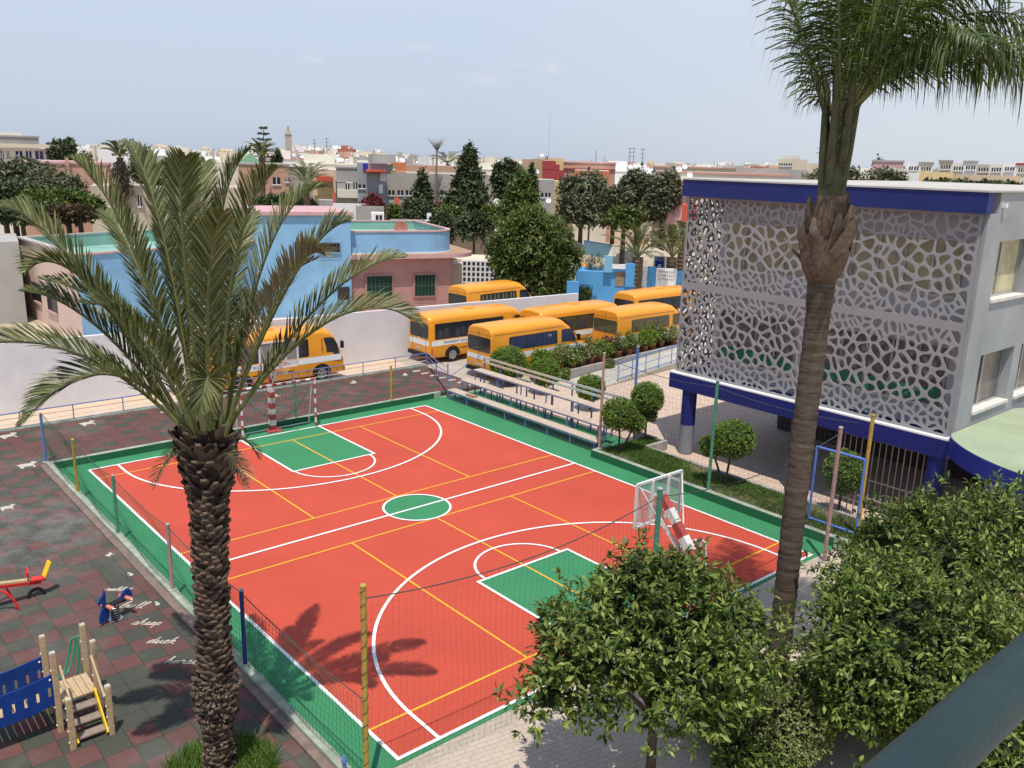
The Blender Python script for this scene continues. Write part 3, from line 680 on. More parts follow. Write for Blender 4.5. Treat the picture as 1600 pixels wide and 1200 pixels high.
# ------------------------------------------------------------------ basketball stands
glass_board = None
def clear_glass():
    m, n, b, out = nt('backboard_glass')
    tr = node(n, 'ShaderNodeBsdfTransparent'); gl = node(n, 'ShaderNodeBsdfPrincipled'); gl.inputs['Base Color'].default_value = (.45, .5, .48, 1); gl.inputs['Roughness'].default_value = .15
    mx = node(n, 'ShaderNodeMixShader'); mx.inputs[0].default_value = .28
    n.links.new(tr.outputs[0], mx.inputs[1]); n.links.new(gl.outputs[0], mx.inputs[2]); n.links.new(mx.outputs[0], out.inputs[0]); return m
glass_board = clear_glass()
def make_stand(label, cx, yb, s, base_y):
    """backboard at y=yb facing +s, pole behind at base_y"""
    t = thing('basketball_stand', label, 'basketball stand', (cx, base_y, 0), 'basketball stands at the two ends of the court')
    z0, z1, w = 2.72, 3.75, .78
    b = MB(); b.bx(cx-w+.03, cx+w-.03, yb-.008, yb+.008, z0+.03, z1-.03); g2 = b.build('backboard', glass_board, t)
    b = MB()
    for a, c in (((cx-w, yb, z0), (cx+w, yb, z0)), ((cx-w, yb, z1), (cx+w, yb, z1)), ((cx-w, yb, z0), (cx-w, yb, z1)), ((cx+w, yb, z0), (cx+w, yb, z1)),
                 ((cx-.28, yb-s*.03, z0), (cx-.28, yb-s*.03, z1)), ((cx+.28, yb-s*.03, z0), (cx+.28, yb-s*.03, z1))): b.bar(a, c, .055, .055)
    for a, c in (((cx-.3, yb+s*.012, z0+.18), (cx+.3, yb+s*.012, z0+.18)), ((cx-.3, yb+s*.012, z0+.62), (cx+.3, yb+s*.012, z0+.62)), ((cx-.3, yb+s*.012, z0+.18), (cx-.3, yb+s*.012, z0+.62)), ((cx+.3, yb+s*.012, z0+.18), (cx+.3, yb+s*.012, z0+.62))): b.bar(a, c, .035, .006)
    b.build('frame', white_steel, g2)
    b = MB(); b.tube([(cx+.225*math.cos(2*PI*i/20), yb+s*(.38+.225*math.sin(2*PI*i/20)), 2.95) for i in range(21)], .011, 6); b.bar((cx, yb+s*.02, 2.93), (cx, yb+s*.17, 2.95), .12, .05); b.build('hoop', red_steel, t)
    b = MB()
    for i in range(12):
        a = 2*PI*i/12; b.tube([(cx+.22*math.cos(a), yb+s*(.38+.22*math.sin(a)), 2.94), (cx+.12*math.cos(a+.5), yb+s*(.38+.12*math.sin(a+.5)), 2.55)], .004, 3, False)
    b.build('hoop_net', white_steel, t)
    pb = (cx, base_y, 0); k1 = (cx, base_y, 2.05); k2 = (cx, yb-s*.1, 3.35)
    b = MB()
    def seg(a, c, nb, w0, w1):
        a, c = np.array(a, float), np.array(c, float)
        for i in range(nb):
            b.m = i % 2; wd = w0+(w1-w0)*i/nb; b.bar(a+(c-a)*i/nb, a+(c-a)*(i+1)/nb, wd, wd)
    seg(pb, k1, 9, .22, .2); b.build('pole', [red_steel, white_steel], t)
    b = MB(); seg(k1, k2, 5, .2, .15); b.build('arm', [red_steel, white_steel], t)
    b = MB()
    for sx in (-1, 1): b.tube([(cx+sx*w*.95, yb-s*.04, z1-.05), (cx+sx*.06, base_y+(yb-base_y)*.35, 2.1)], .02, 6)
    b.tube([(cx, yb-s*.05, 2.85), (cx, base_y, 1.75)], .035, 8); b.build('brace', white_steel, t)
    b = MB(); b.bx(cx-.3, cx+.3, base_y-.3, base_y+.3, .0, .05); b.build('base_plate', red_steel, t); return t
make_stand('basketball stand with clear backboard at the near end of the court', 7.3, .28, 1, -.95)
make_stand('basketball stand with clear backboard at the far end in front of the parked bus', 7.0, 18.75, -1, 19.55)

# ------------------------------------------------------------------ bleachers
t = thing('bleachers', 'three tier plank bleachers with blue steel frame along the court', 'bleachers', (16, 14.6, 0))
rows_ = [(15.62, .45, 9.9, 19.35), (16.32, .84, 10.4, 19.3), (17.0, 1.24, 10.9, 19.2)]
for i, (x, z, y0, y1) in enumerate(rows_):
    for k in range(3):
        b = MB(); xx = x-.17+k*.165
        b.bx(xx, xx+.15, y0, y1, z-.035, z); o = b.build('seat_plank', plank, t, bevel=.006)
    b = MB(); b.bx(x-.17, x-.155, y0, y1, z-.085, z-.037); b.bx(x+.30, x+.315, y0, y1, z-.085, z-.037); b.build('seat_rail', blue_steel, t)
    for j, y in enumerate(np.linspace(y0+.15, y1-.1, 8 if i == 0 else 6)):
        b = MB(); b.bx(x-.15, x-.105, y-.022, y+.022, 0, z-.04); b.bx(x+.18, x+.225, y-.022, y+.022, 0, z-.04); b.bx(x-.104, x+.179, y-.015, y+.015, .1, .13); b.build('leg', blue_steel, t)
for i in range(2):      # footboards
    x = rows_[i][0]+.42; z = rows_[i][1]-.18
    b = MB(); b.bx(x-.12, x+.12, 10.2, 19.3, z-.03, z); b.build('footboard', plank, t)
b = MB()
for k in range(4): b.bx(15.50, 15.512, 9.9, 19.3, .05+.095*k, .072+.095*k)
b.build('front_shadow_slats', M('slat_shadow_grey', (.10, .12, .15), .6), t)  # dark strips standing in for shadow stripes and footboards below the bench
for x, z, mm, y0, y1 in ((17.32, 1.78, plank, 14.4, 19.1), (17.32, 1.78, plank_green, 9.7, 14.38), (17.3, 1.58, plank, 14.4, 19.1), (17.3, 1.58, plank_green, 9.7, 14.38)):
    b = MB(); b.bx(x-.02, x+.03, y0, y1, z-.06, z+.03); b.build('back_rail', mm, t)
for y in np.linspace(9.75, 19.05, 9):
    b = MB(); b.bx(17.35, 17.40, y-.025, y+.025, 0, 1.82); b.build('rail_post', blue_steel, t)
b = MB(); b.tube([(15.55, 19.45, 0), (15.55, 19.45, 1.65)], .03, 8); b.tube([(15.55, 19.45, .95), (17.37, 19.3, 1.85)], .02, 8); b.build('end_handrail', blue_steel, t, 40)
b = MB(); b.bx(15.5, 15.75, 17.5, 18.05, .452, .53); tag(b.build('cardboard_sheet', M('cardboard', (.33, .2, .12), .9), None), 'brown folded cardboard lying on the lowest bleacher plank', 'cardboard')

# ------------------------------------------------------------------ blue railing at the far side of the playground
t = thing('railing', 'low blue railing with pale lower bars along the far edge of the playground', 'railing', (2, 24.85, PG))
zt = PG+.66
b = MB(); b.tube([(-16, 24.84, zt), (18.15, 24.84, zt)], .024, 8); b.build('top_bar', blue_steel, t, 40)
for z, mm in ((PG+.45, pink_steel), (PG+.26, white_steel), (PG+.1, blue_steel)):
    b = MB(); b.tube([(-16, 24.84, z), (18.15, 24.84, z)], .014, 6); b.build('middle_bar', mm, t, 40)
for i in range(19):
    x = -16+34.15*i/18; b = MB(); b.tube([(x, 24.84, PG), (x, 24.84, zt)], .022, 8); b.build('upright', blue_steel, t, 40)
t = thing('railing', 'short blue railing from the playground corner to the bleachers', 'railing', (17, 22.2, PG))
for z in (.3, .55, .8):
    b = MB(); b.tube([(18.2, 24.8, PG+z*.85), (16.9, 22.2, PG+z+.12), (15.6, 19.62, PG+z+.5)], .02, 8); b.build('rail_bar', blue_steel, t, 40)
for x, y, h in ((18.2, 24.8, .72), (16.9, 22.2, .95)):
    b = MB(); b.tube([(x, y, 0), (x, y, PG+h)], .026, 8); b.build('upright', blue_steel, t, 40)

# ------------------------------------------------------------------ play tower
t = thing('play_tower', 'wooden play tower with three steps and a bridge with blue side panels', 'play tower', (-4.2, 4.4, PG))
H0 = PG
for x, y, h in ((-4.5, 3.73, 1.0), (-3.84, 3.73, 1.0), (-4.54, 4.40, 1.62), (-3.84, 4.45, 1.58), (-4.54, 5.12, 1.62), (-3.84, 5.12, 1.62), (-6.6, 4.40, 1.62), (-6.6, 5.12, 1.62)):
    b = MB(); b.bx(x-.05, x+.05, y-.05, y+.05, 0, H0+h); o = b.build('corner_post', wood_pale, t, bevel=.012)
    b = MB(); b.bx(x-.045, x+.045, y-.045, y+.045, H0+h+.002, H0+h+.02); b.build('post_cap', paint_cream, o)
    b = MB()
    for q in range(4):
        for dx in (-.056, .056): b.ball((x+dx, y-.01, H0+.15+.28*q*h/1.2), .016, 6)
    b.build('bolt_cover', white_paint, o)
dz = H0+.62
for k in range(5):
    b = MB(); x0 = -4.48+.125*k; b.bx(x0, x0+.117, 4.36, 5.08, dz-.035, dz); b.build('deck_board', wood_pale, t, bevel=.006)
for k in range(3):
    z = H0+.12+.17*k; y = 3.78+.2*k; b = MB(); b.bx(-4.4, -3.92, y, y+.2, z-.045, z); b.build('step', wood_grey, t, bevel=.01)
for x in (-4.42, -3.91):
    b = MB(); b.bar((x, 3.72, H0+.06), (x, 4.38, H0+.64), .03, .13); b.build('stringer', yellow_plastic, t)
for x in (-4.5, -3.84):
    b = MB(); b.bar((x+(.06 if x < -4.2 else -.06), 3.74, H0+.78), (x+(.06 if x < -4.2 else -.06), 4.42, H0+1.32), .04, .06); b.build('handrail', wood_pale, t, bevel=.01)
for k in range(17):
    x = -4.62-.118*k; f = (k/16-.5)*2; z = dz-.10*(1-f*f); b = MB(); b.bx(x-.1, x, 4.42, 5.1, z-.04, z); b.build('bridge_slat', wood_pale, t, bevel=.012)
for y in (4.385, 5.135):      # curved blue panels with a row of upright slots
    b = MB(); N = 40; x0, x1 = -4.58, -6.56; cells = []
    def zc(x, base): f = ((x-x0)/(x1-x0)-.5)*2; return base-.11*(1-f*f)
    zs = [dz-.02, dz+.17, dz+.36, dz+.60]
    for i in range(N):
        xa, xb = x0+(x1-x0)*i/N, x0+(x1-x0)*(i+1)/N
        for j in range(3):
            if j == 1 and i % 4 == 1: continue
            for off in (-.011, .011):
                b.face([(xa, y+off, zc(xa, zs[j])), (xb, y+off, zc(xb, zs[j])), (xb, y+off, zc(xb, zs[j+1])), (xa, y+off, zc(xa, zs[j+1]))])
        b.face([(xa, y-.011, zc(xa, zs[3])), (xb, y-.011, zc(xb, zs[3])), (xb, y+.011, zc(xb, zs[3])), (xa, y+.011, zc(xa, zs[3]))])
    b.build('bridge_panel', blue_plastic, t)
    b = MB()
    for xx in (-4.63, -6.5): b.ball((xx, y-.015, dz+.5), .02, 6)
    b.build('bolt_cover', white_paint, t)
for dx in (0, .09):
    b = MB(); pts = catmull([(-4.45+dx, 5.15, H0+.62), (-4.2+dx, 5.3, H0+.66), (-4.05+dx, 5.4, H0+1.0), (-3.98+dx, 5.42, H0+1.22), (-3.9+dx, 5.4, H0+1.2), (-3.9+dx, 5.35, H0+.9), (-4.0+dx, 5.3, H0+.3), (-4.0+dx, 5.3, 0)], 5)
    b.tube(pts, .02, 8); b.build('climbing_rail', M('green_tube', (.02, .25, .13), .4), t, 40)

# ------------------------------------------------------------------ spring rocker
t = thing('spring_rocker', 'blue horse shaped spring rocker with orange rollers beside the word bull', 'spring rocker', (-2.48, 7.98, PG))
b = MB(); b.tube([(-2.48+.085*math.cos(a), 7.98+.085*math.sin(a), PG+.02+.36*a/(2*PI*6)) for a in np.linspace(0, 2*PI*6, 110)], .018, 6); b.build('spring', chrome, t, 40)
b = MB(); b.lathe([(.1, 0), (.1, .33), (.06, .35)], (-2.48, 7.98, PG+.01), 12); b.build('spring_core', black_rub, t, 40)
b = MB(); b.lathe([(.16, 0), (.16, .02)], (-2.48, 7.98, PG), 14); b.build('base_plate', chrome, t)
ux = np.array([.93, .37, 0]); uy = np.array([-.37, .93, 0]); uz = np.array([0, 0, 1.]); o0 = np.array([-2.48, 7.98, PG+.38])
def slab(b, poly, c, half):
    n_ = len(poly); A = [c+ux*p+uz*q+uy*half for p, q in poly]; B_ = [c+ux*p+uz*q-uy*half for p, q in poly]
    b.add(A+B_, [tuple(range(n_)), tuple(range(2*n_-1, n_-1, -1))]+[(i, n_+i, n_+(i+1) % n_, (i+1) % n_) for i in range(n_)])
b = MB(); HORSE = [(-.42, -.30), (-.36, -.34), (-.30, -.28), (-.24, -.34), (-.18, -.28), (-.14, -.05), (-.16, .06), (-.22, .14), (-.21, .36), (-.23, .47), (-.27, .36), (-.36, .28), (-.42, .20), (-.38, .14), (-.31, .16), (-.3, .05), (-.36, -.02), (-.4, -.12)]
slab(b, HORSE, o0, .022); b.build('horse_head_panel', blue_plastic, t, bevel=.008)
b = MB(); slab(b, [(.16, -.02), (.2, .12), (.3, .19), (.42, .17), (.47, .06), (.5, -.06), (.4, -.02), (.3, -.1), (.2, -.1)], o0+uz*.04, .022); b.build('tail_panel', blue_plastic, t, bevel=.008)
b = MB(); b.obx(o0+uz*.02, ux, uy, uz, .27, .09, .022); b.build('seat', black_rub, t, bevel=.01)
for px_ in (-.2, .3):
    b = MB(); b.tube([o0+ux*px_-uy*.17+uz*.03, o0+ux*px_+uy*.17+uz*.03], [.05, .05], 12); b.ball(o0+ux*px_-uy*.17+uz*.03, .055, 8); b.build('foot_roller', M('coral_plastic', (.62, .2, .13), .5), t, 40)
    b = MB(); b.ball(o0+ux*px_-uy*.215+uz*.03, .028, 8); b.build('roller_bolt', white_paint, t, 40)

# ------------------------------------------------------------------ seesaw
t = thing('seesaw', 'red seesaw with wooden beam, yellow seat back and a half sunk tyre', 'seesaw', (-4.6, 10.2, PG))
b = MB(); b.bar((-6.2, 9.98, PG+.95), (-3.5, 10.25, PG+.40), .14, .09); b.build('beam', wood_pale, t, bevel=.012)
b = MB(); b.bar((-6.2, 9.9, PG+.91), (-3.5, 10.17, PG+.36), .02, .07); b.build('side_plate', red_bright, t)
b = MB(); b.obx((-3.33, 10.27, PG+.62), (.42, .04, .9), (-.1, .99, 0), (-.9, 0, .42), .2, .11, .018); b.build('seat_back', yellow_plastic, t, bevel=.02)
b = MB(); b.obx((-3.55, 10.25, PG+.43), (.98, .1, -.17), (-.1, .99, 0), (.17, 0, .98), .16, .12, .03); b.build('seat', red_bright, t, bevel=.015)
b = MB(); b.tube([(-3.78, 10.08, PG+.5), (-3.78, 10.06, PG+.72), (-3.75, 10.24, PG+.76), (-3.74, 10.42, PG+.72), (-3.74, 10.4, PG+.5)], .02, 8); b.build('grip_handle', red_bright, t, 40)
for s_ in (-1, 1):
    b = MB(); b.tube(catmull([(-4.95, 10.1+s_*.14, PG+.62), (-4.55, 10.12+s_*.2, PG+.6), (-4.25, 10.15+s_*.34, PG+.4), (-4.08, 10.15+s_*.42, PG)], 4), .028, 8); b.tube(catmull([(-4.95, 10.1+s_*.14, PG+.62), (-5.3, 10.05+s_*.2, PG+.58), (-5.6, 10.02+s_*.42, PG)], 4), .028, 8); b.build('support_leg', red_bright, t, 40)
b = MB(); b.tube([(-3.62+.17*math.cos(a), 10.22, PG+.02+.17*math.sin(a)) for a in np.linspace(0, PI, 14)], .04, 10); b.build('bumper_tyre', black_rub, t, 40)

# ------------------------------------------------------------------ blue gate frame in the bed
t = thing('gate_frame', 'bright blue tubular frame with net standing at the right corner of the court', 'gate', (15.66, .37, .24))
for a, c, nm in (((15.64, 1.12, .24), (15.64, 1.12, 2.62), 'upright'), ((15.68, -.38, .24), (15.68, -.38, 2.62), 'upright'), ((15.64, 1.12, 2.62), (15.68, -.38, 2.62), 'top_bar'), ((15.64, 1.12, .34), (15.68, -.38, .34), 'bottom_bar')):
    b = MB(); b.tube([a, c], .038, 10); b.build(nm, M('gate_blue', (.10, .19, .56), .45), t, 40)
b = MB()
for i in range(13): y = 1.12-1.5*i/12; b.tube([(15.66, y, .34), (15.66, y, 2.6)], .003, 3, False)
for i in range(18): z = .4+2.2*i/17; b.tube([(15.66, 1.12, z), (15.66, -.38, z)], .003, 3, False)
b.build('frame_net', net_dark, t)
# ------------------------------------------------------------------ palms
def frond(base, mid, tip, nl, lw, maxlen, fwd=.75, vee=.35, droop=.15, mat=None, parent=None, r0=.03, name='frond', stalk=.16, twist=0., plume=0., seed=0, curl=.0):
    n_ = 26; pts = bez(base, mid, tip, n_)
    b = MB(); b.tube(pts, list(np.linspace(r0, .004, n_)), 5)
    ts = np.linspace(stalk, .995, nl); ts = np.repeat(ts, 2); side = np.tile([1., -1.], nl)
    rg = np.random.default_rng(seed+5)
    ts = np.clip(ts+rg.normal(size=len(ts))*.004, 0, 1)
    P0, P1, P2 = map(lambda a: np.array(a, float), (base, mid, tip))
    tt = ts[:, None]; P = (1-tt)**2*P0+2*tt*(1-tt)*P1+tt**2*P2
    T = norm(2*(1-tt)*(P1-P0)+2*tt*(P2-P1))
    S = np.cross(T, np.array([0, 0, 1.])); S = norm(S+1e-6)
    if twist:
        U0 = np.cross(S, T); S = norm(S*math.cos(twist)+U0*math.sin(twist))
    U = norm(np.cross(S, T))
    f = (ts-stalk)/(1-stalk)
    prof = np.clip(np.minimum(1, .35+f*3.2)*np.minimum(1, (1.02-f)*2.6+.12), .1, 1)
    L = maxlen*prof*(.85+.3*rg.random(len(ts)))
    ve = vee+plume*(rg.random(len(ts))-.5)*2
    fw = fwd+.5*f
    D = norm(T*fw[:, None]+S*side[:, None]*1.0+U*ve[:, None]+rg.normal(size=P.shape)*.07)
    N_ = norm(np.cross(D, T)*side[:, None]+U*.3)
    W = lw*(.8+.4*rg.random(len(ts)))
    down = np.array([0, 0, -1.])
    a0 = P; a1 = P+D*L[:, None]*.4+down*(droop*.12*L)[:, None]; a2 = P+D*L[:, None]*.75+down*(droop*.45*L)[:, None]; a3 = P+D*L[:, None]*(1-.25*droop)+down*(droop*1.0*L)[:, None]
    X = norm(np.cross(D, N_))
    w = W[:, None]/2
    V = np.stack([a0+X*w*.5, a0-X*w*.5, a1+X*w, a1-X*w, a2+X*w*.8, a2-X*w*.8, a3+X*w*.06, a3-X*w*.06], 1).reshape(-1, 3)
    k = np.arange(len(ts))[:, None]*8
    F = np.concatenate([k+np.array([[0, 1, 3, 2]]), k+np.array([[2, 3, 5, 4]]), k+np.array([[4, 5, 7, 6]])])
    o = npmesh(name, [(V, F, 0)], [mat or frond_date], parent)
    s_ = b.build('stalk', rachis_mat, o, smooth=60)
    return o
PB = np.array([-2.72, 1.45])
t = palm = thing('date_palm', 'large date palm with shaggy brown trunk and arching grey green fronds beside the playground', 'palm tree', (PB[0], PB[1], 0))
trunk_pts = [(PB[0]-.02, PB[1]-.02, -.1), (PB[0], PB[1], 1.0), (PB[0]+.03, PB[1]+.02, 2.5), (PB[0]+.08, PB[1]+.04, 4.2), (PB[0]+.13, PB[1]+.06, 5.5), (PB[0]+.16, PB[1]+.08, 6.25)]
def trunk_at(z):
    for a, c in zip(trunk_pts[:-1], trunk_pts[1:]):
        if z <= c[2]: f = (z-a[2])/(c[2]-a[2]); return np.array(a)+(np.array(c)-np.array(a))*f
    return np.array(trunk_pts[-1])+np.array([0, 0, z-trunk_pts[-1][2]])
def trad(z):   # measured half widths of the trunk
    zs = [-.1, .5, 1.0, 1.45, 1.9, 2.3, 3.0, 4.5, 5.2, 5.6, 6.0, 6.4]; rs = [.25, .21, .21, .29, .32, .25, .225, .25, .28, .35, .42, .35]
    return float(np.interp(z, zs, rs))
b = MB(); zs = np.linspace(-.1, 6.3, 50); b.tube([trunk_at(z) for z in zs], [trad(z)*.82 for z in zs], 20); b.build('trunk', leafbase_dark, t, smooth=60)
b = MB(); i = 0; z = .25
while z < 6.35:
    a = i*2.39996; r = trad(z); c = trunk_at(z); top = max(0, (z-4.9)/1.4); lowf = 1 if 1.2 < z < 2.15 else 0
    o_ = np.array([math.cos(a), math.sin(a), 0]); s_ = np.array([-o_[1], o_[0], 0])
    wv = (.085+.04*random.random())*(1+.3*top); hv = .07+.06*random.random()+.26*top*random.random(); out_ = .04+.07*random.random()+.17*top*random.random()+.05*lowf*random.random()
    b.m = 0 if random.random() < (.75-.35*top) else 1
    p0 = c+o_*r*.78; tw = random.uniform(-.3, .3)*wv
    tipc = c+o_*(r*.86+out_)+np.array([0, 0, hv])+s_*tw
    vs_ = [p0-s_*wv, p0+s_*wv, tipc+s_*wv*.35, tipc-s_*wv*.35, p0-s_*wv*.8-np.array([0, 0, .09]), p0+s_*wv*.8-np.array([0, 0, .09]), tipc+s_*wv*.3-np.array([0, 0, .035])+o_*.012, tipc-s_*wv*.3-np.array([0, 0, .035])+o_*.012]
    b.add(vs_, [(0, 3, 2, 1), (4, 5, 6, 7), (0, 4, 7, 3), (1, 2, 6, 5), (2, 3, 7, 6)])
    i += 1; z += .0078 if z < 5 else .0065
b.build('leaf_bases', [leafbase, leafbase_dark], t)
# fibrous burrs low on the trunk
fp = []; 
for z0, z1, kk in ((1.25, 1.75, 900), (1.75, 2.15, 700), (.6, .95, 350)):
    for q in range(kk):
        z = random.uniform(z0, z1); a = random.uniform(0, 2*PI); fp.append((*(trunk_at(z)[:2]+trad(z)*.95*np.array([math.cos(a), math.sin(a)])), z, math.cos(a), math.sin(a)))
fp = np.array(fp); d = norm(np.concatenate([fp[:, 3:5], -.3*np.ones((len(fp), 1))], 1)+RNG.normal(size=(len(fp), 3))*.8)
V, F = leaves(fp[:, :3], d, rand_dirs(len(fp)), .05+.07*RNG.random(len(fp)), .03+.03*RNG.random(len(fp)))
npmesh('trunk_fibre', [(V, F, 0)], [leaf('fibre', [(.11, .08, .055), (.2, .15, .11), (.30, .23, .17)], .0, .9)], t)
cr = np.array([PB[0]+.17, PB[1]+.08, 6.2])
def pt(px, py, off):
    """point on the sight line, 'off' metres nearer (-) or farther (+) than the crown centre"""
    D = math.hypot(*(cr[:2]-CAM[:2]))+off; return along(px, py, D)
FR = [ # tip, a point half way, depth of tip and of the half way point, dry
 ((31, 666), (173, 580), -.6, -.5, 0), ((-30, 540), (135, 556), .3, .2, 0), ((37, 456), (160, 515), .7, .4, 0), ((42, 424), (150, 452), -.9, -.5, 0),
 ((6, 325), (130, 425), .6, .4, 0), ((113, 249), (212, 395), .2, .1, 0), ((202, 223), (258, 380), .9, .4, 0), ((289, 244), (286, 380), -.9, -.4, 0), ((322, 252), (310, 380), 1.2, .5, 0),
 ((390, 234), (338, 380), .3, .1, 0), ((432, 262), (368, 395), -.8, -.3, 0), ((506, 292), (415, 395), .6, .3, 0), ((545, 346), (457, 432), -.3, -.1, 1), ((508, 400), (438, 452), -1.2, -.6, 1),
 ((632, 402), (504, 468), .5, .3, 0), ((658, 506), (514, 497), -.4, -.2, 0), ((314, 640), (328, 590), -1.6, -1.1, 0), ((250, 300), (272, 430), 2.2, 1.1, 0), ((165, 330), (225, 440), 1.7, .8, 0),
 ((350, 330), (325, 450), -1.6, -.8, 0), ((400, 330), (355, 440), 2.4, 1.2, 0)]
for q, (tp, md, d2, d1, dry) in enumerate(FR):
    a = random.uniform(0, 2*PI); tipw = pt(*tp, d2); midw = pt(*md, d1)
    hd = tipw-cr; hd[2] = 0; hd /= np.linalg.norm(hd)+1e-6
    base = cr+hd*.22+np.array([0, 0, random.uniform(-.25, .1)])
    ctrl = (2*midw-(base+tipw)/2)*.9+midw*.1
    frond(base, ctrl, tipw, 128, .025, .58, fwd=1.4, vee=.6, droop=.12, parent=t, r0=.04, stalk=.17, plume=.25, seed=q, twist=random.uniform(-.4, .4), mat=[frond_date, frond_date, frond_dry][1 if not dry else (2 if q == 13 else 1)])
for q in range(7):     # the rest of the crown, all round
    a = 2*PI*q/7+random.uniform(-.1, .1); e = random.choice([.7, .95, 1.2, 1.3]); Lh = random.uniform(3.6, 4.4)
    dirh = np.array([math.cos(a), math.sin(a), 0])
    toward = dirh[0]*(CAM[0]-cr[0])+dirh[1]*(CAM[1]-cr[1])
    if toward > 6 and e < 1: continue
    base = cr+dirh*.2+np.array([0, 0, random.uniform(-.1, .15)])
    ctrl = base+dirh*Lh*.45*math.cos(e)+np.array([0, 0, Lh*.55*math.sin(e)+.3]); tipw = base+dirh*Lh*math.cos(e*.85)+np.array([0, 0, Lh*.75*math.sin(e)-.55*math.cos(e)])
    frond(base, ctrl, tipw, 112, .025, .54, fwd=1.35, vee=.6, droop=.12, parent=t, r0=.038, stalk=.17, plume=.25, seed=100+q, twist=random.uniform(-.4, .4))
for q in range(7):     # dry hanging bits
    a = random.uniform(0, 2*PI); base = cr+np.array([math.cos(a)*.3, math.sin(a)*.3, -.1])
    frond(base, base+np.array([math.cos(a)*.4, math.sin(a)*.4, .15]), base+np.array([math.cos(a)*.65, math.sin(a)*.65, -.45]), 16, .02, .25, parent=t, mat=frond_dry, r0=.03, seed=200+q)
th = RNG.random(3800)*2*PI; rr = np.sqrt(RNG.random(3800))*.95
p = np.stack([PB[0]+rr*np.cos(th), PB[1]+rr*np.sin(th), np.full(3800, PG)], 1)
V, F = leaves(p, norm(RNG.normal(size=p.shape)*.45+np.array([0, 0, .8])), rand_dirs(len(p)), .18+.2*RNG.random(len(p)), np.full(len(p), .018))
tag(npmesh('grass', [(V, F, 0)], [leaf_grass]), 'tuft of green grass round the foot of the date palm', None, None, 'stuff')

# tall queen palm on the right
QB = np.array([7.12, -3.23])
t = thing('queen_palm', 'tall slender palm with ringed trunk and plumed drooping fronds before the grey building', 'palm tree', (QB[0], QB[1], 0))
b = MB(); zs = np.linspace(-.1, 8.75, 120)
b.tube([(QB[0]+.02*math.sin(z), QB[1], z) for z in zs], [.215+.012*(i % 3 == 0)+.004*random.random()+.05*math.exp(-z*1.5)+.022*(z > 8.2) for i, z in enumerate(zs)], 22); b.build('trunk', bark_ring, t, smooth=60)
b = MB(); zs = [8.65, 8.85, 9.15, 9.5, 9.85, 10.2]; b.tube([(QB[0], QB[1], z) for z in zs], [.24, .36, .43, .38, .29, .24], 18); bb = b.build('old_leaf_bases', leafbase, t, smooth=60)
b = MB()
for i in range(30):
    z = 8.75+random.random()*.95; a = i*2.4; r = float(np.interp(z, [8.65, 9.3, 10.5], [.27, .44, .25])); o_ = np.array([math.cos(a), math.sin(a), 0.]); s_ = np.array([-o_[1], o_[0], 0])
    h = random.uniform(.3, .75); k = random.choice((.0, .03, .06, .22)); b.m = i % 2
    p0 = np.array([QB[0], QB[1], z])+o_*r*.8; wv = random.uniform(.05, .2)
    m1 = p0+np.array([0, 0, h*.6])+o_*(k+.10); m2 = p0+np.array([0, 0, h])+o_*(k*1.6+.10)
    b.add([p0-s_*wv, p0+s_*wv, m1+s_*wv*.8, m1-s_*wv*.8, m2+s_*wv*.3, m2-s_*wv*.3, p0+o_*.1, m1+o_*.035], [(0, 1, 6), (0, 6, 7, 3), (1, 2, 7, 6), (3, 7, 5), (7, 4, 5), (2, 4, 7), (0, 3, 2, 1), (3, 5, 4, 2)])
b.build('torn_sheath', [leafbase, M('sheath_brown', (.22, .165, .12), .95, .35, 9, .5)], t, smooth=35)
b = MB(); b.tube([(QB[0], QB[1], 10.1), (QB[0]+.01, QB[1], 10.8), (QB[0]+.03, QB[1], 11.8)], [.20, .21, .13], 16)
for i in range(9):
    a = i*2.4; o_ = np.array([math.cos(a), math.sin(a), 0.]); b.tube([np.array([QB[0], QB[1], 10.0+.1*i])+o_*.17, np.array([QB[0], QB[1], 10.9])+o_*.21, np.array([QB[0], QB[1], 11.55+.07*i])+o_*.27, np.array([QB[0], QB[1], 12.1+.09*i])+o_*.5], [.07, .085, .06, .02], 8)
b.build('crownshaft', sheath_mat, t, smooth=60)
qc = np.array([QB[0]+.02, QB[1], 11.55])
def qpt(px, py, off):
    return along(px, py, math.hypot(*(qc[:2]-CAM[:2]))+off)
QF = [((1236, -70), (1262, 95), .3, .1), ((1180, -160), (1240, 20), 1.0, .5), ((1330, -260), (1335, -20), .3, .1), ((1420, -230), (1375, -10), -.8, -.3), ((1500, -140), (1420, 10), .9, .4),
      ((1590, -40), (1450, 10), .0, .0), ((1660, 60), (1490, 30), .5, .2), ((1690, 150), (1500, 60), -.8, -.3), ((1600, 110), (1465, 80), 1.5, .7), ((1400, -150), (1370, 20), 2.2, 1.0), ((1290, -200), (1310, 0), -1.5, -.6), ((1480, -60), (1400, 40), -2.0, -.8),
      ((1540, 60), (1440, 70), -1.8, -.8), ((1350, -100), (1340, 60), 2.6, 1.2), ((1250, -220), (1290, -30), 2.0, .9), ((1660, -120), (1500, -60), 1.0, .4), ((1440, -320), (1390, -80), 1.0, .4)]
for q, (tp, md, d2, d1) in enumerate(QF):
    tipw = qpt(*tp, d2); midw = qpt(*md, d1); hd = tipw-qc; hd[2] = 0; hd /= np.linalg.norm(hd)+1e-6
    base = qc+hd*.12; ctrl = 2*midw-(base+tipw)/2
    frond(base, ctrl, tipw, 125, .029, .95, fwd=.45, vee=.1, droop=.70, parent=t, r0=.045, stalk=.16, plume=.75, seed=300+q, mat=frond_queen)

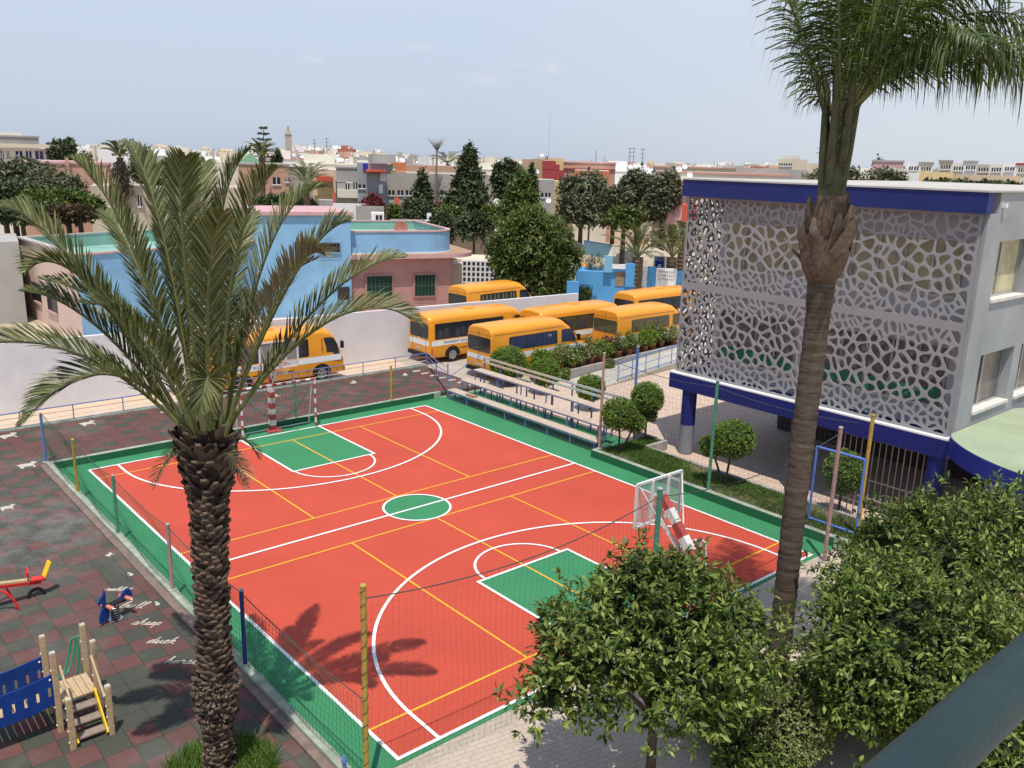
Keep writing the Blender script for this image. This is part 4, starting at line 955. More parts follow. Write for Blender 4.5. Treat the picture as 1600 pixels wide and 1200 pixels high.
# ------------------------------------------------------------------ leafy trees by the camera
def tree(name, label, cat, base, lobes, n_, per, L, W, mat, bark, trunk_r, trunk_top, limbs=5, shell=.7, corek=.66, cmat=core_dark, group=None, droop=.15, spread=1.0, rough=.16, bottom=-.75, fruit=0):
    """lobes are given relative to the base"""
    base = np.array(base, float); t = thing(name, label, cat, base, group)
    Lb = [(l[0]+base[0], l[1]+base[1], l[2]+base[2], l[3], l[4], l[5]) for l in lobes]
    b = MB(); top = base+np.array([0, 0, trunk_top]); k = base+np.array([trunk_r*.4, trunk_r*.3, trunk_top*.5])
    b.tube([base-np.array([0, 0, .1]), base+np.array([0, 0, trunk_top*.15]), k, top], [trunk_r*1.3, trunk_r, trunk_r*.85, trunk_r*.75], 9); b.build('trunk', bark, t, smooth=60)
    b = MB()
    for l in Lb[:max(limbs, 1)]:
        c = np.array(l[:3]); m_ = top*.5+c*.5+np.array([0, 0, -.1*l[5]])+RNG.normal(size=3)*.08*l[3]
        b.tube([top-np.array([0, 0, trunk_top*.08]), m_, c, c+np.array([0, 0, l[5]*.4])], [trunk_r*.6, trunk_r*.4, trunk_r*.2, trunk_r*.06], 6)
        for q in range(3):
            d_ = rand_dirs(1)[0]; d_[2] = abs(d_[2])*.6; b.tube([c, c+d_*np.array(l[3:6])*.75], [trunk_r*.18, trunk_r*.04], 4)
    b.build('limbs', bark, t, smooth=60)
    V, F = crown(Lb, n_, per, L, W, shell, spread, droop, rough, bottom); parts = [(V, F, 0)]
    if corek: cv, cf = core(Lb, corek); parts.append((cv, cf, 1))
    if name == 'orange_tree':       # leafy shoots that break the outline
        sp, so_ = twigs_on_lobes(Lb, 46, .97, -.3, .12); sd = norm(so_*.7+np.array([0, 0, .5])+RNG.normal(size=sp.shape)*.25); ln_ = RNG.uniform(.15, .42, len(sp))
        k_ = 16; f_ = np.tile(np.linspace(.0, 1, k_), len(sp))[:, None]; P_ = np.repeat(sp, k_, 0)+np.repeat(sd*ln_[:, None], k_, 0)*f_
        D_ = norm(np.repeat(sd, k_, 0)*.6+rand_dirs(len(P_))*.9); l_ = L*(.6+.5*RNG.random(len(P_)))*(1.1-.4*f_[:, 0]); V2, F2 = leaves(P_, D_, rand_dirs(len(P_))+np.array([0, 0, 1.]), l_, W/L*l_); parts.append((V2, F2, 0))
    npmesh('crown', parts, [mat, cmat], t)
    if fruit:
        p_, o_ = twigs_on_lobes(Lb, fruit, .85); 
        for x in p_: b = MB(); b.ball(tuple(x-np.array([0, 0, .04])), .035, 8); b.build('orange', M('unripe_orange', (.05, .075, .02), .5), t, 40)
    return t
tree('orange_tree', 'bushy orange tree with forked trunk in front of the court, its whole crown in view', 'tree', (3.2, -3.25, 0),
     [(0, .1, 2.95, 1.35, 1.3, 1.05), (-1.3, .45, 2.65, 1.0, .95, .85), (1.05, -.25, 2.75, 1.1, 1.05, .9), (.1, -.75, 2.45, 1.15, .95, .85), (.55, .65, 3.1, .9, .8, .8), (-.55, .65, 3.0, .95, .85, .75), (-.3, -.2, 2.25, 1.2, 1.1, .7), (-.2, .45, 3.85, .36, .36, .5), (.5, .2, 3.8, .42, .38, .4), (1.8, -.35, 2.65, .5, .45, .4), (-2.15, .45, 2.35, .55, .5, .36), (-1.75, .7, 3.3, .36, .36, .4), (1.2, .2, 3.5, .4, .4, .36), (-2.0, .2, 2.9, .3, .3, .3), (.9, -.9, 2.0, .8, .7, .5)],
     1750, 8, .165, .064, leaf_orange, bark_orange, .095, 1.35, 7, .55, .4, fruit=10, droop=.2, rough=.34)
tree('orange_tree', 'dense orange tree overlapping the balcony handrail at the right edge', 'tree', (7.35, -5.65, 0),
     [(0, 0, 2.5, 1.5, 1.5, 1.25), (-1.0, .55, 2.15, 1.0, 1.0, .95), (.6, .9, 2.65, 1.0, .9, .8), (.9, -.6, 2.3, 1.2, 1.2, 1.0), (-.6, -.8, 1.9, 1.1, 1.1, 1.0), (-.5, .7, 2.8, .6, .6, .5), (0, .3, 1.3, 1.2, 1.2, .8), (-1.3, -.1, 1.5, .7, .7, .7)],
     2000, 8, .165, .062, leaf_orange, bark_orange, .10, 1.1, 6, .6, .5, droop=.2, rough=.34)
tree('orange_tree', 'orange tree standing behind the other one, against the round canopy', 'tree', (10.6, -4.7, 0),
     [(0, 0, 2.5, 1.6, 1.6, 1.2), (-1.3, .6, 2.2, 1.1, 1.1, 1.0), (1.2, -.4, 2.85, 1.4, 1.3, 1.1), (-.3, .9, 2.9, .9, .8, .7), (0, -.9, 2.1, 1.4, 1.2, 1.0), (2.3, -.8, 3.0, 1.2, 1.2, 1.1), (-1.9, .5, 2.2, .6, .6, .6), (.9, .9, 3.2, .5, .5, .5), (-.9, .2, 1.5, 1.2, 1.2, .8), (-.2, 1.0, 1.5, 1.2, 1.0, .8)],
     2100, 8, .165, .062, leaf_orange, bark_orange, .11, 1.3, 6, .6, .5, droop=.2, rough=.34)
def shrub(name, label, base, lobes, n_, L, W, mat, group=None, cat='shrub', stem=.02, corek=.7, per=6, cm=core_dark):
    base = np.array(base, float); t = thing(name, label, cat, base, group); Lb = [(l[0]+base[0], l[1]+base[1], l[2]+base[2], *l[3:]) for l in lobes]
    b = MB()
    for l in Lb[:4]: b.tube([base-np.array([0, 0, .03]), (base*.4+np.array(l[:3])*.6), l[:3]], [stem, stem*.8, stem*.4], 6)
    b.build('stem', bark_orange, t)
    V, F = crown(Lb, n_, per, L, W, .75, .9, .05, .1); parts = [(V, F, 0)]
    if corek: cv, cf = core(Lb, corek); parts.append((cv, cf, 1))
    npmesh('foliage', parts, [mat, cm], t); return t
shrub('variegated_bush', 'round pale variegated bush at the foot of the tall palm', (5.55, -4.5, 0), [(0, 0, .8, .72, .72, .66), (.2, .1, .9, .55, .55, .5), (-.2, -.15, .65, .6, .6, .45)], 1300, .075, .035, leaf_varieg)
q_ = at(1560, 1175, .8); shrub('leafy_shrub', 'leafy shrub below the handrail in the bottom right corner', (q_[0], q_[1], 0), [(0, 0, .7, .9, .9, .6), (.8, .1, .8, .8, .7, .6), (-.6, -.3, .5, .7, .6, .45)], 800, .13, .05, leaf_orange)
shrub('leafy_shrub', 'dark leafy shrub between the orange tree and the tall palm', (5.6, -3.3, 0), [(0, 0, .55, .6, .6, .5), (.5, -.2, .45, .5, .5, .4), (-.5, .2, .5, .5, .5, .45)], 700, .11, .045, leaf_bright)
shrub('leafy_shrub', 'low bright leafy shrub under the big orange tree at the bottom edge', (4.6, -4.2, 0), [(0, 0, .4, .55, .5, .4), (.5, .3, .4, .45, .45, .35), (.2, -.5, .35, .5, .5, .35)], 600, .13, .05, leaf_orange)
shrub('leafy_shrub', 'dark shrub behind the tall palm trunk at its foot', (7.3, -4.0, 0), [(0, 0, .5, .7, .6, .5), (.7, .0, .55, .6, .5, .5), (-.5, -.3, .4, .5, .5, .4)], 700, .11, .045, leaf_orange)

# ------------------------------------------------------------------ clipped round topiaries
def topiary(label, base, lobes, trunk_top, forks=1, n_=1100, L=.075, group='clipped round topiary trees'):
    base = np.array(base, float); t = thing('topiary_tree', label, 'topiary', base, group)
    Lb = [(l[0]+base[0], l[1]+base[1], l[2]+base[2], *l[3:]) for l in lobes]
    b = MB()
    for k in range(forks):
        l = Lb[min(k, len(Lb)-1)]; b.tube([base+np.array([.03*k, .04*k, -.1]), (base*.5+np.array(l[:3])*.5)+np.array([.03, 0, -.1]), l[:3]], [.045, .04, .03], 7)
    b.build('trunk', bark_orange, t, smooth=60)
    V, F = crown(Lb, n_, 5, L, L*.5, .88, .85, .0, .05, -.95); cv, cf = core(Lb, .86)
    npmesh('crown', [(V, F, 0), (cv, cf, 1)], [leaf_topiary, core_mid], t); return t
topiary('round topiary on a short trunk beside the pink post, with a smaller side ball', (15.75, 9.05, .24), [(0, .05, 1.45, .66, .66, .58), (.42, -.35, 1.12, .38, .38, .34)], .9, 2)
topiary('round two ball topiary near the tiled blue column', (17.5, 9.3, .24), [(0, 0, 1.75, .62, .62, .6), (.02, 0, 1.05, .42, .42, .22)], .9)
topiary('forked round topiary beside the tall green post', (16.1, 4.55, .24), [(.1, -.1, 1.62, .70, .70, .62), (-.3, .45, 1.32, .40, .40, .36)], .9, 2, 1300)
topiary('round topiary behind the blue gate frame', (17.2, 1.0, .24), [(0, 0, 1.35, .58, .58, .6), (.1, .05, .95, .5, .5, .4)], .8, 2)
q_ = at(923, 606, 1.0); topiary('round topiary behind the bleachers on the pink paving', (q_[0], q_[1], 0), [(0, 0, 1.0, .64, .64, .56)], .6)
q_ = at(794, 566, 1.1); topiary('large low round topiary behind the bleachers in front of the van rear', (q_[0], q_[1], 0), [(0, 0, 1.1, .92, .92, .78), (.5, -.1, .8, .6, .6, .5)], .6, 1, 1600)
q_ = at(851, 582, 1.0); topiary('round topiary behind the middle of the bleachers beside the potted plants', (q_[0], q_[1], 0), [(0, 0, 1.0, .72, .72, .64)], .6, 1, 1400)
# ------------------------------------------------------------------ planter wall with pots, ramp, ramp railing
pl0 = at(868, 592, .0); pl1 = at(1085, 541, .0)
P0 = np.array([21.6, 18.75]); P1 = np.array([34.5, 19.6]); pd = (P1-P0)/np.linalg.norm(P1-P0); pn = np.array([-pd[1], pd[0]])
b = MB()
for s0, s1, h0, h1, off, wd in ((0, 13, .45, .62, 0, .16), (0, 13, .45, .62, 1.1, .12)):
    A = P0+pd*s0+pn*off; B_ = P0+pd*s1+pn*off; vs_ = []
    for q, h in ((A, h0), (B_, h1)):
        for dx in (0, wd):
            for z in (-.05, h): vs_.append((*(q+pn*dx), z))
    b.add(vs_, [(0, 1, 3, 2), (4, 6, 7, 5), (0, 4, 5, 1), (2, 3, 7, 6), (1, 5, 7, 3), (0, 2, 6, 4)])
t = tag(b.build('planter_wall', concrete, None, bevel=.01), 'low grey concrete planter wall along the row of potted plants', 'planter wall')
b = MB(); A = P0+pn*.16; B_ = P1+pn*.16; b.face([(*A, .34), (*B_, .48), (*(B_+pn*.94), .48), (*(A+pn*.94), .34)]); b.build('planter_soil', soil, t)
r0 = np.array([22.3, 16.6]); r1 = np.array([34, 17.75]); rd = (r1-r0)/np.linalg.norm(r1-r0); rn = np.array([-rd[1], rd[0]]); b = MB()
b.add([(*r0, -.012), (*r1, .55), (*(r1+rn*1.85), .55), (*(r0+rn*2.1), -.012), (*r1, -.05), (*r0, -.05)], [(0, 1, 2, 3), (5, 4, 1, 0)])
struct(b.build('ramp', M('ramp_concrete', (.45, .42, .36), .9, .1, 1.5, .1, stain=.3)))
t = thing('railing', 'blue railing with lower bars along the edge of the ramp', 'railing', (24.2, 16.75, 0))
for h in (.95, .5, .12):
    b = MB(); b.tube([(*(r0+rd*1.9+rn*.06), .1+h), (*(r0+rd*9+rn*.06), .42+h)], .024 if h > .9 else .016, 7); b.build('rail_bar', blue_pale, t, 40)
for k in range(7):
    q = r0+rd*(1.9+1.18*k)+rn*.06; b = MB(); b.tube([(*q, 0), (*q, .1+.053*k+.95)], .024, 7); b.build('upright', blue_pale, t, 40)
POTS = [ # s along wall, kind, pot colour, height
 (.35, 'green', 1, .55), (1.15, 'pale', 0, .7), (1.9, 'green', 1, .75), (2.75, 'white', 1, .95), (3.5, 'pale', 1, .85), (4.1, 'dark', 1, .9), (4.9, 'green', 1, 1.0), (5.7, 'white', 1, .85), (6.6, 'dark', 1, .8), (7.3, 'pale', 1, 1.0), (8.0, 'green', 0, .9), (8.9, 'green', 1, 1.0), (9.8, 'dark', 1, 1.1), (10.7, 'pale', 1, .9)]
KL = {'green': ('leafy green plant', leaf_topiary), 'pale': ('pale variegated plant', leaf_varieg), 'white': ('white flowering plant', leaf_bright), 'dark': ('dark leafy plant', leaf_orange)}
where = ['at the left end of the planter wall', 'second from the left on the planter wall', 'beside the front wheel of the nearest van', 'below the nearest van\'s windscreen', 'right of the white flowers below the van bonnet', 'between the two vans, left of the middle', 'between the two vans', 'under the rear lamp of the second van', 'at the rear wheel of the second van', 'behind the top of the tall blue post', 'just right of the tall blue post', 'above the ramp railing on the planter wall', 'above the right part of the ramp railing', 'at the grey building end of the planter wall']
for i, (s_, kd, pc, h) in enumerate(POTS):
    q = P0+pd*s_+pn*(.62+.12*math.sin(i*2.3)); z = .34+.011*s_
    t = thing('potted_plant', KL[kd][0]+' in a clay pot '+where[i], 'potted plant', (*q, z), 'potted plants along the planter wall')
    b = MB(); b.lathe([(.13, 0), (.17, .1), (.21, .3), (.235, .34), (.235, .38), (.2, .38), (.19, .34)], (*q, z), 14); b.build('pot', terra, t, smooth=40)
    hh = h*(.78+.4*math.sin(i*1.9)); lob = [(q[0], q[1], z+.4+hh*.38, .40+.12*math.sin(i*2.7), .42, hh*.42), (q[0]+.32, q[1]+.05, z+.42+hh*.15, .32, .3, .28), (q[0]-.28, q[1]-.15, z+.5+hh*.3, .3, .3, .26), (q[0]+.1*math.sin(i), q[1]+.1, z+.5+hh*.75, .2, .2, .24)]
    b = MB(); b.tube([(*q, z+.3), (*q, z+.4+h*.5)], .02, 5); b.build('stem', bark_orange, t)
    V, F = crown(lob, 260, 6, [.10, .15, .12, .08][i % 4], [.05, .05, .06, .045][i % 4], .45, 1, .1, .35); parts = [(V, F, 0)]; ms = [KL[kd][1]]
    if kd == 'white' or i % 5 == 2: V2, F2 = crown(lob, 45, 4, .07, .06, .95, 1, 0, .2); parts.append((V2, F2, 1)); ms.append(leaf_white)
    npmesh('foliage', parts, ms, t)
for i, (s_, d_, lb, m_) in enumerate(((.6, 1.35, 'bright low bush behind the left end of the potted plants', leaf_topiary), (2.3, 1.3, 'pale yellowish bush behind the potted plants at the van wheel', leaf_varieg), (9.2, 1.2, 'broad bright green bush behind the potted plants by the ramp railing', leaf_topiary), (10.6, 1.25, 'tall loose leafy bush behind the potted plants near the grey building', leaf_bright), (6.1, 1.35, 'reddish leaved bush behind the middle potted plants', leaf_pink))):
    q = P0+pd*s_+pn*d_; shrub('leafy_shrub', lb, (*q, .0), [(0, 0, .85, .55, .45, .5), (.5, .1, .75, .45, .4, .4), (-.4, 0, 1.0, .35, .35, .4)], 420, .12, .055, m_, None, 'shrub', .02, .6)
for i, (s_, off) in enumerate(((.75, -.05), (4.25, -.05))):
    q = P0+pd*s_+pn*off; z = .45
    shrub('trailing_plant', ['green trailing plant hanging over the left end of the planter wall', 'small green trailing plant hanging over the middle of the planter wall'][i], (*q, z-.1), [(0, 0, .05, .3, .2, .22), (0, -.06, -.2, .16, .1, .25)], 120, .10, .05, leaf_topiary, None, 'plant', .008, 0)

# ------------------------------------------------------------------ the grey building with perforated screens
X0, YN, YF = 18.0, -1.65, 8.72; ZB0, ZB1, ZT0, ZT1 = 2.5, 3.06, 9.58, 10.16
t = bld = thing('school_building', 'grey two storey school building on blue columns with a perforated screen and blue bands', 'building', (22, 3, 0))
XE = 36
b = MB(); b.bx(18.95, XE, YN+.36, 7.6, ZB1, ZT1-.05); wl = b.build('wall', facade_grey, t)
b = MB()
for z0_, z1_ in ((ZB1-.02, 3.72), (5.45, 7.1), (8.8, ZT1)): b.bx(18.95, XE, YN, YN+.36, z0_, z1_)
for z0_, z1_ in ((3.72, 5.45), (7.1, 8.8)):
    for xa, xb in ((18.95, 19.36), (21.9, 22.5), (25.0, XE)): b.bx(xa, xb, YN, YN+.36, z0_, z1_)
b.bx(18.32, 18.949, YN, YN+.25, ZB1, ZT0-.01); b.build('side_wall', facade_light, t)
b = MB(); b.bx(X0, X0+.35, YN-.02, YF, ZB0, ZB1); b.bx(X0+.35, XE, YF-.35, YF, ZB0, ZB1); b.bx(X0+.351, XE, YN+.02, YF-.351, ZB0+.06, ZB1-.02); b.build('lower_band', blue_tile, t)
b = MB(); b.bx(X0, X0+.4, YN-.04, YF+.03, ZT0, ZT1); b.bx(X0+.4, XE, YF-.4, YF+.03, ZT0, ZT1); b.build('upper_band', M('blue_band', (.02, .03, .15), .55, .08, 1.5), t)
b = MB(); b.bx(X0-.03, XE, YN-.07, YF+.05, ZT1, ZT1+.05); b.build('roof_slab', M('roof_concrete', (.50, .47, .42), .9, .15, 1, stain=.3), t)
b = MB(); b.bx(X0-.006, X0+.5, YN-.03, YF+.004, ZB1, ZB1+.05); b.build('ledge', white_paint, t)
for i, (x, y, top) in enumerate(((18.32, 7.95, 1), (18.32, 3.3, 0), (18.32, -1.3, 1), (25, 7.95, 0), (25, 3.3, 0), (31, 7.95, 0), (31, 3.3, 0))):
    b = MB(); b.lathe([(.27, -.05), (.27, 1.15)], (x, y, 0), 20); o = b.build('column', M('column_grey', (.22, .23, .25), .5, .08, 3), t, smooth=40)
    b = MB(); b.lathe([(.275, 1.15), (.275, ZB0)], (x, y, 0), 20); b.build('tiled_shaft', blue_tile, o, smooth=40)
# windows behind the screen (plane x = 18.95), wall facing -x
def win_x(y0, y1, z0, z1, panes, gl, lower=None, hood=False):
    b = MB(); x = 18.949
    b.bx(x-.09, x-.002, y0-.08, y1+.08, z0-.09, z0-.005); fr = b.build('window', sill_pale, t)
    b = MB(); b.face([(x-.012, y0, z0), (x-.012, y1, z0), (x-.012, y1, z1), (x-.012, y0, z1)][::-1]); b.build('pane', gl, fr)
    b = MB()
    for k in range(panes+1):
        y = y0+(y1-y0)*k/panes; b.bx(x-.05, x-.016, y-.03, y+.03, z0, z1)
    b.bx(x-.05, x-.016, y0, y1, z1-.001, z1+.05); b.build('frame', chrome, fr)
    if lower:
        b = MB(); b.face([(x-.022, y0+.1, z0+.05), (x-.022, y1-.1, z0+.05), (x-.022, y1-.1, z0+.5), (x-.022, y0+.1, z0+.5)][::-1]); b.build('lower_panel', lower, fr)
curtain = M('curtain_beige', (.50, .45, .29), .8, .3, 1.8)
darkpane = M('dark_pane', (.17, .15, .135), .3, .4, 1.5, spec=.5)
gpan = M('green_panel', (.05, .22, .13), .6)
win_x(4.15, 7.3, 7.15, 8.75, 4, curtain); win_x(-.9, 3.3, 7.15, 8.75, 5, curtain)
win_x(4.15, 7.3, 3.8, 5.6, 4, darkpane, gpan); win_x(-.9, 3.3, 3.8, 5.6, 5, darkpane, gpan)
# windows of the light side wall (plane y = YN)
for (x0, x1, z0, z1, gl) in ((19.36, 21.9, 3.72, 5.45, darkpane), (19.36, 21.9, 7.1, 8.8, curtain), (22.5, 25, 3.72, 5.45, darkpane), (22.5, 25, 7.1, 8.8, curtain)):
    b = MB(); b.bx(x0-.04, x1+.04, YN-.07, YN+.26, z0-.08, z0+.012); fr = b.build('window', sill_pale, t)
    b = MB(); b.bx(x0+.002, x1-.002, YN+.30, YN+.35, z0+.013, z1-.002); b.build('pane', gl, fr)
    b = MB()
    for k in range(3):
        x = x0+.01+(x1-x0-.09)*(0, .36, .96)[k]; b.bx(x, x+.07, YN+.245, YN+.295, z0+.014, z1-.004)
    b.bx(x0+.01, x1-.01, YN+.247, YN+.293, z1-.07, z1-.006); b.bx(x0+.01, x1-.01, YN+.247, YN+.293, z0+.015, z0+.08); b.build('frame', chrome, fr)
b = MB(); b.bx(19.08, 19.22, YN-.12, YN, 9.74, 9.86); b.build('wall_lamp', white_paint, t)
# perforated screens: Voronoi-like holes cut in a thin panel
def clip(poly, nx, ny, c):
    out = []
    for i in range(len(poly)):
        a, d = poly[i], poly[(i+1) % len(poly)]; fa = nx*a[0]+ny*a[1]-c; fd = nx*d[0]+ny*d[1]-c
        if fa <= 0: out.append(a)
        if fa*fd < 0: k = fa/(fa-fd); out.append((a[0]+k*(d[0]-a[0]), a[1]+k*(d[1]-a[1])))
    return out
def chaikin(p):
    out = []
    for i in range(len(p)):
        a, c = p[i], p[(i+1) % len(p)]; out.append((.72*a[0]+.28*c[0], .72*a[1]+.28*c[1])); out.append((.28*a[0]+.72*c[0], .28*a[1]+.72*c[1]))
    return out
def voronoi_panel(W, H, rfun, seed, inset=.031, edge=.07):
    rg = random.Random(seed); pts = []
    for _ in range(1500):
        u, v = rg.uniform(edge, W-edge), rg.uniform(edge, H-edge); r = rfun(u, v)
        r *= .42+.8*rg.random()
        if all((u-a)**2*1.35+(v-c)**2*.8 > r*r for a, c in pts[-4000:]): pts.append((u, v))
    holes = []; A = np.array(pts)
    for i, (u, v) in enumerate(pts):
        poly = [(edge, edge), (W-edge, edge), (W-edge, H-edge), (edge, H-edge)]
        d = np.hypot(A[:, 0]-u, A[:, 1]-v); o_ = np.argsort(d)[1:26]
        ins = inset*(.8+.7*rg.random())
        for j in o_:
            dx, dy = A[j]-np.array((u, v)); L = math.hypot(dx, dy); nx, ny = dx/L, dy/L
            poly = clip(poly, nx, ny, nx*u+ny*v+L/2-ins)
            if len(poly) < 3: break
        if len(poly) >= 3:
            p = chaikin(chaikin(poly))
            ar = abs(sum(p[k][0]*p[(k+1) % len(p)][1]-p[(k+1) % len(p)][0]*p[k][1] for k in range(len(p))))/2
            if ar > .006: holes.append(p)
    return holes
def screen(W, H, holes, org, ux, uy, thick, name, parent):
    cu = bpy.data.curves.new(name, 'CURVE'); cu.dimensions = '2D'; cu.fill_mode = 'BOTH'; cu.extrude = thick/2
    for poly in [[(0, 0), (W, 0), (W, H), (0, H)]]+holes:
        sp = cu.splines.new('POLY'); sp.points.add(len(poly)-1); sp.use_cyclic_u = True
        for k, (u, v) in enumerate(poly): sp.points[k].co = (u, v, 0, 1)
    o = bpy.data.objects.new(name, cu); C.objects.link(o); dg = bpy.context.evaluated_depsgraph_get(); dg.update()
    me = bpy.data.meshes.new_from_object(o.evaluated_get(dg)); bpy.data.objects.remove(o)
    ux, uy = np.array(ux, float), np.array(uy, float); uz = np.cross(ux, uy); org = np.array(org, float)-parent_loc(parent)
    for v in me.vertices: v.co = tuple(org+ux*v.co[0]+uy*v.co[1]+uz*v.co[2])
    me.name = name; me.materials.clear(); me.materials.append(screen_grey)
    for p_ in me.polygons: p_.material_index = 0; p_.use_smooth = False
    me.update(); ob = bpy.data.objects.new(name, me); C.objects.link(ob); ob.parent = parent; return ob
def rwin(u, v, zlo, zhi):
    k = min(abs(v-zlo), abs(v-zhi)) if not zlo < v < zhi else 0
    return .43 if k == 0 else .26
Wf = YF-.1-(YN+.12)
ZM = 6.38
screen(Wf, ZM-.05-(ZB1+.05), voronoi_panel(Wf, ZM-.05-(ZB1+.05), lambda u, v: rwin(u, v, .75, 2.5), 3), (X0+.22, YF-.1, ZB1+.05), (0, -1, 0), (0, 0, 1), .04, 'perforated_screen', t)
screen(Wf, ZT0-ZM-.05, voronoi_panel(Wf, ZT0-ZM-.05, lambda u, v: rwin(u, v, .75, 2.35), 5), (X0+.22, YF-.1, ZM+.05), (0, -1, 0), (0, 0, 1), .04, 'perforated_screen', t)
screen(3.0, ZT0-ZB1-.06, voronoi_panel(3.0, ZT0-ZB1-.06, lambda u, v: .26, 8), (X0+.26+3.0, YF-.12, ZB1+.05), (-1, 0, 0), (0, 0, 1), .04, 'perforated_screen', t)
b = MB(); b.bx(X0+.2, X0+.245, YN+.12, YF-.1, ZM-.0495, ZM+.0495); b.build('screen_rail', screen_grey, t)
for k in range(5):
    y = YN+.4+k*2.3; b = MB(); b.bx(X0+.29, X0+.93, y, y+.05, ZM-.03, ZM+.03); b.build('screen_bracket', chrome, t)
# undercroft security bars
t = thing('bar_fence', 'tall fence of rusty vertical bars under the grey building beside the blue column', 'fence', (18.6, .2, 0))
for i in range(16):
    y = -1.0+.2*i; b = MB(); b.bx(18.62, 18.645, y, y+.025, 0, ZB0+.03); b.build('bar', M('bar_brown', (.44, .36, .28), .6, .2, 9), t)
for z in (.12, .95, 2.3):
    b = MB(); b.bx(18.6, 18.618, -1.05, 2.1, z, z+.05); b.build('cross_rail', MATS['bar_brown'], t)
t = thing('bar_fence', 'low fence of brown bars on the paving in front of the tall barred fence', 'fence', (17.5, .0, 0))
for i in range(15):
    y = -1.9+.21*i; b = MB(); b.bx(17.36, 17.39, y, y+.03, 0, .95); b.build('bar', MATS['bar_brown'], t)
b = MB(); b.bx(17.34, 17.355, -1.95, 1.2, .82, .87); b.bx(17.34, 17.355, -1.95, 1.2, .1, .15); b.build('cross_rail', MATS['bar_brown'], t)
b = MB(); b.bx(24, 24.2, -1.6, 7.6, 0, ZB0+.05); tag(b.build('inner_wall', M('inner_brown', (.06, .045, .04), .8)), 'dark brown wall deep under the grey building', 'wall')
# round canopy with green roof and blue edge
t = thing('round_canopy', 'round canopy with pale green roof and blue rim in front of the grey building', 'canopy', (20.2, -6.2, 0))
cc = (20.35, -5.55); RR = 4.6; zc_ = 3.3
arc = [(cc[0]+RR*math.cos(a), cc[1]+RR*math.sin(a)) for a in np.linspace(0, 2*PI, 73)[:-1]]
arc = [(x, min(y, YN-.005)) for x, y in arc]
b = MB(); b.prism(arc, zc_-.55, zc_-.02); b.build('rim', M('canopy_blue', (.02, .035, .25), .55, .1, 2), t)
b = MB(); b.face([(cc[0]+(x-cc[0])*.995, cc[1]+(y-cc[1])*.995, zc_) for x, y in arc]); b.build('roof', roof_green, t)
b = MB(); b.ribbon([(19.2+1.4*math.cos(a), -5.2+1.9*math.sin(a)) for a in np.linspace(2.2, 4.4, 14)], .12, zc_+.004); b.build('stain', M('roof_stain', (.20, .22, .14), .9), t)
for a in (0.6, 2.1, 3.2, 4.3, 5.5):
    x, y = cc[0]+3.6*math.cos(a), cc[1]+3.2*math.sin(a); b = MB(); b.lathe([(.16, -.05), (.16, zc_-.55)], (x, y, 0), 14); b.build('column', M('canopy_column', (.4, .4, .42), .8), t, smooth=40)

# ------------------------------------------------------------------ buses and vans
def side_y(z, hw, zt): return hw if z < 1.0 else hw-.075*(z-1.0)/(zt-1.0)
def section(x, hw, z0, z1, r, n_=6):
    zs_ = max(1.02, z1-r) if z1-r > 1.02 else z1-r
    tp = side_y(zs_, hw, zs_) if zs_ > 1.0 else hw
    half = [(hw*.96, z0), (hw, z0+.12), (hw, min(1.0, zs_-.02)), (tp, zs_)]
    for k in range(1, n_+1):
        a = PI/2*k/n_; half.append((tp-r*(1-math.cos(a)) if False else tp-r*1.25*(1-math.cos(a)), zs_+(z1-zs_)*math.sin(a)))
    half.append((half[-1][0]*.5, z1+.025)); pts = [(x, y, z) for y, z in half]+[(x, 0, z1+.035)]+[(x, -y, z) for y, z in half[::-1]]
    return pts
def loft(b, st):
    S = [section(*s) for s in st]; n_ = len(S[0]); vs_ = [p for s in S for p in s]; fs = []
    for i in range(len(S)-1):
        for k in range(n_-1): fs.append((i*n_+k, i*n_+k+1, (i+1)*n_+k+1, (i+1)*n_+k))
        fs.append((i*n_+n_-1, i*n_, (i+1)*n_, (i+1)*n_+n_-1))
    fs.append(tuple(range(n_))); fs.append(tuple(range(len(S)*n_-1, (len(S)-1)*n_-1, -1))); b.add(vs_, fs)
def rrect(x0, x1, z0, z1, r=.06, k=4):
    out = []
    for cx, cz, a0 in ((x1-r, z1-r, 0), (x0+r, z1-r, 90), (x0+r, z0+r, 180), (x1-r, z0+r, 270)):
        for i in range(k+1): a = rad(a0+90*i/k); out.append((cx+r*math.cos(a), cz+r*math.sin(a)))
    return out
def side_panel(b, poly, hw, zt, sg, eps):
    vs_ = [(x, sg*(side_y(z, hw, zt)+eps), z) for x, z in poly]
    b.face(vs_ if sg < 0 else vs_[::-1])
def wheel(par, x, y, sg, r, wd=.24):
    b = MB(); y0, y1 = sorted((y, y+sg*wd)); b.tube([(x, y0, r), (x, y0+.03, r), (x, y1-.03, r), (x, y1, r)], [r*.93, r, r, r*.93], 24); o = b.build('wheel', black_rub, par, smooth=35)
    b = MB(); yy = y1+.004 if sg > 0 else y0-.004; b.tube([(x, yy, r), (x, yy-sg*.01, r)], r*.62, 18); b.build('rim', chrome, o, smooth=35)
    b = MB()
    for k in range(6): a = 2*PI*k/6; b.tube([(x+r*.36*math.cos(a), yy+sg*.004, r+r*.36*math.sin(a)), (x+r*.36*math.cos(a), yy-sg*.004, r+r*.36*math.sin(a))], r*.09, 8)
    b.build('rim_hole', black_trim, o)
def mirror(par, x, y, sg, z):
    b = MB(); b.tube([(x, y, z-.25), (x+.12, y+sg*.14, z-.1), (x+.14, y+sg*.18, z)], .018, 6); b.obx((x+.14, y+sg*.2, z+.02), (1, 0, 0), (0, 1, 0), (0, 0, 1), .05, .1, .17); b.build('mirror', black_trim, par, bevel=.015)
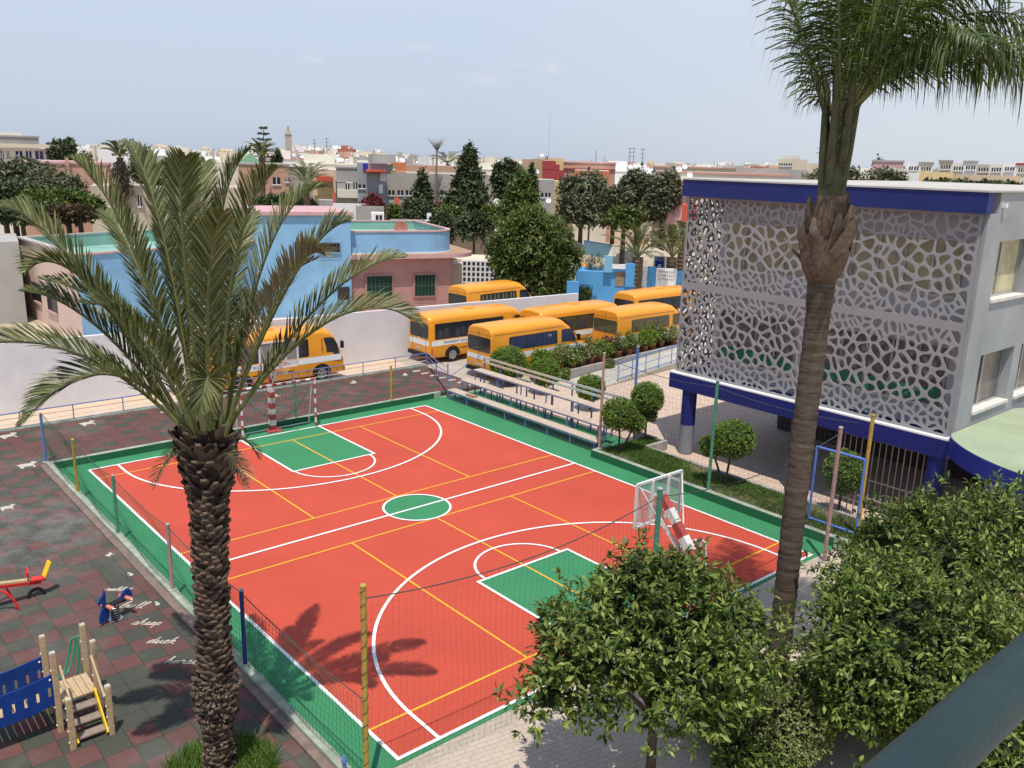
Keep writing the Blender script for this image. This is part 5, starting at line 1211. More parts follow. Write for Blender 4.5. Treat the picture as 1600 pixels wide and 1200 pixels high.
AR = '\uFEF2\uFEB3\uFEAD\uFEAA\uFEE4\uFEDF\uFE8D \uFEDE\uFED8\uFEE8\uFEDF\uFE8D'     # the arabic lettering on the vans, joined forms in visual order
def make_bus(label, loc, L=7.0, gl=glass_dark, open_wall=False, hw=1.0, yaw=0, txt='TRANSPORT SCOLAIRE', arabic=False, z1=2.62, group='orange school minibuses parked in the yard'):
    t = thing('school_bus', label, 'minibus', (0, 0, 0), group); zt = z1-.30
    b = MB(); loft(b, [(0.0, hw*.965, .5, z1-.14, .27), (.04, hw*.985, .42, z1-.07, .3), (.2, hw, .36, z1-.02, .32), (.6, hw, .34, z1, .32), (L*.5, hw, .34, z1+.03, .32), (L-1.2, hw, .34, z1, .32), (L-.72, hw*.995, .34, z1-.12, .32), (L-.38, hw*.98, .35, z1-.5, .3), (L-.15, hw*.96, .37, z1-1.15, .2), (L-.03, hw*.94, .4, 1.15, .12), (L, hw*.9, .5, .9, .1)])
    body = b.build('body', orange_paint, t, smooth=38)
    for sg in (-1, 1):
        b = MB(); side_panel(b, rrect(.12, L-.16, .98, 1.27, .04), hw, zt, sg, .006); b.build('white_stripe', white_paint, body)
        nwin = 4; x0, x1 = .42, L-1.98
        b = MB(); side_panel(b, rrect(.34, L-1.9, 1.33, 2.17, .06), hw, zt, sg, .005); b.build('window_band', black_trim, t)
        for k in range(nwin):
            a = x0+(x1-x0)*k/nwin; c = x0+(x1-x0)*(k+1)/nwin-.05
            b = MB(); side_panel(b, rrect(a, c, 1.37, 2.13, .05), hw, zt, sg, .007); w_ = b.build('side_window', gl, t)
            b = MB()
            for q in range(2):
                xm = a+(c-a)*(.28+.36*q); side_panel(b, rrect(xm-.17, xm+.12, 1.38, 1.84+.05*q, .09), hw, zt, sg, .0085)
            b.build('seat_back', M('bus_seat', (.045, .05, .065), .9, .3, 6), w_)
        b = MB(); side_panel(b, [(L-1.93, 1.40), (L-.62, 1.40), (L-.40, 1.12), (L-.24, 1.12), (L-.34, 1.75), (L-.55, 2.1), (L-.72, 2.14), (L-1.93, 2.14)], hw*.985, zt, sg, .012); b.build('cab_window', gl, t)
        b = MB()
        side_panel(b, rrect(L-1.2, L-1.16, 1.40, 2.12, .01), hw*.985, zt, sg, .0145); b.build('window_pillar', black_trim, t)
        for k, xx in enumerate((1.5, L-1.25)):
            b = MB(); arch = [(xx+.52*math.cos(a), .40+.5*math.sin(a)) for a in np.linspace(0, PI, 18)]; side_panel(b, arch, hw, zt, sg, .006); b.build('wheel_arch', black_trim, t); wheel(t, xx, sg*(hw-.22), sg, .40)
        b = MB()
        for xx in (L-2.5, L-2.05, L-1.98): side_panel(b, rrect(xx, xx+.018, .45, 2.12, .004), hw, zt, sg, .009)
        side_panel(b, rrect(2.0, L-2.7, .72, .76, .008), hw, zt, sg, .009); b.build('panel_seam', black_trim, t)
        b = MB(); side_panel(b, rrect(.1, .3, .55, .85, .03), hw*.985, zt, sg, .012); b.build('rear_lamp', red_lamp, t)
        b = MB()
        s_ = txt if not arabic else AR
        if sg < 0: put_text(b, s_, .19 if not arabic else .24, (1.9, -hw-.0095, 1.125), (1, 0, 0), (0, 0, 1), 1.05)
        else: put_text(b, s_, .19 if not arabic else .24, (1.9, hw+.0095, 1.125), (-1, 0, 0), (0, 0, 1), 1.05)
        b.build('lettering', black_trim, t)
        mirror(t, L-.35, sg*hw*.97, sg, 1.75)
    b = MB(); vs_ = [(-.008+.0*z, y, z) for y, z in rrect(-hw*.84, hw*.84, 1.38, 2.14, .12)]; b.face([(-.012, y, z) for x, y, z in vs_][::-1]); b.build('rear_window', gl, t)
    b = MB(); b.face([(-.009, y, z) for y, z in rrect(-hw*.9, hw*.9, .98, 1.27, .03)][::-1]); b.build('white_stripe', white_paint, t)
    b = MB(); b.face([(-.012, -.12, 1.29), (-.012, .12, 1.29), (-.012, 0, 1.52)][::-1]); b.build('warning_triangle', white_paint, t)
    b = MB(); b.face([(-.012, y, z) for y, z in rrect(-.28, .28, .72, .84, .01)][::-1]); b.build('number_plate', M('plate', (.5, .45, .38), .6), t)
    b = MB(); b.bx(L*.42, L*.42+.62, -.32, .32, z1+.03, z1+.10); b.build('roof_hatch', M('hatch_orange', (.70, .30, .04), .5), t, bevel=.03)
    b = MB()
    for yy in (-.62, .62): b.face([(-.011, y, z) for y, z in rrect(yy-.012, yy+.012, .62, 1.36, .003)][::-1])
    b.face([(-.011, y, z) for y, z in rrect(-.62, .62, .60, .615, .003)][::-1]); b.build('door_seam', black_trim, t)
    b = MB(); b.bx(-.1, .05, -hw*.97, hw*.97, .36, .58); b.build('rear_bumper', black_trim, t, bevel=.03)
    b = MB(); b.bx(L-.08, L+.08, -hw*.92, hw*.92, .36, .6); b.build('front_bumper', orange_dark, t, bevel=.03)
    b = MB(); b.add([(L-.62, -.86, 2.14), (L-.62, .86, 2.14), (L-.12, .9, 1.3), (L-.12, -.9, 1.3)], [(0, 3, 2, 1)]); b.build('windscreen', gl, t)
    for sg in (-1, 1): b = MB(); b.ball((L-.02, sg*.7, .8), .11, 8, (.5, 1, 1)); b.build('headlight', white_paint, t, 40)
    t.location = loc; t.rotation_euler = (0, 0, yaw); return t
def make_van(label, loc, L=7.2, gl=glass_blue, yaw=0, code=True, group='orange high roof school vans'):
    t = thing('school_van', label, 'van', (0, 0, 0), group); hw = 1.0; z1 = 2.68; zt = z1-.34
    b = MB(); loft(b, [(0, .965, .5, 2.57, .3), (.03, .985, .42, 2.63, .33), (.14, hw, .36, 2.67, .35), (2.5, hw, .34, z1+.02, .36), (4.6, hw, .34, z1, .36), (5.1, hw, .34, z1-.10, .36), (5.55, .99, .34, z1-.36, .34), (6.05, .975, .34, 1.80, .26), (6.38, .96, .35, 1.36, .14), (6.75, .94, .36, 1.22, .13), (7.05, .9, .4, 1.05, .14), (7.2, .8, .5, .85, .12)])
    body = b.build('body', orange_paint, t, smooth=38)
    for sg in (-1, 1):
        b = MB(); side_panel(b, rrect(1.15, 4.55, 1.42, 2.12, .10), hw, zt, sg, .007); w_ = b.build('side_window', gl, t)
        b = MB()
        for xx in (2.32, 3.5): side_panel(b, rrect(xx, xx+.03, 1.43, 2.11, .004), hw, zt, sg, .0085)
        b.build('window_pillar', black_trim, w_)
        b = MB()
        for k in range(9): xx = 1.3+.37*k+.05*math.sin(k*3); side_panel(b, rrect(xx, xx+.17, 1.46, 2.06, .02), hw, zt, sg, .0078)
        b.build('curtain', M('van_curtain_blue', (.03, .05, .12), .5) if gl is glass_blue else M('van_curtain', (.13, .12, .06), .6, .2, 8), w_)
        b = MB(); side_panel(b, [(4.86, 1.45), (5.96, 1.45), (5.86, 1.72), (5.62, 2.05), (5.5, 2.12), (4.92, 2.12), (4.86, 2.05)], .992, zt, sg, .012); b.build('door_window', gl, t)
        b = MB(); side_panel(b, rrect(5.45, 5.49, 1.45, 2.12, .005), .992, zt, sg, .0145); b.build('window_pillar', black_trim, t)
        b = MB(); side_panel(b, [(.08, .98), (6.6, .98), (7.0, 1.0), (6.75, 1.16), (6.2, 1.28), (.08, 1.28)], .992, zt, sg, .015); b.build('white_stripe', white_paint, t)
        b = MB()
        o_ = (3.9, sg*1.010, 1.13); put_text(b, AR, .22, o_, (-sg, 0, 0), (0, 0, 1), 1.0); b.build('lettering', M('letter_blue', (.03, .05, .16), .5), t)
        b = MB()
        for xx in (4.62, 5.05): side_panel(b, rrect(xx-.08, xx+.08, 1.31, 1.35, .015), hw, zt, sg, .012)
        b.build('door_handle', black_trim, t)
        b = MB()
        for xx in (3.42, 4.74, 5.98): side_panel(b, rrect(xx, xx+.014, .5, 1.42, .003), hw*.995, zt, sg, .018)
        side_panel(b, rrect(.9, 5.9, .62, .67, .01), hw, zt, sg, .014); side_panel(b, rrect(.15, 5.0, 2.285, 2.30, .003), hw, zt, sg, .006); b.build('panel_seam', black_trim, t)
        for xx in (1.45, 6.0):
            b = MB(); arch = [(xx+.48*math.cos(a), .38+.47*math.sin(a)) for a in np.linspace(0, PI, 18)]; side_panel(b, arch, .995, zt, sg, .017); b.build('wheel_arch', black_trim, t); wheel(t, xx, sg*(hw-.22), sg, .36)
        b = MB(); side_panel(b, rrect(.02, .16, 1.0, 1.38, .02), .975, zt, sg, .02); b.build('rear_lamp', red_lamp, t)
        mirror(t, 5.8, sg*.97, sg, 1.62)
    if code:
        b = MB(); put_text(b, '303', .17, (4.0, -side_y(1.9, hw, zt)-.010, 1.9), (1, 0, 0), (0, 0, 1)); b.build('number', white_paint, t)
    b = MB(); b.face([(-.012, y, z) for y, z in rrect(-.88, .88, 1.40, 2.14, .12)][::-1]); b.build('rear_window', gl if gl is not glass_blue else glass_dark, t)
    b = MB(); b.face([(-.006, y, z) for y, z in rrect(-.9, .9, .98, 1.22, .03)][::-1]); b.build('white_stripe', white_paint if code else orange_paint, t)
    if code: b = MB(); b.face([(.0, .45, 2.08), (.0, .68, 2.08), (.004, .565, 2.30)]); b.build('warning_triangle', white_paint, t)
    b = MB(); b.face([(-.014, y, z) for y, z in rrect(-.012, .012, .6, 2.45, .003)][::-1]); b.face([(-.0135, y, z) for y, z in rrect(-.86, .86, 2.27, 2.285, .003)][::-1]); b.build('door_seam', black_trim, t)
    b = MB(); b.face([(-.016, y, z) for y, z in rrect(-.27, .27, .66, .78, .01)][::-1]); b.build('number_plate', M('plate', (.5, .45, .38), .6), t)
    b = MB(); b.bx(-.12, .05, -.92, .92, .36, .58); b.build('rear_bumper', black_trim, t, bevel=.03)
    b = MB(); b.add([(5.18, -.80, 2.50), (5.18, .80, 2.50), (6.3, .86, 1.42), (6.3, -.86, 1.42)], [(0, 3, 2, 1)]); [v for v in ()]; o = b.build('windscreen', gl, t); o.location = (.05, 0, .06)
    for sg in (-1, 1): b = MB(); b.ball((7.02, sg*.68, .92), .15, 8, (.6, 1, 1)); b.build('headlight', white_paint, t, 40)
    t.location = loc; t.rotation_euler = (0, 0, yaw); return t
make_bus('orange school minibus half hidden behind the date palm fronds at the left', (6.9, 26.5, -.03), 6.8)
make_bus('orange school minibus parked by the railing corner, left of the two vans', (18.8, 26.4, -.03), 7.0)
make_bus('long orange school minibus with curtains, behind the nearest van', (24.95, 24.35, -.03), 7.0, gl=glass_curtain, arabic=True)
make_bus('orange school minibus with only its roof and side showing beside the grey building', (34.7, 26.1, -.03), 7.0, gl=glass_dark, arabic=True)
make_van('orange school van with dark windows nearest the bleachers', (19.2, 21.75, -.03), yaw=rad(1))
make_van('orange school van with beige curtains beside the grey building', (28.3, 21.7, -.03), gl=glass_curtain, code=False, yaw=rad(1))
# yard wall behind the buses
b = MB(); xs = np.linspace(-14, 32.4, 40); vs_ = []
for x in xs:
    y = 27.75+.008*x; zt_ = 2.95-.0155*max(0, x); vs_ += [(x, y, -.1), (x, y, zt_), (x, y+.22, zt_), (x, y+.22, -.1)]
for i in range(39):
    k = i*4; b.add(vs_[k:k+8], [(0, 1, 5, 4)[::-1], (1, 2, 6, 5)[::-1], (2, 3, 7, 6)[::-1]])
b.face(vs_[0:4]); b.face(vs_[-4:][::-1]); tag(b.build('yard_wall', wall_grey), 'long pale grey wall behind the parked school buses', 'wall')
# ------------------------------------------------------------------ the blue and pink house beyond the yard wall
house_blue = M('house_blue', (.25, .46, .66), .9, .10, .7, .1, stain=.28)
house_pink = M('house_pink', (.46, .25, .225), .9, .10, .7, .1, stain=.28)
house_pale = M('house_pale_pink', (.68, .50, .42), .9, .08, .5, .1, stain=.15)
trim_pink = M('trim_pink', (.58, .35, .345), .8, .1, 1.5, stain=.2)
terrace = M('terrace_green', (.26, .44, .37), .9, .15, .5, stain=.35)
cement_l = M('coping_grey', (.46, .42, .38), .9, .15, 1, stain=.3)
ledge_brown = M('ledge_brown', (.40, .25, .17), .9, .15, 1, stain=.3)
shutter = M('shutter_green', (.008, .045, .028), .6, .2, 8)
white_wash = M('white_wash', (.74, .73, .71), .9, .06, .6, stain=.12)
ux = np.array([.952, -.306]); uy = np.array([.306, .952])          # house axes: along the front, and away from the yard
HO = np.array([23.4, 41.2])                                         # foot of the tower's right front edge
def HP(s, d, z): q = HO+ux*s+uy*d; return (q[0], q[1], z)
def hbox(b, s0, s1, d0, d1, z0, z1):
    b.add([HP(s0, d0, z0), HP(s1, d0, z0), HP(s1, d1, z0), HP(s0, d1, z0), HP(s0, d0, z1), HP(s1, d0, z1), HP(s1, d1, z1), HP(s0, d1, z1)], [(0, 3, 2, 1), (4, 5, 6, 7), (0, 1, 5, 4), (1, 2, 6, 5), (2, 3, 7, 6), (3, 0, 4, 7)])
t = thing('house', 'blue and pink house with green roof terrace and blue stair tower beyond the yard wall', 'house', (*HO, 0))
def hround(s0, s1, d0, d1, r):      # outline with a rounded right front corner
    p = [(s0, d0), (s1-r, d0)]+[(s1-r+r*math.sin(a), d0+r-r*math.cos(a)) for a in np.linspace(0, PI/2, 9)[1:]]+[(s1, d1), (s0, d1)]
    return [tuple(HP(a, c, 0)[:2]) for a, c in p]
b = MB(); b.prism(hround(.02, 7.6, .6, 11, .25), -.1, 3.75); b.build('wall', house_pink, t)
b = MB(); b.prism(hround(-.1, 9.6, -.1, 11.6, 2.6), 3.75, 4.02); b.build('ledge', trim_pink, t)
b = MB(); b.prism(hround(-.05, 9.5, -.03, 11.5, 2.5), 4.02, 4.04); b.build('ledge_top', ledge_brown, t)
def parapet(b, b2, b3, s0, s1, d0, d1, z0, z1, r, w_=.22):
    o_ = hround(s0, s1, d0, d1, r); i_ = hround(s0+w_, s1-w_, d0+w_, d1-w_, max(.05, r-w_)); n_ = len(o_)
    b.add([(x, y, z0) for x, y in o_]+[(x, y, z1) for x, y in o_], [(i, (i+1) % n_, n_+(i+1) % n_, n_+i) for i in range(n_)])
    b3.add([(x, y, z1-.62) for x, y in i_]+[(x, y, z1) for x, y in i_], [((i+1) % n_, i, n_+i, n_+(i+1) % n_) for i in range(n_)])
    b3.face([(x, y, z1-.62) for x, y in i_])
    o2 = hround(s0-.06, s1+.06, d0-.06, d1+.06, r+.05); i2 = hround(s0+w_+.04, s1-w_-.04, d0+w_+.04, d1-w_-.04, max(.04, r-w_))
    b2.add([(x, y, z1) for x, y in o2]+[(x, y, z1) for x, y in i2]+[(x, y, z1+.1) for x, y in o2]+[(x, y, z1+.1) for x, y in i2],
           [(2*n_+i, 2*n_+(i+1) % n_, 3*n_+(i+1) % n_, 3*n_+i) for i in range(n_)]+[(i, (i+1) % n_, 2*n_+(i+1) % n_, 2*n_+i) for i in range(n_)]+[((i+1) % n_, i, n_+i, n_+(i+1) % n_) for i in range(n_)]+[(n_+(i+1) % n_, n_+i, 3*n_+i, 3*n_+(i+1) % n_) for i in range(n_)])
b, b2, b3 = MB(), MB(), MB(); parapet(b, b2, b3, .0, 7.95, .55, 11, 4.04, 5.55, 2.2); b.build('upper_wall', house_blue, t); b2.build('coping', trim_pink, t); b3.build('roof_terrace', terrace, t)
b = MB(); b.prism(hround(.0, 8.0, .50, 11.05, 2.2), 4.042, 4.12); b.build('base_line', white_wash, t)
b = MB(); hbox(b, -6.3, 0, 0, 7, -.1, 6.75); b.build('stair_tower', house_blue, t)
b = MB(); hbox(b, -6.5, .2, -.2, 7.2, 6.75, 6.98); b.build('tower_slab', trim_pink, t)
# left wing: an oblique end wall in pale pink, the long blue front, a sunk green terrace behind the parapet
wz = 4.9
wA = along(116, 380, 54.0)[:2]; wB = along(26, 350, 65.5)[:2]; wT = np.array(HP(-6.3, .9, 0)[:2]); wC = np.array(HP(-6.3, 15.5, 0)[:2])
ring = [wA, wT, wC, wB]; cen = sum(ring)/4
def inset(p_, d): v = cen-p_; return p_+v/np.linalg.norm(v)*d
for i in range(4):
    a_, c_ = ring[i], ring[(i+1) % 4]; ai, ci = inset(a_, .35), inset(c_, .35)
    b = MB(); b.prism([tuple(a_), tuple(c_), tuple(ci), tuple(ai)], -.1, wz); b.build('wall', [house_blue, house_blue, terrace, house_pale][i], t)
    ii, jj = inset(a_, .37), inset(c_, .37); b = MB(); b.face([(*ii, wz-.8), (*jj, wz-.8), (*jj, wz-.003), (*ii, wz-.003)]); b.build('parapet_inside', terrace, t)
    ao, co_ = inset(a_, -.12), inset(c_, -.12); an, cn_ = inset(a_, .42), inset(c_, .42)
    b = MB(); b.prism([tuple(ao), tuple(co_), tuple(cn_), tuple(an)], wz, wz+.1+.003*i); b.build('coping', [trim_pink, trim_pink, cement_l, cement_l][i], t)
b = MB(); b.face([(*inset(q_, .3), wz-.8) for q_ in ring]); b.build('roof_terrace', terrace, t)
def ewin(f0, f1, z0, z1):
    u_ = (wB-wA); n_ = np.array([-u_[1], u_[0]]); n_ /= np.linalg.norm(n_); n_ = n_ if n_ @ (CAM[:2]-wA) > 0 else -n_
    b = MB(); p0, p1 = wA+u_*f0, wA+u_*f1; b.prism([tuple(p0+n_*.03), tuple(p1+n_*.03), tuple(p1-n_*.02), tuple(p0-n_*.02)], z0, z1); w_ = b.build('window', glass_dark, t)
    b = MB(); b.prism([tuple(p0+n_*.12), tuple(p1+n_*.12), tuple(p1+n_*.031), tuple(p0+n_*.031)], z0-.12, z0-.01); b.build('sill', trim_pink, w_)
ewin(.38, .55, 1.0, 2.2); ewin(.66, .82, 1.2, 2.3)
def hwin(s0, s1, z0, z1, d, sh, fr=.12, name='window'):
    b = MB(); hbox(b, s0-fr, s1+fr, d-.10, d+.02, z0-fr, z1+fr); f = b.build(name, MATS['house_pink'] if d > .3 and s0 > 0 else house_blue, t)
    b = MB(); hbox(b, s0, s1, d-.112, d-.1, z0, z1); b.build('shutter', sh, f)
    b = MB()
    for k in range(7): s = s0+(s1-s0)*k/6; hbox(b, s-.012, s+.012, d-.20, d-.18, z0-.06, z1+.06)
    for z in (z0, (z0+z1)/2, z1): hbox(b, s0-.06, s1+.06, d-.197, d-.183, z-.012, z+.012)
    b.build('window_bars', M('bars_grey', (.12, .10, .1), .6), f)
hwin(1.2, 3.0, 1.05, 2.5, .6, shutter); hwin(4.7, 6.2, 1.0, 2.5, .6, shutter)
hwin(-2.2, -.8, 4.3, 4.9, .0, glass_dark); hwin(-1.0, -.2, 1.0, 1.9, 0, glass_dark)
hwin(-17.0, -14.9, .8, 2.3, .9, shutter); hwin(-10.5, -9.2, .9, 2.1, .9, shutter)
dq = HP(4.0, 1.6, 5.6); t2 = thing('satellite_dish', 'rust red satellite dish on the green roof terrace of the blue house', 'satellite dish', (dq[0], dq[1], 4.93))
def dish(t2, c, r, mat, aim, stand):
    aim = norm(np.array(aim, float)); a_ = norm(np.cross(aim, (0, 0, 1.))); u_ = np.cross(a_, aim); b = MB(); vs_ = []; N = 18
    for k, (f, dpt) in enumerate(((1, 0), (.7, .09), (.35, .15), (.05, .17))):
        for i in range(N): an = 2*PI*i/N; vs_.append(np.array(c)+(a_*math.cos(an)+u_*math.sin(an))*r*f-aim*dpt*r*1.5)
    fs = [(k*N+i, k*N+(i+1) % N, (k+1)*N+(i+1) % N, (k+1)*N+i) for k in range(3) for i in range(N)]+[tuple(range(3*N, 4*N))]
    b.add(vs_, fs); b.build('dish', mat, t2, smooth=60)
    b = MB(); b.tube([c-aim*r*.25, (c[0]-aim[0]*r*.3, c[1]-aim[1]*r*.3, stand)], .03, 6); b.tube([np.array(c)-u_*r*.95, np.array(c)+aim*r*.75], .012, 5); b.build('mast', grey_steel, t2)
dish(t2, np.array([dq[0], dq[1], 5.75]), .52, M('rust_dish', (.36, .15, .10), .8, .3, 4), (-.5, -.75, .45), 4.95)
# pale pink annex at the left end
def facade(name, label, cat, x0, x1, ytop, D, depth, mat, zb=-.1, wins=(), yaw=0, group=None, parts=(), coping=None, rel=None, wmat=None, sills=True):
    """box building: left/right edges and top seen at photo columns x0, x1 and row ytop, at horizontal distance D; the front faces the yard"""
    xm = (x0+x1)/2; c = along(xm, ytop, D); u = np.array([c[0]-CAM[0], c[1]-CAM[1], 0]); u /= np.linalg.norm(u)
    if yaw: u = np.array([u[0]*math.cos(yaw)-u[1]*math.sin(yaw), u[0]*math.sin(yaw)+u[1]*math.cos(yaw), 0])
    r_ = np.array([u[1], -u[0], 0]); O = np.array([c[0], c[1], 0.])
    def hit(px, py):
        d = ray(px, py); k = ((O-CAM) @ u)/(d @ u); q = CAM+k*d; return (q-O) @ r_, q[2]
    s0, s1 = hit(x0, ytop)[0], hit(x1, ytop)[0]; zt_ = c[2]
    tt = thing(name, label, cat, O, group)
    def box(b, a0, a1, d0, d1, z0, z1):
        P_ = lambda s, d, z: tuple(O+r_*s+u*d+np.array([0, 0, z]))
        b.add([P_(a0, d0, z0), P_(a1, d0, z0), P_(a1, d1, z0), P_(a0, d1, z0), P_(a0, d0, z1), P_(a1, d0, z1), P_(a1, d1, z1), P_(a0, d1, z1)], [(0, 3, 2, 1), (4, 5, 6, 7), (0, 1, 5, 4), (1, 2, 6, 5), (2, 3, 7, 6), (3, 0, 4, 7)])
    b = MB(); box(b, s0, s1, 0, depth, zb, zt_); b.build('wall', mat, tt)
    if coping is not None: b = MB(); box(b, s0-.12, s1+.12, -.12, depth+.1, zt_, zt_+.22); b.build('roof_edge', coping, tt)
    for (px0, px1, py0, py1) in wins:
        a0, zt1 = hit(px0, py0); a1, zb1 = hit(px1, py1); b = MB(); box(b, a0, a1, -.05, .02, zb1, zt1); w_ = b.build('window', wmat or glass_dark, tt)
        if sills and D < 160: b = MB(); box(b, a0-.08, a1+.08, -.16, -.051, zb1-.14, zb1-.01); box(b, (a0+a1)/2-.04, (a0+a1)/2+.04, -.08, -.052, zb1, zt1); b.build('sill', white_wash, w_)
    for (nm, px0, px1, py0, py1, dd, m_) in parts:
        a0, zt1 = hit(px0, py0); a1, zb1 = hit(px1, py1); b = MB(); box(b, a0, a1, -dd, .02 if dd < 2 else .02, zb1, zt1); b.build(nm, m_, tt)
    return tt, box, (s0, s1, zt_)
salmon = M('salmon_wall', (.52, .31, .23), .9, .1, .3, stain=.2); cream = M('cream_wall', (.66, .58, .44), .9, .08, .25, stain=.15); cream2 = M('pale_cream_wall', (.72, .68, .58), .9, .07, .25, stain=.15)
greybeige = M('grey_beige_wall', (.44, .40, .34), .9, .06, .25, stain=.1); cement = M('cement_wall', (.40, .38, .35), .9, .12, .3, stain=.3); yellow_w = M('yellow_wall', (.66, .52, .27), .9, .08, .3, stain=.12)
redwall = M('dark_red_wall', (.33, .055, .06), .85, .08, .3); grey_mod = M('modern_grey', (.30, .31, .33), .8, .07, .3); whitew = M('bright_white_wall', (.80, .79, .77), .9, .04, .3); pinkw = M('pink_wall', (.62, .38, .38), .9, .08, .3, stain=.1)
orange_w = M('orange_wall', (.58, .2, .09), .9, .1, .3); blue_p = M('blue_panel', (.03, .04, .28), .6); green_p = M('lime_panel', (.25, .42, .06), .6); redslab = M('red_slab', (.55, .10, .06), .7, .08, .4)
facade('outbuilding', 'rough grey outbuilding in the rubble yard at the far left edge', 'outbuilding', -40, 29, 378, 62, 6, cement)
b = MB()
for i in range(160):
    q = at(random.uniform(-30, 60), random.uniform(425, 475), 0); s_ = random.uniform(.12, .5); b.obx((q[0], q[1], s_*.3), (math.cos(i), math.sin(i), 0), (-math.sin(i), math.cos(i), .2), (0, 0, 1), s_, s_*.7, s_*.4)
tag(b.build('rubble', concrete), 'heap of broken concrete and rubble by the pale pink end wall of the blue house', 'rubble', None, 'stuff')

# school gate walls and canopy
def strip(name, label, cat, pts, h, thick, mat, coping=None, group=None):
    t = thing(name, label, cat, (pts[0][0], pts[0][1], 0), group); b = MB(); b2 = MB()
    for a, c in zip(pts[:-1], pts[1:]):
        a, c = np.array(a[:2]), np.array(c[:2]); d = (c-a)/np.linalg.norm(c-a); n_ = np.array([-d[1], d[0]])*thick/2
        b.prism([tuple(a-n_), tuple(c-n_), tuple(c+n_), tuple(a+n_)], -.1, h)
        if coping: b2.prism([tuple(a-n_*1.3), tuple(c-n_*1.3), tuple(c+n_*1.3), tuple(a+n_*1.3)], h, h+.12)
    b.build('wall', mat, t)
    if coping: b2.build('coping', coping, t)
    return t
gate_blue = M('gate_wall_blue', (.10, .33, .62), .85, .08, .6, stain=.1); gate_light = M('canopy_light_blue', (.22, .45, .62), .7, .08, .8)
gt, gbox, _ = facade('gatehouse', 'bright blue school gatehouse with a brown door and light blue canopy', 'gatehouse', 900, 992, 425, 68, 3, gate_blue, parts=(('door', 962, 975, 424, 447, .06, M('door_brown', (.30, .22, .13), .8)), ('white_band', 951, 978, 412, 420, .3, whitew), ('light_pier', 945, 956, 399, 425, .4, gate_light), ('right_pier', 978, 990, 411, 447, .5, gate_blue)))
q0, q1, q2, q3 = at(912, 395, 2.6), at(948, 402, 2.6), at(957, 382, 3.9), at(912, 375, 3.9)
b = MB(); b.face([tuple(q0), tuple(q1), tuple(q2), tuple(q3)]); b.face([tuple(q-np.array([0, 0, .12])) for q in (q3, q2, q1, q0)]); b.build('canopy', gate_light, gt)
for (x0, x1, yt, mt, lb) in ((992, 1012, 417, whitew, 'white wall section between the two gate palms'), (1012, 1026, 417, gate_blue, 'blue wall pier left of the blue school sign'), (1026, 1058, 420, whitew, 'white wall with lattice top below the blue school sign'), (1058, 1090, 424, gate_blue, 'blue wall section right of the palms beside the grey building')):
    tt, bx_, (s0, s1, z_) = facade('boundary_wall', lb, 'wall', x0, x1, yt, 69, .35, mt)
    if x0 == 1026:
        b = MB()
        for i in range(8):
            for j in range(3): bx_(b, s0+.2+i*(s1-s0-.3)/8, s0+.3+i*(s1-s0-.3)/8, -.03, -.005, z_-.3-.28*j, z_-.18-.28*j)
        b.build('lattice_hole', cement, tt)
st, sbox, (s0, s1, z_) = facade('school_sign', 'blue school name board with white Arabic lettering above the white wall', 'sign', 1024, 1038, 402, 70.5, .12, M('sign_blue', (.008, .04, .28), .5), zb=2.6)
c_ = along(1031, 410, 70.35); u_ = np.array([c_[0]-CAM[0], c_[1]-CAM[1], 0]); u_ /= np.linalg.norm(u_); r_ = np.array([u_[1], -u_[0], 0])
wsgn = (s1-s0)
b = MB(); sbox(b, s0-.12, s0, -.03, .14, 2.6, z_+.05); sbox(b, s1, s1+.12, -.03, .14, 2.6, z_+.05); sbox(b, s0-.12, s1+.12, -.03, .14, z_, z_+.12); b.build('sign_frame', whitew, st)
b = MB(); put_text(b, '\uFE94\uFEB3\uFEAD\uFEAA\uFEE3', .30, along(1032, 405, 70.40), r_, (0, 0, 1)); put_text(b, '\uFEF2\uFED8\uFEF4\uFED8\uFEA3 \uFEE6\uFEA4\uFEE7', .001, along(1032, 408, 70.40), r_, (0, 0, 1))
b.build('lettering', whitew, st)
b = MB(); sbox(b, s0+wsgn*.35, s0+wsgn*.72, -.03, -.005, 2.6, 2.6+(z_-2.6)*.4); b.build('white_box', whitew, st)
b = MB(); sbox(b, s0, s0+.08, 0, .1, -.1, 2.6); sbox(b, s1-.08, s1, 0, .1, -.1, 2.6); b.build('sign_post', grey_steel, st)
# checker wall
tt, bx_, (s0, s1, z_) = facade('checker_wall', 'white wall patterned with dark diamonds behind the parked van', 'wall', 721, 905, 409, 69, .3, whitew, parts=())
b = MB()
for i in range(26):
    for j in range(5):
        x = s0+.25+i*.36; z = z_-.25-j*.42; 
        if x > s1-.2: continue
        c0 = np.array([0, 0, 0.])
        bx_(b, x-.11, x+.11, -.02, -.004, z-.13, z+.13)
b.build('dark_diamond', M('diamond_dark', (.03, .03, .06), .8), tt)
b = MB(); bx_(b, s0-3.5, s1-2, .3, 4, z_-.1, z_+.05); b.build('lean_to_roof', cream, tt)
facade('shed', 'low pale shed between the pink house and the checker wall', 'shed', 697, 722, 415, 67, 3, cream2)
facade('low_wall', 'low blue tiled wall beside the yellow bus and the hedge', 'wall', 886, 905, 440, 60, .3, gate_blue)
make_van('orange school van with red lettering behind the yard wall, under the big tree', (26.6, 33.3, 0), gl=glass_dark, code=False, yaw=rad(5), group='orange vans behind the yard wall')
make_van('orange school van mostly hidden by the big tree trunk, its rear wheel showing', (44.0, 39.3, 0), gl=glass_dark, code=False, yaw=rad(176), group='orange vans behind the yard wall')
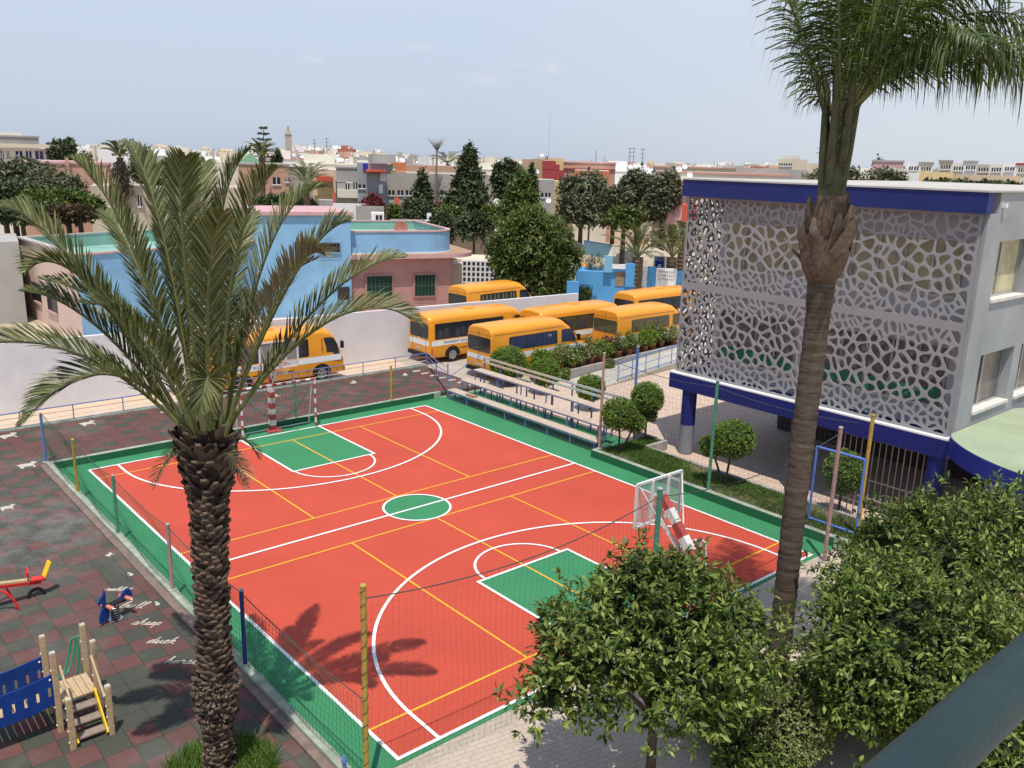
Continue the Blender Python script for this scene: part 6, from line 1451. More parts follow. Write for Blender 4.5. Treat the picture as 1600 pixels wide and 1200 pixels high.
# hedge
h0, h1 = at(897, 474, 0), at(1072, 458, 0); n_ = 9
t = thing('hedge', 'clipped dark green hedge behind the buses below the gate palms', 'hedge', h0)
lb_ = [(*(h0+(h1-h0)*i/(n_-1))[:2], .7, 1.1, .7, .85) for i in range(n_)]
V, F = crown(lb_, 1500, 4, .16, .09, .8, 1, 0, .1); cv, cf = core(lb_, .85); npmesh('foliage', [(V, F, 0), (cv, cf, 1)], [leaf_dark, core_mid], t)
b = MB()
for l in lb_: b.tube([(l[0], l[1], -.1), (l[0], l[1], .7)], .05, 5)
b.build('stems', bark_orange, t)
# ------------------------------------------------------------------ mid-distance trees
def far_tree(name, label, px, pbase_D, ytop, wpx, mat, n_=500, L=.5, trunk=.22, cmat=core_dark, kind='round', group=None, ybot=None, corek=.72, seed=0):
    c = along(px, 400, pbase_D); u = math.hypot(c[0]-CAM[0], c[1]-CAM[1]); zt_ = along(px, ytop, pbase_D)[2]; R = wpx/2*pbase_D/FPX*1.03
    zb_ = max(.3, along(px, ybot, pbase_D)[2]) if ybot else zt_*.22
    rg = random.Random(px*7+seed); H = zt_-zb_
    if kind == 'round':
        lob = [(0, 0, zb_+H*.5, R*.72, R*.72, H*.42)]
        for k in range(9):
            a = 2*PI*k/9+rg.random(); e = rg.uniform(.1, .95); lob.append((R*.62*math.cos(a)*(1.1-e*.45), R*.62*math.sin(a)*(1.1-e*.45), zb_+H*(.15+.68*e), R*rg.uniform(.3, .46), R*rg.uniform(.3, .46), H*rg.uniform(.14, .24)))
    elif kind == 'cone':
        lob = []
        for k in range(16):
            f = k/15; r = R*(1-f)**.8*(.85+.3*rg.random())+.12*R; a = rg.random()*6.3; lob.append((R*.22*(1-f)*math.cos(a), R*.22*(1-f)*math.sin(a), zb_+H*(.06+.9*f), r, r, H*.10))
    return tree(name, label, 'tree', (c[0], c[1], 0), lob, int(n_*2.2), 4, L*.62, L*.36, mat, bark_orange, trunk, zb_+H*.25, 4, .68, corek, cmat, group, .1, 1., .25, -.8)
q = at(842, 482, 0)
tq = tree('big_tree', 'big dense bright leaved tree behind the yard wall above the parked vans', 'tree', (36.4, 37.0, 0),
   [(0, 0, 4.6, 2.4, 2.4, 2.1), (-1.5, 1.0, 3.6, 1.5, 1.5, 1.3), (1.6, -1.0, 3.4, 1.6, 1.6, 1.3), (.6, .8, 6.2, 1.3, 1.3, 1.0), (-.8, -.3, 6.4, 1.1, 1.1, 1.0), (-1.3, .6, 5.3, 1.3, 1.3, 1.0), (1.5, -.9, 5.0, 1.3, 1.3, 1.2), (.2, -1.2, 3.0, 1.6, 1.4, 1.1), (2.3, -1.5, 3.9, .9, .9, .9), (-2.1, 1.4, 4.4, .8, .8, .8), (0, 0, 2.4, 1.6, 1.6, .9), (-.7, -.5, 1.7, 1.6, 1.5, 1.1), (1.2, -.8, 1.9, 1.6, 1.5, 1.2), (-1.8, .8, 2.6, 1.0, 1.0, 1.0)],
   3000, 7, .34, .13, leaf_bright, bark_orange, .28, 2.3, 7, .66, .6, droop=.25, rough=.22)
shrub('wispy_bush', 'wispy pale green bush beside the hedge and the blue gatehouse', (*at(925, 470, 0)[:2], 0), [(0, 0, 1.6, .7, .7, 1.5), (.3, .1, 2.8, .5, .5, .8)], 260, .45, .04, leaf_olive, None, 'shrub', .05, 0)
OL = [(905, 100, 268, 78, 372), (955, 104, 288, 60, 368), (992, 108, 263, 62, 372), (1030, 104, 268, 66, 368), (972, 92, 322, 54, 372)]
for i, (px, D, yt, wd, yb) in enumerate(OL):
    far_tree('olive_tree', ['dark grey green tree left of the row, overhanging a leaning trunk', 'dark tree in the middle of the row behind the pole', 'tall dark tree in the row just right of the middle', 'dark tree at the right end of the row beside the grey building', 'small bright green tree in front of the dark row'][i], px, D, yt, wd, leaf_olive if i < 4 else leaf_bright, 620, .8 if i < 4 else .6, .3, core_dark, 'round', 'trees in a row on the dirt lot', yb-12)
far_tree('conifer', 'tall dark conical conifer in front of the long grey school', 730, 105, 228, 60, leaf_cypress, 800, .8, .3, core_dark, 'cone', None, 345)
far_tree('conifer', 'smaller slender conifer left of the bare dead tree', 660, 108, 268, 34, leaf_cypress, 500, .7, .25, core_dark, 'cone', None, 340)
far_tree('pine_tree', 'dark open pine behind the big bright leaved tree', 790, 108, 250, 52, leaf_cypress, 600, .8, .3, core_dark, 'round', None, 320)
far_tree('pine_tree', 'mid green cone shaped tree just above the big bright leaved tree', 812, 80, 268, 58, leaf_bright, 700, .6, .25, core_dark, 'cone', None, 350)
far_tree('pine_tree', 'narrow dark tree beside the red curved wall', 826, 112, 256, 18, leaf_cypress, 200, .7, .2, core_dark, 'cone', None, 310)
for i, (px, yt, wd, D) in enumerate(((650, 312, 46, 95), (705, 320, 50, 90), (740, 330, 60, 82), (770, 318, 44, 96), (690, 330, 40, 86), (620, 318, 34, 100))):
    far_tree('roadside_bush', ['low roadside bush %s' % s for s in ('below the slender conifer', 'at the foot of the dead tree', 'below the tall conifer', 'between the conifer and the open pine', 'in front of the red roofed shed', 'by the red pennant flag')][i], px, D, yt, wd, leaf_bright if i % 2 else leaf_cypress, 260, .6, .15, core_dark, 'round', 'roadside bushes', yt+48)
for i, (px, yt, wd, D, m_) in enumerate(((40, 246, 110, 88, leaf_olive), (95, 258, 90, 84, leaf_olive), (15, 282, 90, 76, leaf_cypress), (85, 296, 110, 74, leaf_bright), (130, 302, 70, 78, leaf_bright), (30, 320, 90, 70, leaf_cypress), (112, 326, 70, 70, leaf_dullred))):
    far_tree('leafy_tree', ['tall grey green tree at the left in front of the cream school', 'grey green tree right beside the salmon wall', 'dark tree at the far left edge', 'broad green tree in the middle of the left grove', 'green tree at the right end of the left grove', 'dark low tree at the left edge above the green terrace', 'reddish leaved shrub at the edge of the green terrace'][i], px, D, yt, wd, m_, 620, .6, .25, core_dark, 'round', 'grove at the left', min(yt+95, 345))
far_tree('bougainvillea', 'pink flowering bougainvillea in front of the modern grey building', 583, 104, 304, 38, leaf_pink, 420, .6, .2, M('bougain_core', (.10, .03, .03), 1), 'round', None, 340)
for px, yt, wd, D, lb in ((108, 216, 26, 118, 'dark tree beside the cream school roof end'), (122, 218, 20, 120, 'second dark tree beside the cream school roof end'), (236, 230, 34, 100, 'dark grey tree behind the date palm fronds'), (280, 245, 56, 96, 'bright green tree behind the date palm top'), (145, 235, 26, 130, 'small green tree by the white house'), (438, 236, 15, 130, 'dark round tree left of the minaret'), (430, 305, 60, 84, 'dark green tree behind the blue tower'), (480, 312, 40, 96, 'dark bush by the street palms')):
    far_tree('leafy_tree', lb, px, D, yt, wd, leaf_bright if 'bright' in lb else leaf_cypress, 320, .7, .2, core_dark, 'round', None, min(yt+60, 350))
for px, yt, wd, D, lb in ((1290, 255, 90, 95, 'broad pale olive tree behind the grey building roof, left of the tall palm'), (1365, 262, 70, 98, 'pale olive tree behind the roof just right of the tall palm'), (1455, 282, 60, 90, 'low green tree behind the roof by the white house'), (1500, 284, 60, 92, 'dark green low tree above the roof'), (1545, 286, 60, 92, 'dark green bushy tree near the right end of the roof'), (1355, 245, 14, 130, 'small dark tree beside the palm crownshaft')):
    far_tree('leafy_tree', lb, px, D, yt, wd, leaf_olive if 'olive' in lb else leaf_cypress, 420, .7, .2, core_dark, 'round', 'trees behind the grey building', 320)
def far_palm(label, px, ybase, ytop, D, nf, fl, tr, group, zfix=None, stiff=1., mat=frond_date):
    c = along(px, 400, D); z1 = along(px, ytop, D)[2]; t = thing('date_palm', label, 'palm tree', (c[0], c[1], 0), group); b = MB()
    zz_ = np.linspace(-.1, z1, 24); b.tube([(c[0], c[1], z) for z in zz_], [tr*(1+.12*(i % 2)) for i in range(24)], 10); b.build('trunk', leafbase, t)
    top = np.array([c[0], c[1], z1])
    for q in range(nf):
        a = q*2.39996; e = [1.25, .95, .6, .25][q % 4]*stiff; dh = np.array([math.cos(a), math.sin(a), 0]); Lf = fl*(.85+.3*random.random())
        mid = top+dh*Lf*.45*math.cos(e)+np.array([0, 0, Lf*.55*math.sin(e)+.15*fl]); tip = top+dh*Lf*.95*math.cos(e*.85)+np.array([0, 0, Lf*.85*math.sin(e)-.12*fl])
        frond(top, mid, tip, 34, .05, fl*.17, fwd=.9, vee=.35, droop=.15, parent=t, r0=.04, seed=q+px, plume=.2, stalk=.2, mat=mat)
gp = 'date palms by the school gate'
far_palm('date palm left of the blue school sign with upright fronds', 997, 470, 402, 68.5, 20, 3.4, .40, gp, stiff=1.05)
far_palm('date palm right of the blue school sign', 1050, 452, 402, 70, 18, 3.3, .40, gp, stiff=1.1)
far_palm('date palm half hidden by the edge of the grey building', 1066, 455, 395, 74, 16, 3.3, .36, gp, stiff=1.1)
far_palm('street palm with arching fronds in front of the cement house', 482, 330, 288, 92, 22, 3.2, .3, 'street palms', stiff=.8)
far_palm('fan crowned street palm in front of the salmon house with the green roof', 415, 300, 246, 108, 26, 2.6, .3, 'street palms', stiff=1.)
far_palm('shaggy street palm with a skirt of dead fronds left of the date palm', 200, 300, 246, 92, 26, 2.3, .28, 'street palms', stiff=.9)
_sp = C.objects[[o.name for o in C.objects if o.get('label', '').startswith('shaggy street palm')][0]]; _c = np.array(_sp.location); _z = along(200, 250, 92)[2]
_p = np.stack([_c[0]+RNG.normal(size=900)*.35, _c[1]+RNG.normal(size=900)*.35, _z-RNG.random(900)*3.2], 1); _V, _F = leaves(_p, norm(RNG.normal(size=_p.shape)*.5+np.array([0, 0, -1.])), rand_dirs(900), .5+.5*RNG.random(900), np.full(900, .12))
npmesh('dead_frond_skirt', [(_V, _F, 0)], [leaf('dead_skirt', [(.14, .11, .07), (.22, .17, .11), (.10, .085, .06)], .0, .9)], _sp)
far_palm('small palm on the skyline left of the tall conifer', 698, 262, 256, 135, 18, 3.4, .25, 'street palms', stiff=.6)
far_palm('small palm on the skyline left of the tall queen palm', 1281, 262, 247, 130, 18, 2.6, .25, 'street palms', stiff=.8)
# araucaria, dead tree
c = along(413, 240, 170); t = thing('norfolk_pine', 'tiered norfolk pine standing above the skyline left of the minaret', 'tree', (c[0], c[1], 0)); z1 = along(413, 198, 170)[2]
b = MB(); b.tube([(c[0], c[1], -.1), (c[0], c[1], z1)], [.3, .05], 6); b.build('trunk', bark_orange, t); parts = []
for k in range(8):
    z = z1-.4-k*1.0; R = .5+k*.32
    for q in range(9):
        a = q*2*PI/9+k; m_ = 10; s_ = np.linspace(.15, 1, m_); p_ = np.stack([c[0]+R*s_*math.cos(a), c[1]+R*s_*math.sin(a), z+.15*s_], 1); V, F = leaves(p_, norm(np.array([[math.cos(a), math.sin(a), .5]])+RNG.normal(size=(m_, 3))*.4), rand_dirs(m_), np.full(m_, .5), np.full(m_, .22)); parts.append((V, F, 0))
npmesh('branches', parts, [leaf_cypress], t)
c = along(680, 300, 112); zt_ = along(682, 218, 112)[2]; t = thing('dead_tree', 'tall bare dead tree with a crown of grey twigs beside the conifers', 'tree', (c[0], c[1], 0)); b = MB()
zf = along(682, 235, 112)[2]; b.tube([(c[0], c[1], -.1), (c[0]+.1, c[1], zf*.6), (c[0]+.25, c[1], zf)], [.2, .15, .11], 7); b.build('trunk', M('dead_wood', (.22, .19, .17), .9, .2, 6), t); b = MB()
for q in range(30):
    a = q*2.4; R = random.uniform(.5, 1.5); b.tube([(c[0]+.25, c[1], zf-.1), (c[0]+.25+R*.5*math.cos(a), c[1]+R*.5*math.sin(a), zf+.6+random.random()*.4), (c[0]+.25+R*math.cos(a), c[1]+R*math.sin(a), zf+random.uniform(.7, 1.6))], [.04, .025, .01], 4)
b.build('twigs', MATS['dead_wood'], t)
# ------------------------------------------------------------------ street poles, lamps, flags
def pole(label, px, D, ytop, r, arm=None, name='utility_pole', cat='pole', mat=None, lamp=False):
    c = along(px, 400, D); z1 = along(px, ytop, D)[2]; t = thing(name, label, cat, (c[0], c[1], 0)); b = MB(); b.tube([(c[0], c[1], -.1), (c[0], c[1], z1)], [r, r*.7], 8); b.build('pole', mat or M('pole_grey', (.13, .12, .11), .8, .2, 2), t)
    if arm:
        b = MB(); b.tube([(c[0], c[1], z1-.2), (c[0]+arm, c[1]-arm*.6, z1-.1)], r*.5, 6); b.build('arm', MATS['pole_grey'], t)
        if lamp: b = MB(); b.obx((c[0]+arm*1.1, c[1]-arm*.66, z1-.12), (.86, -.5, 0), (.5, .86, 0), (0, 0, 1), .4, .14, .07); b.build('lamp_head', white_paint, t)
    return t
pole('thin dark pole in front of the row of dark trees', 918, 98, 288, .12)
pole('dark pole with a crossarm by the pink house at the grey building edge', 1067, 96, 293, .10, -1.4)
pole('dark lamp pole with a crossarm in front of the cement house', 528, 108, 283, .12, 1.2, 'street_lamp', 'street lamp', None, True)
pole('thin pole at the left side of the modern grey building', 577, 105, 268, .09)
pole('thin pole at the right side of the modern grey building', 606, 105, 292, .08)
pole('tall pole lamp behind the date palm top', 255, 100, 258, .08, .6, 'street_lamp', 'street lamp', None, True)
for px, D, yt, lb in ((617, 103, 306, 'faded red pennant flag beside the bougainvillea'), (521, 110, 300, 'red pennant flag in front of the cement house')):
    c = along(px, 330, D); z1 = along(px, yt, D)[2]; t = thing('pennant_flag', lb, 'flag', (c[0], c[1], 0), None); b = MB(); b.tube([(c[0], c[1], -.1), (c[0], c[1], z1)], .04, 6); b.build('pole', grey_steel, t)
    b = MB(); rr_ = np.array([.75, -.65, 0]); k = 9
    vs_ = []
    for i in range(k):
        f = i/(k-1); w_ = .95*(1-.5*f)*(1-.55*(1-f)); x = np.array([c[0], c[1], z1-2.0*f]); vs_ += [x+np.array([0, .02*math.sin(f*9), 0]), x+rr_*w_+np.array([.1*math.sin(f*7), .1*math.cos(f*8), -.1])]
    b.add(vs_, [(2*i, 2*i+1, 2*i+3, 2*i+2) for i in range(k-1)]); b.build('cloth', redslab, t)
for px, D, yt, lb in ((492, 330, 217, 'slim antenna mast left of the lattice mast on the skyline'), (511, 330, 215, 'lattice radio mast on the skyline above the cream houses'), (857, 420, 168, 'very tall thin radio mast above the yellow and red house'), (984, 300, 230, 'left of two dark antenna masts on the skyline'), (990, 300, 230, 'right of two dark antenna masts on the skyline'), (931, 260, 235, 'short thin antenna behind the salmon house'), (1004, 260, 231, 'crossed television antenna on the skyline')):
    c = along(px, 245, D); z1 = along(px, yt, D)[2]; t = thing('antenna_mast', lb, 'antenna', (c[0], c[1], 0)); b = MB(); r = .10 if 'very' in lb else .28; b.tube([(c[0], c[1], -.1), (c[0], c[1], z1)], [r, r*.35], 6); b.build('mast', M('mast_grey', (.25, .25, .27), .7), t)
    if 'lattice' in lb or 'dark' in lb or 'crossed' in lb:
        b = MB()
        for k in range(3): z = z1-.5-k*1.2; b.bx(c[0]-.9, c[0]+.9, c[1]-.05, c[1]+.05, z, z+.15)
        b.build('crossbar', MATS['mast_grey'], t)
# ------------------------------------------------------------------ buildings one can tell apart
W_ = lambda xs, y0, y1: tuple((a, c, y0, y1) for a, c in xs)
facade('long_school', 'long cream building with dark blue windows at the far left', 'building', -60, 93, 231, 118, 10, cream2, wins=W_(((1.5, 6.5), (10, 15), (24, 36), (40, 50), (54.5, 68), (72, 85)), 236, 249), wmat=glass('blue_glass', (.01, .02, .09), .1), parts=(('fascia', -60, 93, 222, 232, .8, cream),))
facade('roof_block', 'pale grey upper block behind the long cream building', 'building', -30, 60, 214, 135, 10, cement, coping=cement)
facade('roof_block', 'white upper block with flat roof at the far left edge of the skyline', 'building', -30, 32, 206, 138, 8, cream2)
facade('salmon_building', 'salmon red long wall behind the left grove', 'building', 30, 172, 256, 100, 10, salmon, coping=trim_pink, parts=(('buttress', 101, 112, 247, 300, .5, salmon),))
facade('house', 'plain white cube house behind the salmon wall', 'house', 152, 206, 233, 128, 9, whitew)
facade('house', 'salmon house with dark window left of the minaret', 'house', 372, 451, 258, 112, 10, salmon, wins=((426, 438, 277, 288), (446, 451, 278, 284)), coping=cement)
c = along(391, 250, 118); t = thing('roof_pavilion', 'small pavilion with green pyramid roof behind the salmon house', 'pavilion', (c[0], c[1], 0)); z0 = along(391, 256, 118)[2]; z1 = along(391, 239, 118)[2]; b = MB(); b.bx(c[0]-1, c[0]+1, c[1]-1, c[1]+1, -.1, z0); b.build('wall', salmon, t)
b = MB(); s_ = 1.3; b.add([(c[0]-s_, c[1]-s_, z0), (c[0]+s_, c[1]-s_, z0), (c[0]+s_, c[1]+s_, z0), (c[0]-s_, c[1]+s_, z0), (c[0], c[1], z1)], [(0, 1, 4), (1, 2, 4), (2, 3, 4), (3, 0, 4), (0, 3, 2, 1)]); b.build('pyramid_roof', M('roof_tile_green', (.14, .25, .15), .8), t)
facade('house', 'white four storey block of flats with rows of dark windows', 'apartment block', 386, 413, 223, 205, 12, whitew, wins=W_(((389, 393), (395.5, 399), (401, 405), (407, 410)), 227, 229.5)+W_(((389, 393), (395.5, 399), (401, 405), (407, 410)), 232, 234.5)+W_(((389, 393), (395.5, 399), (401, 405), (407, 410)), 236, 238))
facade('minaret', 'square beige stone minaret rising above the skyline', 'minaret', 445, 455.5, 206, 310, 2.4, M('minaret_stone', (.42, .36, .29), .9, .1, .3), parts=(('lantern', 448, 452.5, 197, 206, -.5, MATS['minaret_stone']), ('cornice', 444.6, 456, 208, 209.5, .3, cream2)))
facade('house', 'cream house with a red awning between the palms', 'house', 488, 530, 265, 118, 9, cream, parts=(('awning', 494, 520, 275, 283, 1.2, redslab), ('ground_wall', 490, 530, 292, 306, .4, yellow_w)))
facade('house', 'bare grey cement house left of the modern building', 'house', 525, 559, 263, 112, 9, cement, wins=((540, 546, 286, 297), (552, 558, 285, 296)), parts=(('balcony', 524, 559, 296, 309, .8, cream2),), coping=cement)
facade('house', 'cream plastered long house behind the palms', 'house', 450, 492, 261, 120, 9, cement, coping=cream2)
facade('modern_building', 'modern grey building with blue and lime panels and a red entrance slab', 'building', 558, 605, 255, 107, 9, grey_mod, wins=((584, 586, 277, 283), (560, 571, 288, 294)), parts=(('blue_panel', 567, 575, 255, 267, .12, blue_p), ('roof_fascia', 578, 632, 253, 255, .5, redslab), ('red_slab', 572, 603, 264.5, 269, 2.2, redslab), ('light_block', 594, 603, 270, 283, 1.2, cream2), ('lime_panel', 610.5, 613.5, 256, 271, .15, green_p), ('door_panel', 592, 598, 288, 302, 1.3, whitew), ('porch', 575, 602, 270, 318, 1.0, grey_mod), ('wall_right', 603, 612, 257, 272, .05, grey_mod)))
facade('orange_block', 'bright orange rooftop block behind the modern grey building', 'building', 612, 634, 254, 116, 5, orange_w, wins=((614, 617.5, 258, 264),))
facade('long_school', 'long grey beige school building with a row of dark windows and a pale roof band', 'building', 604, 775, 272, 114, 12, greybeige, wins=W_(((607, 616.5), (621, 630), (634, 643.5), (675, 683.5), (688, 697)), 297, 305)+W_(((622, 630), (634, 640)), 321, 326), parts=(('roof_band', 613, 775, 267, 272, -.6, cream2), ('red_shed', 671, 697, 314.5, 324, 3, M('shed_red', (.32, .10, .08), .8))))
facade('roof_block', 'long brown roof block behind the grey beige school', 'building', 634, 720, 259, 124, 8, M('brick_brown', (.42, .26, .18), .9, .1, .3))
facade('house', 'grey house with two dark windows below the red curved wall', 'house', 832, 866, 281, 112, 9, cement, wins=((841, 849, 301, 308), (852, 860, 301, 308)))
facade('house', 'yellow house with a dark red curved side wall', 'house', 848, 881, 247, 122, 8, yellow_w, wins=((852.5, 856, 244, 250),), parts=(('red_wall', 848, 881, 265, 280, 2.5, redwall), ('red_wall_upper', 848, 868, 251, 265, 2.5, redwall), ('red_wall_step', 868, 874, 257, 265, 2.5, redwall)))
facade('house', 'ochre house with rooftop parapet left of the red curved wall', 'house', 816, 848, 249, 126, 8, M('ochre', (.50, .36, .22), .9, .08, .3))
facade('house', 'pale yellow house side between the grey house and the dark tree', 'house', 866, 880, 283, 114, 8, yellow_w)
facade('long_house', 'long salmon house with a dark red band', 'house', 880, 962, 255, 124, 10, salmon, parts=(('red_band', 880, 962, 262.5, 266, .2, redwall),), coping=pinkw)
facade('house', 'cream house with an orange red upper storey in the middle of the salmon row', 'house', 898, 952, 266, 118, 8, cream2, parts=(('upper_front', 898, 952, 266, 284, .15, orange_w),))
facade('house', 'pink house with a small window beside the grey building', 'house', 1045, 1078, 283, 103, 9, pinkw, wins=((1057, 1064, 301, 304.5),), coping=cream2)
facade('shed', 'small orange red shed below the pink house', 'shed', 1066, 1090, 320, 95, 4, redslab)
facade('long_house', 'long low pale house with a terracotta roof edge behind the grey building', 'house', 1024, 1235, 273, 106, 8, cream2, coping=salmon)
facade('long_house', 'long low beige house with terracotta roof edge one row further back', 'house', 1020, 1200, 264, 122, 8, cream, coping=salmon)
facade('house', 'cream house with a dark arcade on the skyline left of the tall palm', 'house', 1216, 1262, 249, 130, 10, cream, wins=W_(((1218, 1223), (1225, 1230), (1232, 1237)), 255, 259), parts=(('upper_floor', 1222, 1250, 243, 249, -1, cream2),))
facade('long_wall', 'long weathered grey wall below the arcade house', 'wall', 1150, 1262, 264, 112, 3, cement)
ROW = [(1418, 1437, 255, whitew), (1437, 1458, 256, cream2), (1468, 1488, 253, cream), (1488, 1507, 255, cream2), (1507, 1527, 254, whitew), (1527, 1547, 257, M('tan_wall', (.5, .44, .34), .9, .08, .3)), (1547, 1568, 257, cream2), (1568, 1589, 256, whitew), (1589, 1612, 258, cream2)]
for i, (x0, x1, yt, m_) in enumerate(ROW):
    facade('row_house', 'narrow row house on the right skyline, '+['leftmost, white', 'second from the left', 'third, cream with dark terrace', 'left of the tallest white one', 'tallest white with twin windows', 'tan, next to the tallest', 'pale, left of the last white one', 'white, second from right edge', 'at the right edge, maroon roof'][i], 'house', x0, x1, yt, 118, 9, m_, wins=W_(((x0+3, x0+8), (x0+11, x0+16.5)), yt+5, yt+11), coping=[None, cement, cement, None, cement, None, None, None, redwall][i], group='row houses on the right skyline')
facade('long_wall', 'long tan wall below the row houses at the right', 'wall', 1488, 1595, 274, 108, 6, M('tan_long', (.60, .48, .33), .9, .1, .3, stain=.2))
facade('house', 'ochre yellow house below the row houses', 'house', 1434, 1490, 269, 106, 6, yellow_w, parts=(('roof_tank', 1440, 1446, 265, 269, -.5, salmon),))
facade('house', 'bright white house with two dark doors behind the roof of the grey building', 'house', 1409, 1437, 270, 100, 6, whitew, wins=((1410.5, 1413.5, 287, 292), (1420.5, 1424, 287, 292)))
facade('house', 'pinkish house beside the tall palm crownshaft', 'house', 1364, 1412, 253, 125, 8, pinkw, coping=cement)
facade('house', 'cream house right of the tall palm behind the olive tree', 'house', 1375, 1418, 262, 115, 8, cream2)
facade('compound_wall', 'white compound wall beside the pink bougainvillea', 'wall', 520, 572, 318, 103, .3, whitew)
facade('compound_wall', 'grey slatted gate wall left of the bougainvillea', 'wall', 556, 600, 322, 101, .3, cement)
facade('guard_booth', 'small grey guard booth in front of the white compound wall', 'booth', 498, 520, 313, 98, 2.5, cement, wins=((505, 516, 321, 328),))
facade('guard_booth', 'white booth with dark opening under the bougainvillea', 'booth', 580, 600, 333, 92, 2.2, whitew, wins=((587, 597, 336, 344),))
facade('block_wall', 'dark block wall along the road behind the blue house', 'wall', 610, 668, 343, 88, .3, cement)
facade('gate_pillar', 'white gate pillar at the end of the block wall', 'pillar', 664, 682, 345, 86, .8, white_wash)
facade('panel_board', 'white board on a post above the gate pillar', 'board', 667, 674, 333, 87, .1, whitew)
facade('old_wall', 'long brown old wall below the roadside bushes', 'wall', 690, 770, 352, 96, .4, M('old_wall_brown', (.2, .15, .11), .95, .2, .6, stain=.3))
facade('house', 'beige house wall behind the left grove and date palm', 'house', 140, 380, 292, 92, 8, M('beige_house', (.50, .42, .32), .9, .1, .3, stain=.25), wins=((215, 222, 305, 322), (240, 246, 300, 325), (262, 270, 303, 322), (318, 322, 300, 325)))
facade('house', 'flat pale roofed house behind the date palm crown', 'house', 300, 372, 253, 118, 8, cream2)
facade('sand_wall', 'low pale wall at the foot of the left grove', 'wall', 142, 186, 322, 82, .3, cream)
# white satellite dishes on roofs
for i, (px, py, D, r, lb) in enumerate(((776, 314, 102, .9, 'white satellite dish left of the big bright tree top'), (842, 317, 104, .9, 'white satellite dish below the grey house, left one'), (857, 313, 105, .9, 'white satellite dish below the grey house, right one'), (839, 268, 112, .8, 'white satellite dish beside the red curved wall'), (847, 242, 122, .7, 'white satellite dish on the yellow house roof'), (1061, 264, 105, 1.0, 'big cream satellite dish on the long low house, left one'), (1070, 260, 107, .9, 'cream satellite dish up right of the big one'), (1078, 273, 102, .9, 'white satellite dish just above the blue roof band'), (993, 258, 118, .9, 'first of three white satellite dishes in a row'), (1000, 258, 118, .9, 'middle of three white satellite dishes in a row'), (1006, 258, 118, .9, 'last of three white satellite dishes in a row'))):
    c = along(px, py, D); t = thing('satellite_dish', lb, 'satellite dish', (c[0], c[1], 0), 'satellite dishes on the roofs'); dish(t, c, r*.36, whitew, (-.55, -.7, .35), max(0, c[2]-2.5))
# ------------------------------------------------------------------ the far town: flat roofed houses out to the skyline
TOWN = [('white', whitew, 9), ('cream', cream2, 8), ('beige', cream, 6), ('salmon pink', M('far_salmon', (.58, .36, .28), .9, .06, .2), 3), ('grey', cement, 3), ('yellow', M('far_yellow', (.68, .58, .38), .9, .06, .2), 2), ('brick red', M('far_red', (.42, .16, .12), .9, .06, .2), 1)]  # the far_ wall tones are paler, distance haze put into their colour
bag = [k for k, (nm, m_, wt) in enumerate(TOWN) for _ in range(wt)]
rg = random.Random(4); made = 0; protos = {}
far_glass = M('far_window', (.06, .06, .07), .4)
def town_proto(k, var):
    nm, m_, _ = TOWN[k]; key = (k, var)
    if key in protos: return protos[key]
    t = thing('town_house', 'far off flat roofed '+nm+' house in the distant town below the sky', 'house', (0, 0, 0), nm+' houses in the far town'); rr = random.Random(k*10+var)
    w_, d_, h_ = 1., 1., 1.; b = MB(); b.bx(-.5, .5, -.5, .5, -.02, 1)
    if var % 2: b.bx(-.5, rr.uniform(-.1, .2), -.3, .5, 1, 1.28)
    else: b.bx(-.35, .1, -.1, .3, 1, 1.22); b.bx(.3, .36, -.45, -.4, 1, 1.18)
    b.build('wall', m_, t); b = MB(); b.bx(-.52, .52, -.52, .52, .985, 1.012); b.build('roof_edge', salmon if var == 1 else m_, t)
    b = MB(); b.bx(rr.uniform(-.4, 0), .12, .1, .25, 1.0, 1.10); b.bx(.3, .42, -.2, -.05, 1.0, 1.14); b.bx(-.45, -.42, -.4, -.38, 1, 1.3); b.build('roof_clutter', cement, t)
    b = MB(); b.add([(.18+.055*math.cos(q*PI/4), -.3+.02*math.sin(q*PI/4), 1.10+.05*math.sin(q*PI/4)) for q in range(8)], [tuple(range(8))]); b.build('roof_dish', whitew, t)
    for fl in range(2):
        for j in range(3):
            x = -.32+.32*j+rr.uniform(-.04, .04); b = MB(); b.bx(x-.07, x+.07, -.512, -.49, .55-.42*fl+.02, .55-.42*fl+.22); b.build('window', far_glass, t)
    protos[key] = t; t['_used'] = False; return t
cand = []
for D0, D1, k, X0_, X1_ in ((190, 300, 40, -40, 1640), (300, 450, 80, -40, 1640), (450, 700, 100, -40, 1640), (700, 1100, 70, 100, 1300)):
    for i in range(k): cand.append((X0_+(X1_-X0_)*(i+rg.uniform(-.4, 1.4))/k, rg.uniform(D0, D1)))
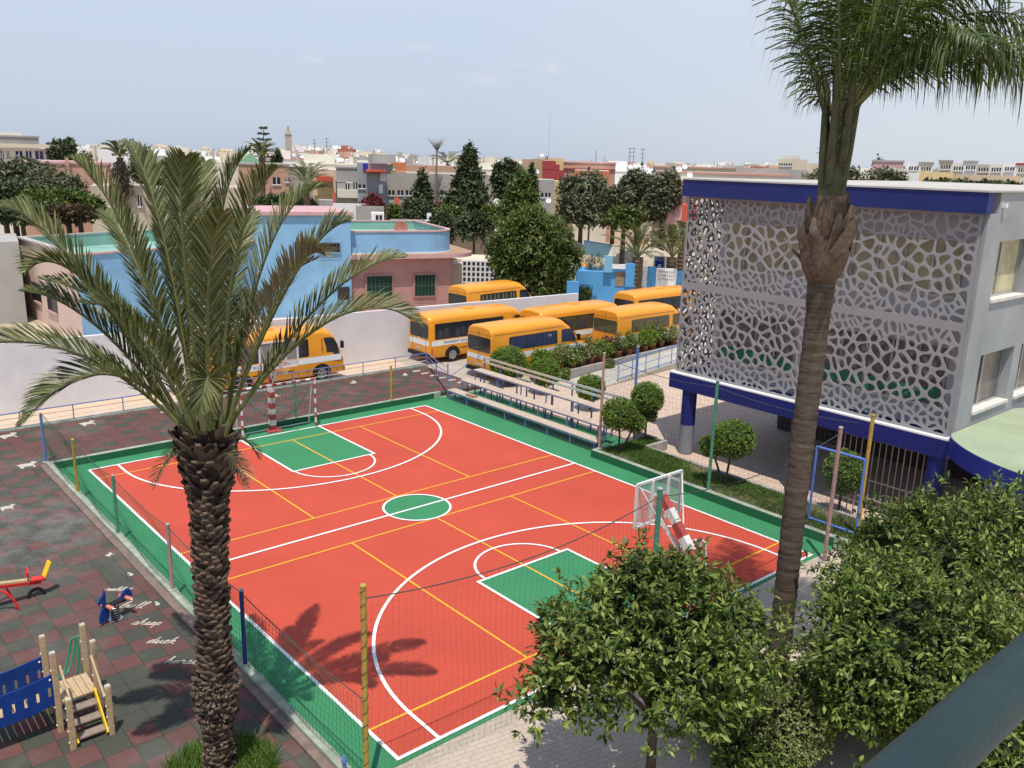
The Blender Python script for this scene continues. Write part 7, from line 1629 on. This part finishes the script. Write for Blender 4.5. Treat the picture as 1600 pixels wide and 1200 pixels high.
def skyline(px): return float(np.interp(px, [0, 120, 240, 330, 400, 470, 520, 600, 680, 760, 900, 1050, 1150, 1250, 1400, 1500, 1600], [4, 6, 10, 7, 5, 15, 16, 10, 5, 4, 3, 5, 8, 9, 6, 12, 12]))
for i, (px, D) in enumerate(cand):
    k = rg.choice(bag); var = rg.choice((0, 1, 2)); p_ = town_proto(k, var); c = along(px, 300, D)
    o = p_ if not p_['_used'] else copy_tree(p_); p_['_used'] = True
    if '_used' in o and o is not p_: del o['_used']
    f_ = min(1, (D-190)/700); rise = rg.uniform(-13, 0)*(1-f_)+rg.uniform(-3, 1)*f_+(skyline(px)-2)*f_      # rows of roofs climbing toward the skyline
    H = max(4.5, 10.65+rise*D/FPX)
    ang = math.atan2(c[1]-CAM[1], c[0]-CAM[0]); o.location = (c[0], c[1], 0); o.rotation_euler = (0, 0, ang-PI/2+rg.choice((0, 0, .35, -.35))); o.scale = (rg.uniform(6.5, 13)*(1+D/1500), rg.uniform(7, 11), H*.88)
for p_ in protos.values():
    if '_used' in p_: del p_['_used']
# ------------------------------------------------------------------ the balcony the photograph is taken from
t = thing('balcony_railing', 'dark green painted balcony handrail crossing the lower right corner', 'railing', (-6.9, -11.33, 9.05)); rail_m = M('rail_green', (.011, .03, .031), .42, .2, 9, .10, spec=.35, fine=160)
b = MB(); b.tube([(-10.5, -11.335, 10.185), (-3.5, -11.335, 10.185)], .0262, 28); b.build('handrail', rail_m, t, smooth=60)
b = MB(); b.tube([(-10.5, -11.335, 9.985), (-3.5, -11.335, 9.985)], .018, 18); b.build('lower_bar', rail_m, t, smooth=60)
for x in (-10.2, -8.4, -3.9):
    b = MB(); b.tube([(x, -11.335, 9.05), (x, -11.335, 10.18)], .018, 12); b.build('rail_post', rail_m, t, smooth=60)
b = MB(); b.bx(-10.7, -3.4, -13.6, -11.25, 8.85, 9.05); b.build('slab', concrete, t)
b = MB(); b.bx(-10.7, -3.4, -13.6, -12.9, -.1, 8.85); b.build('support_wall', facade_grey, t)
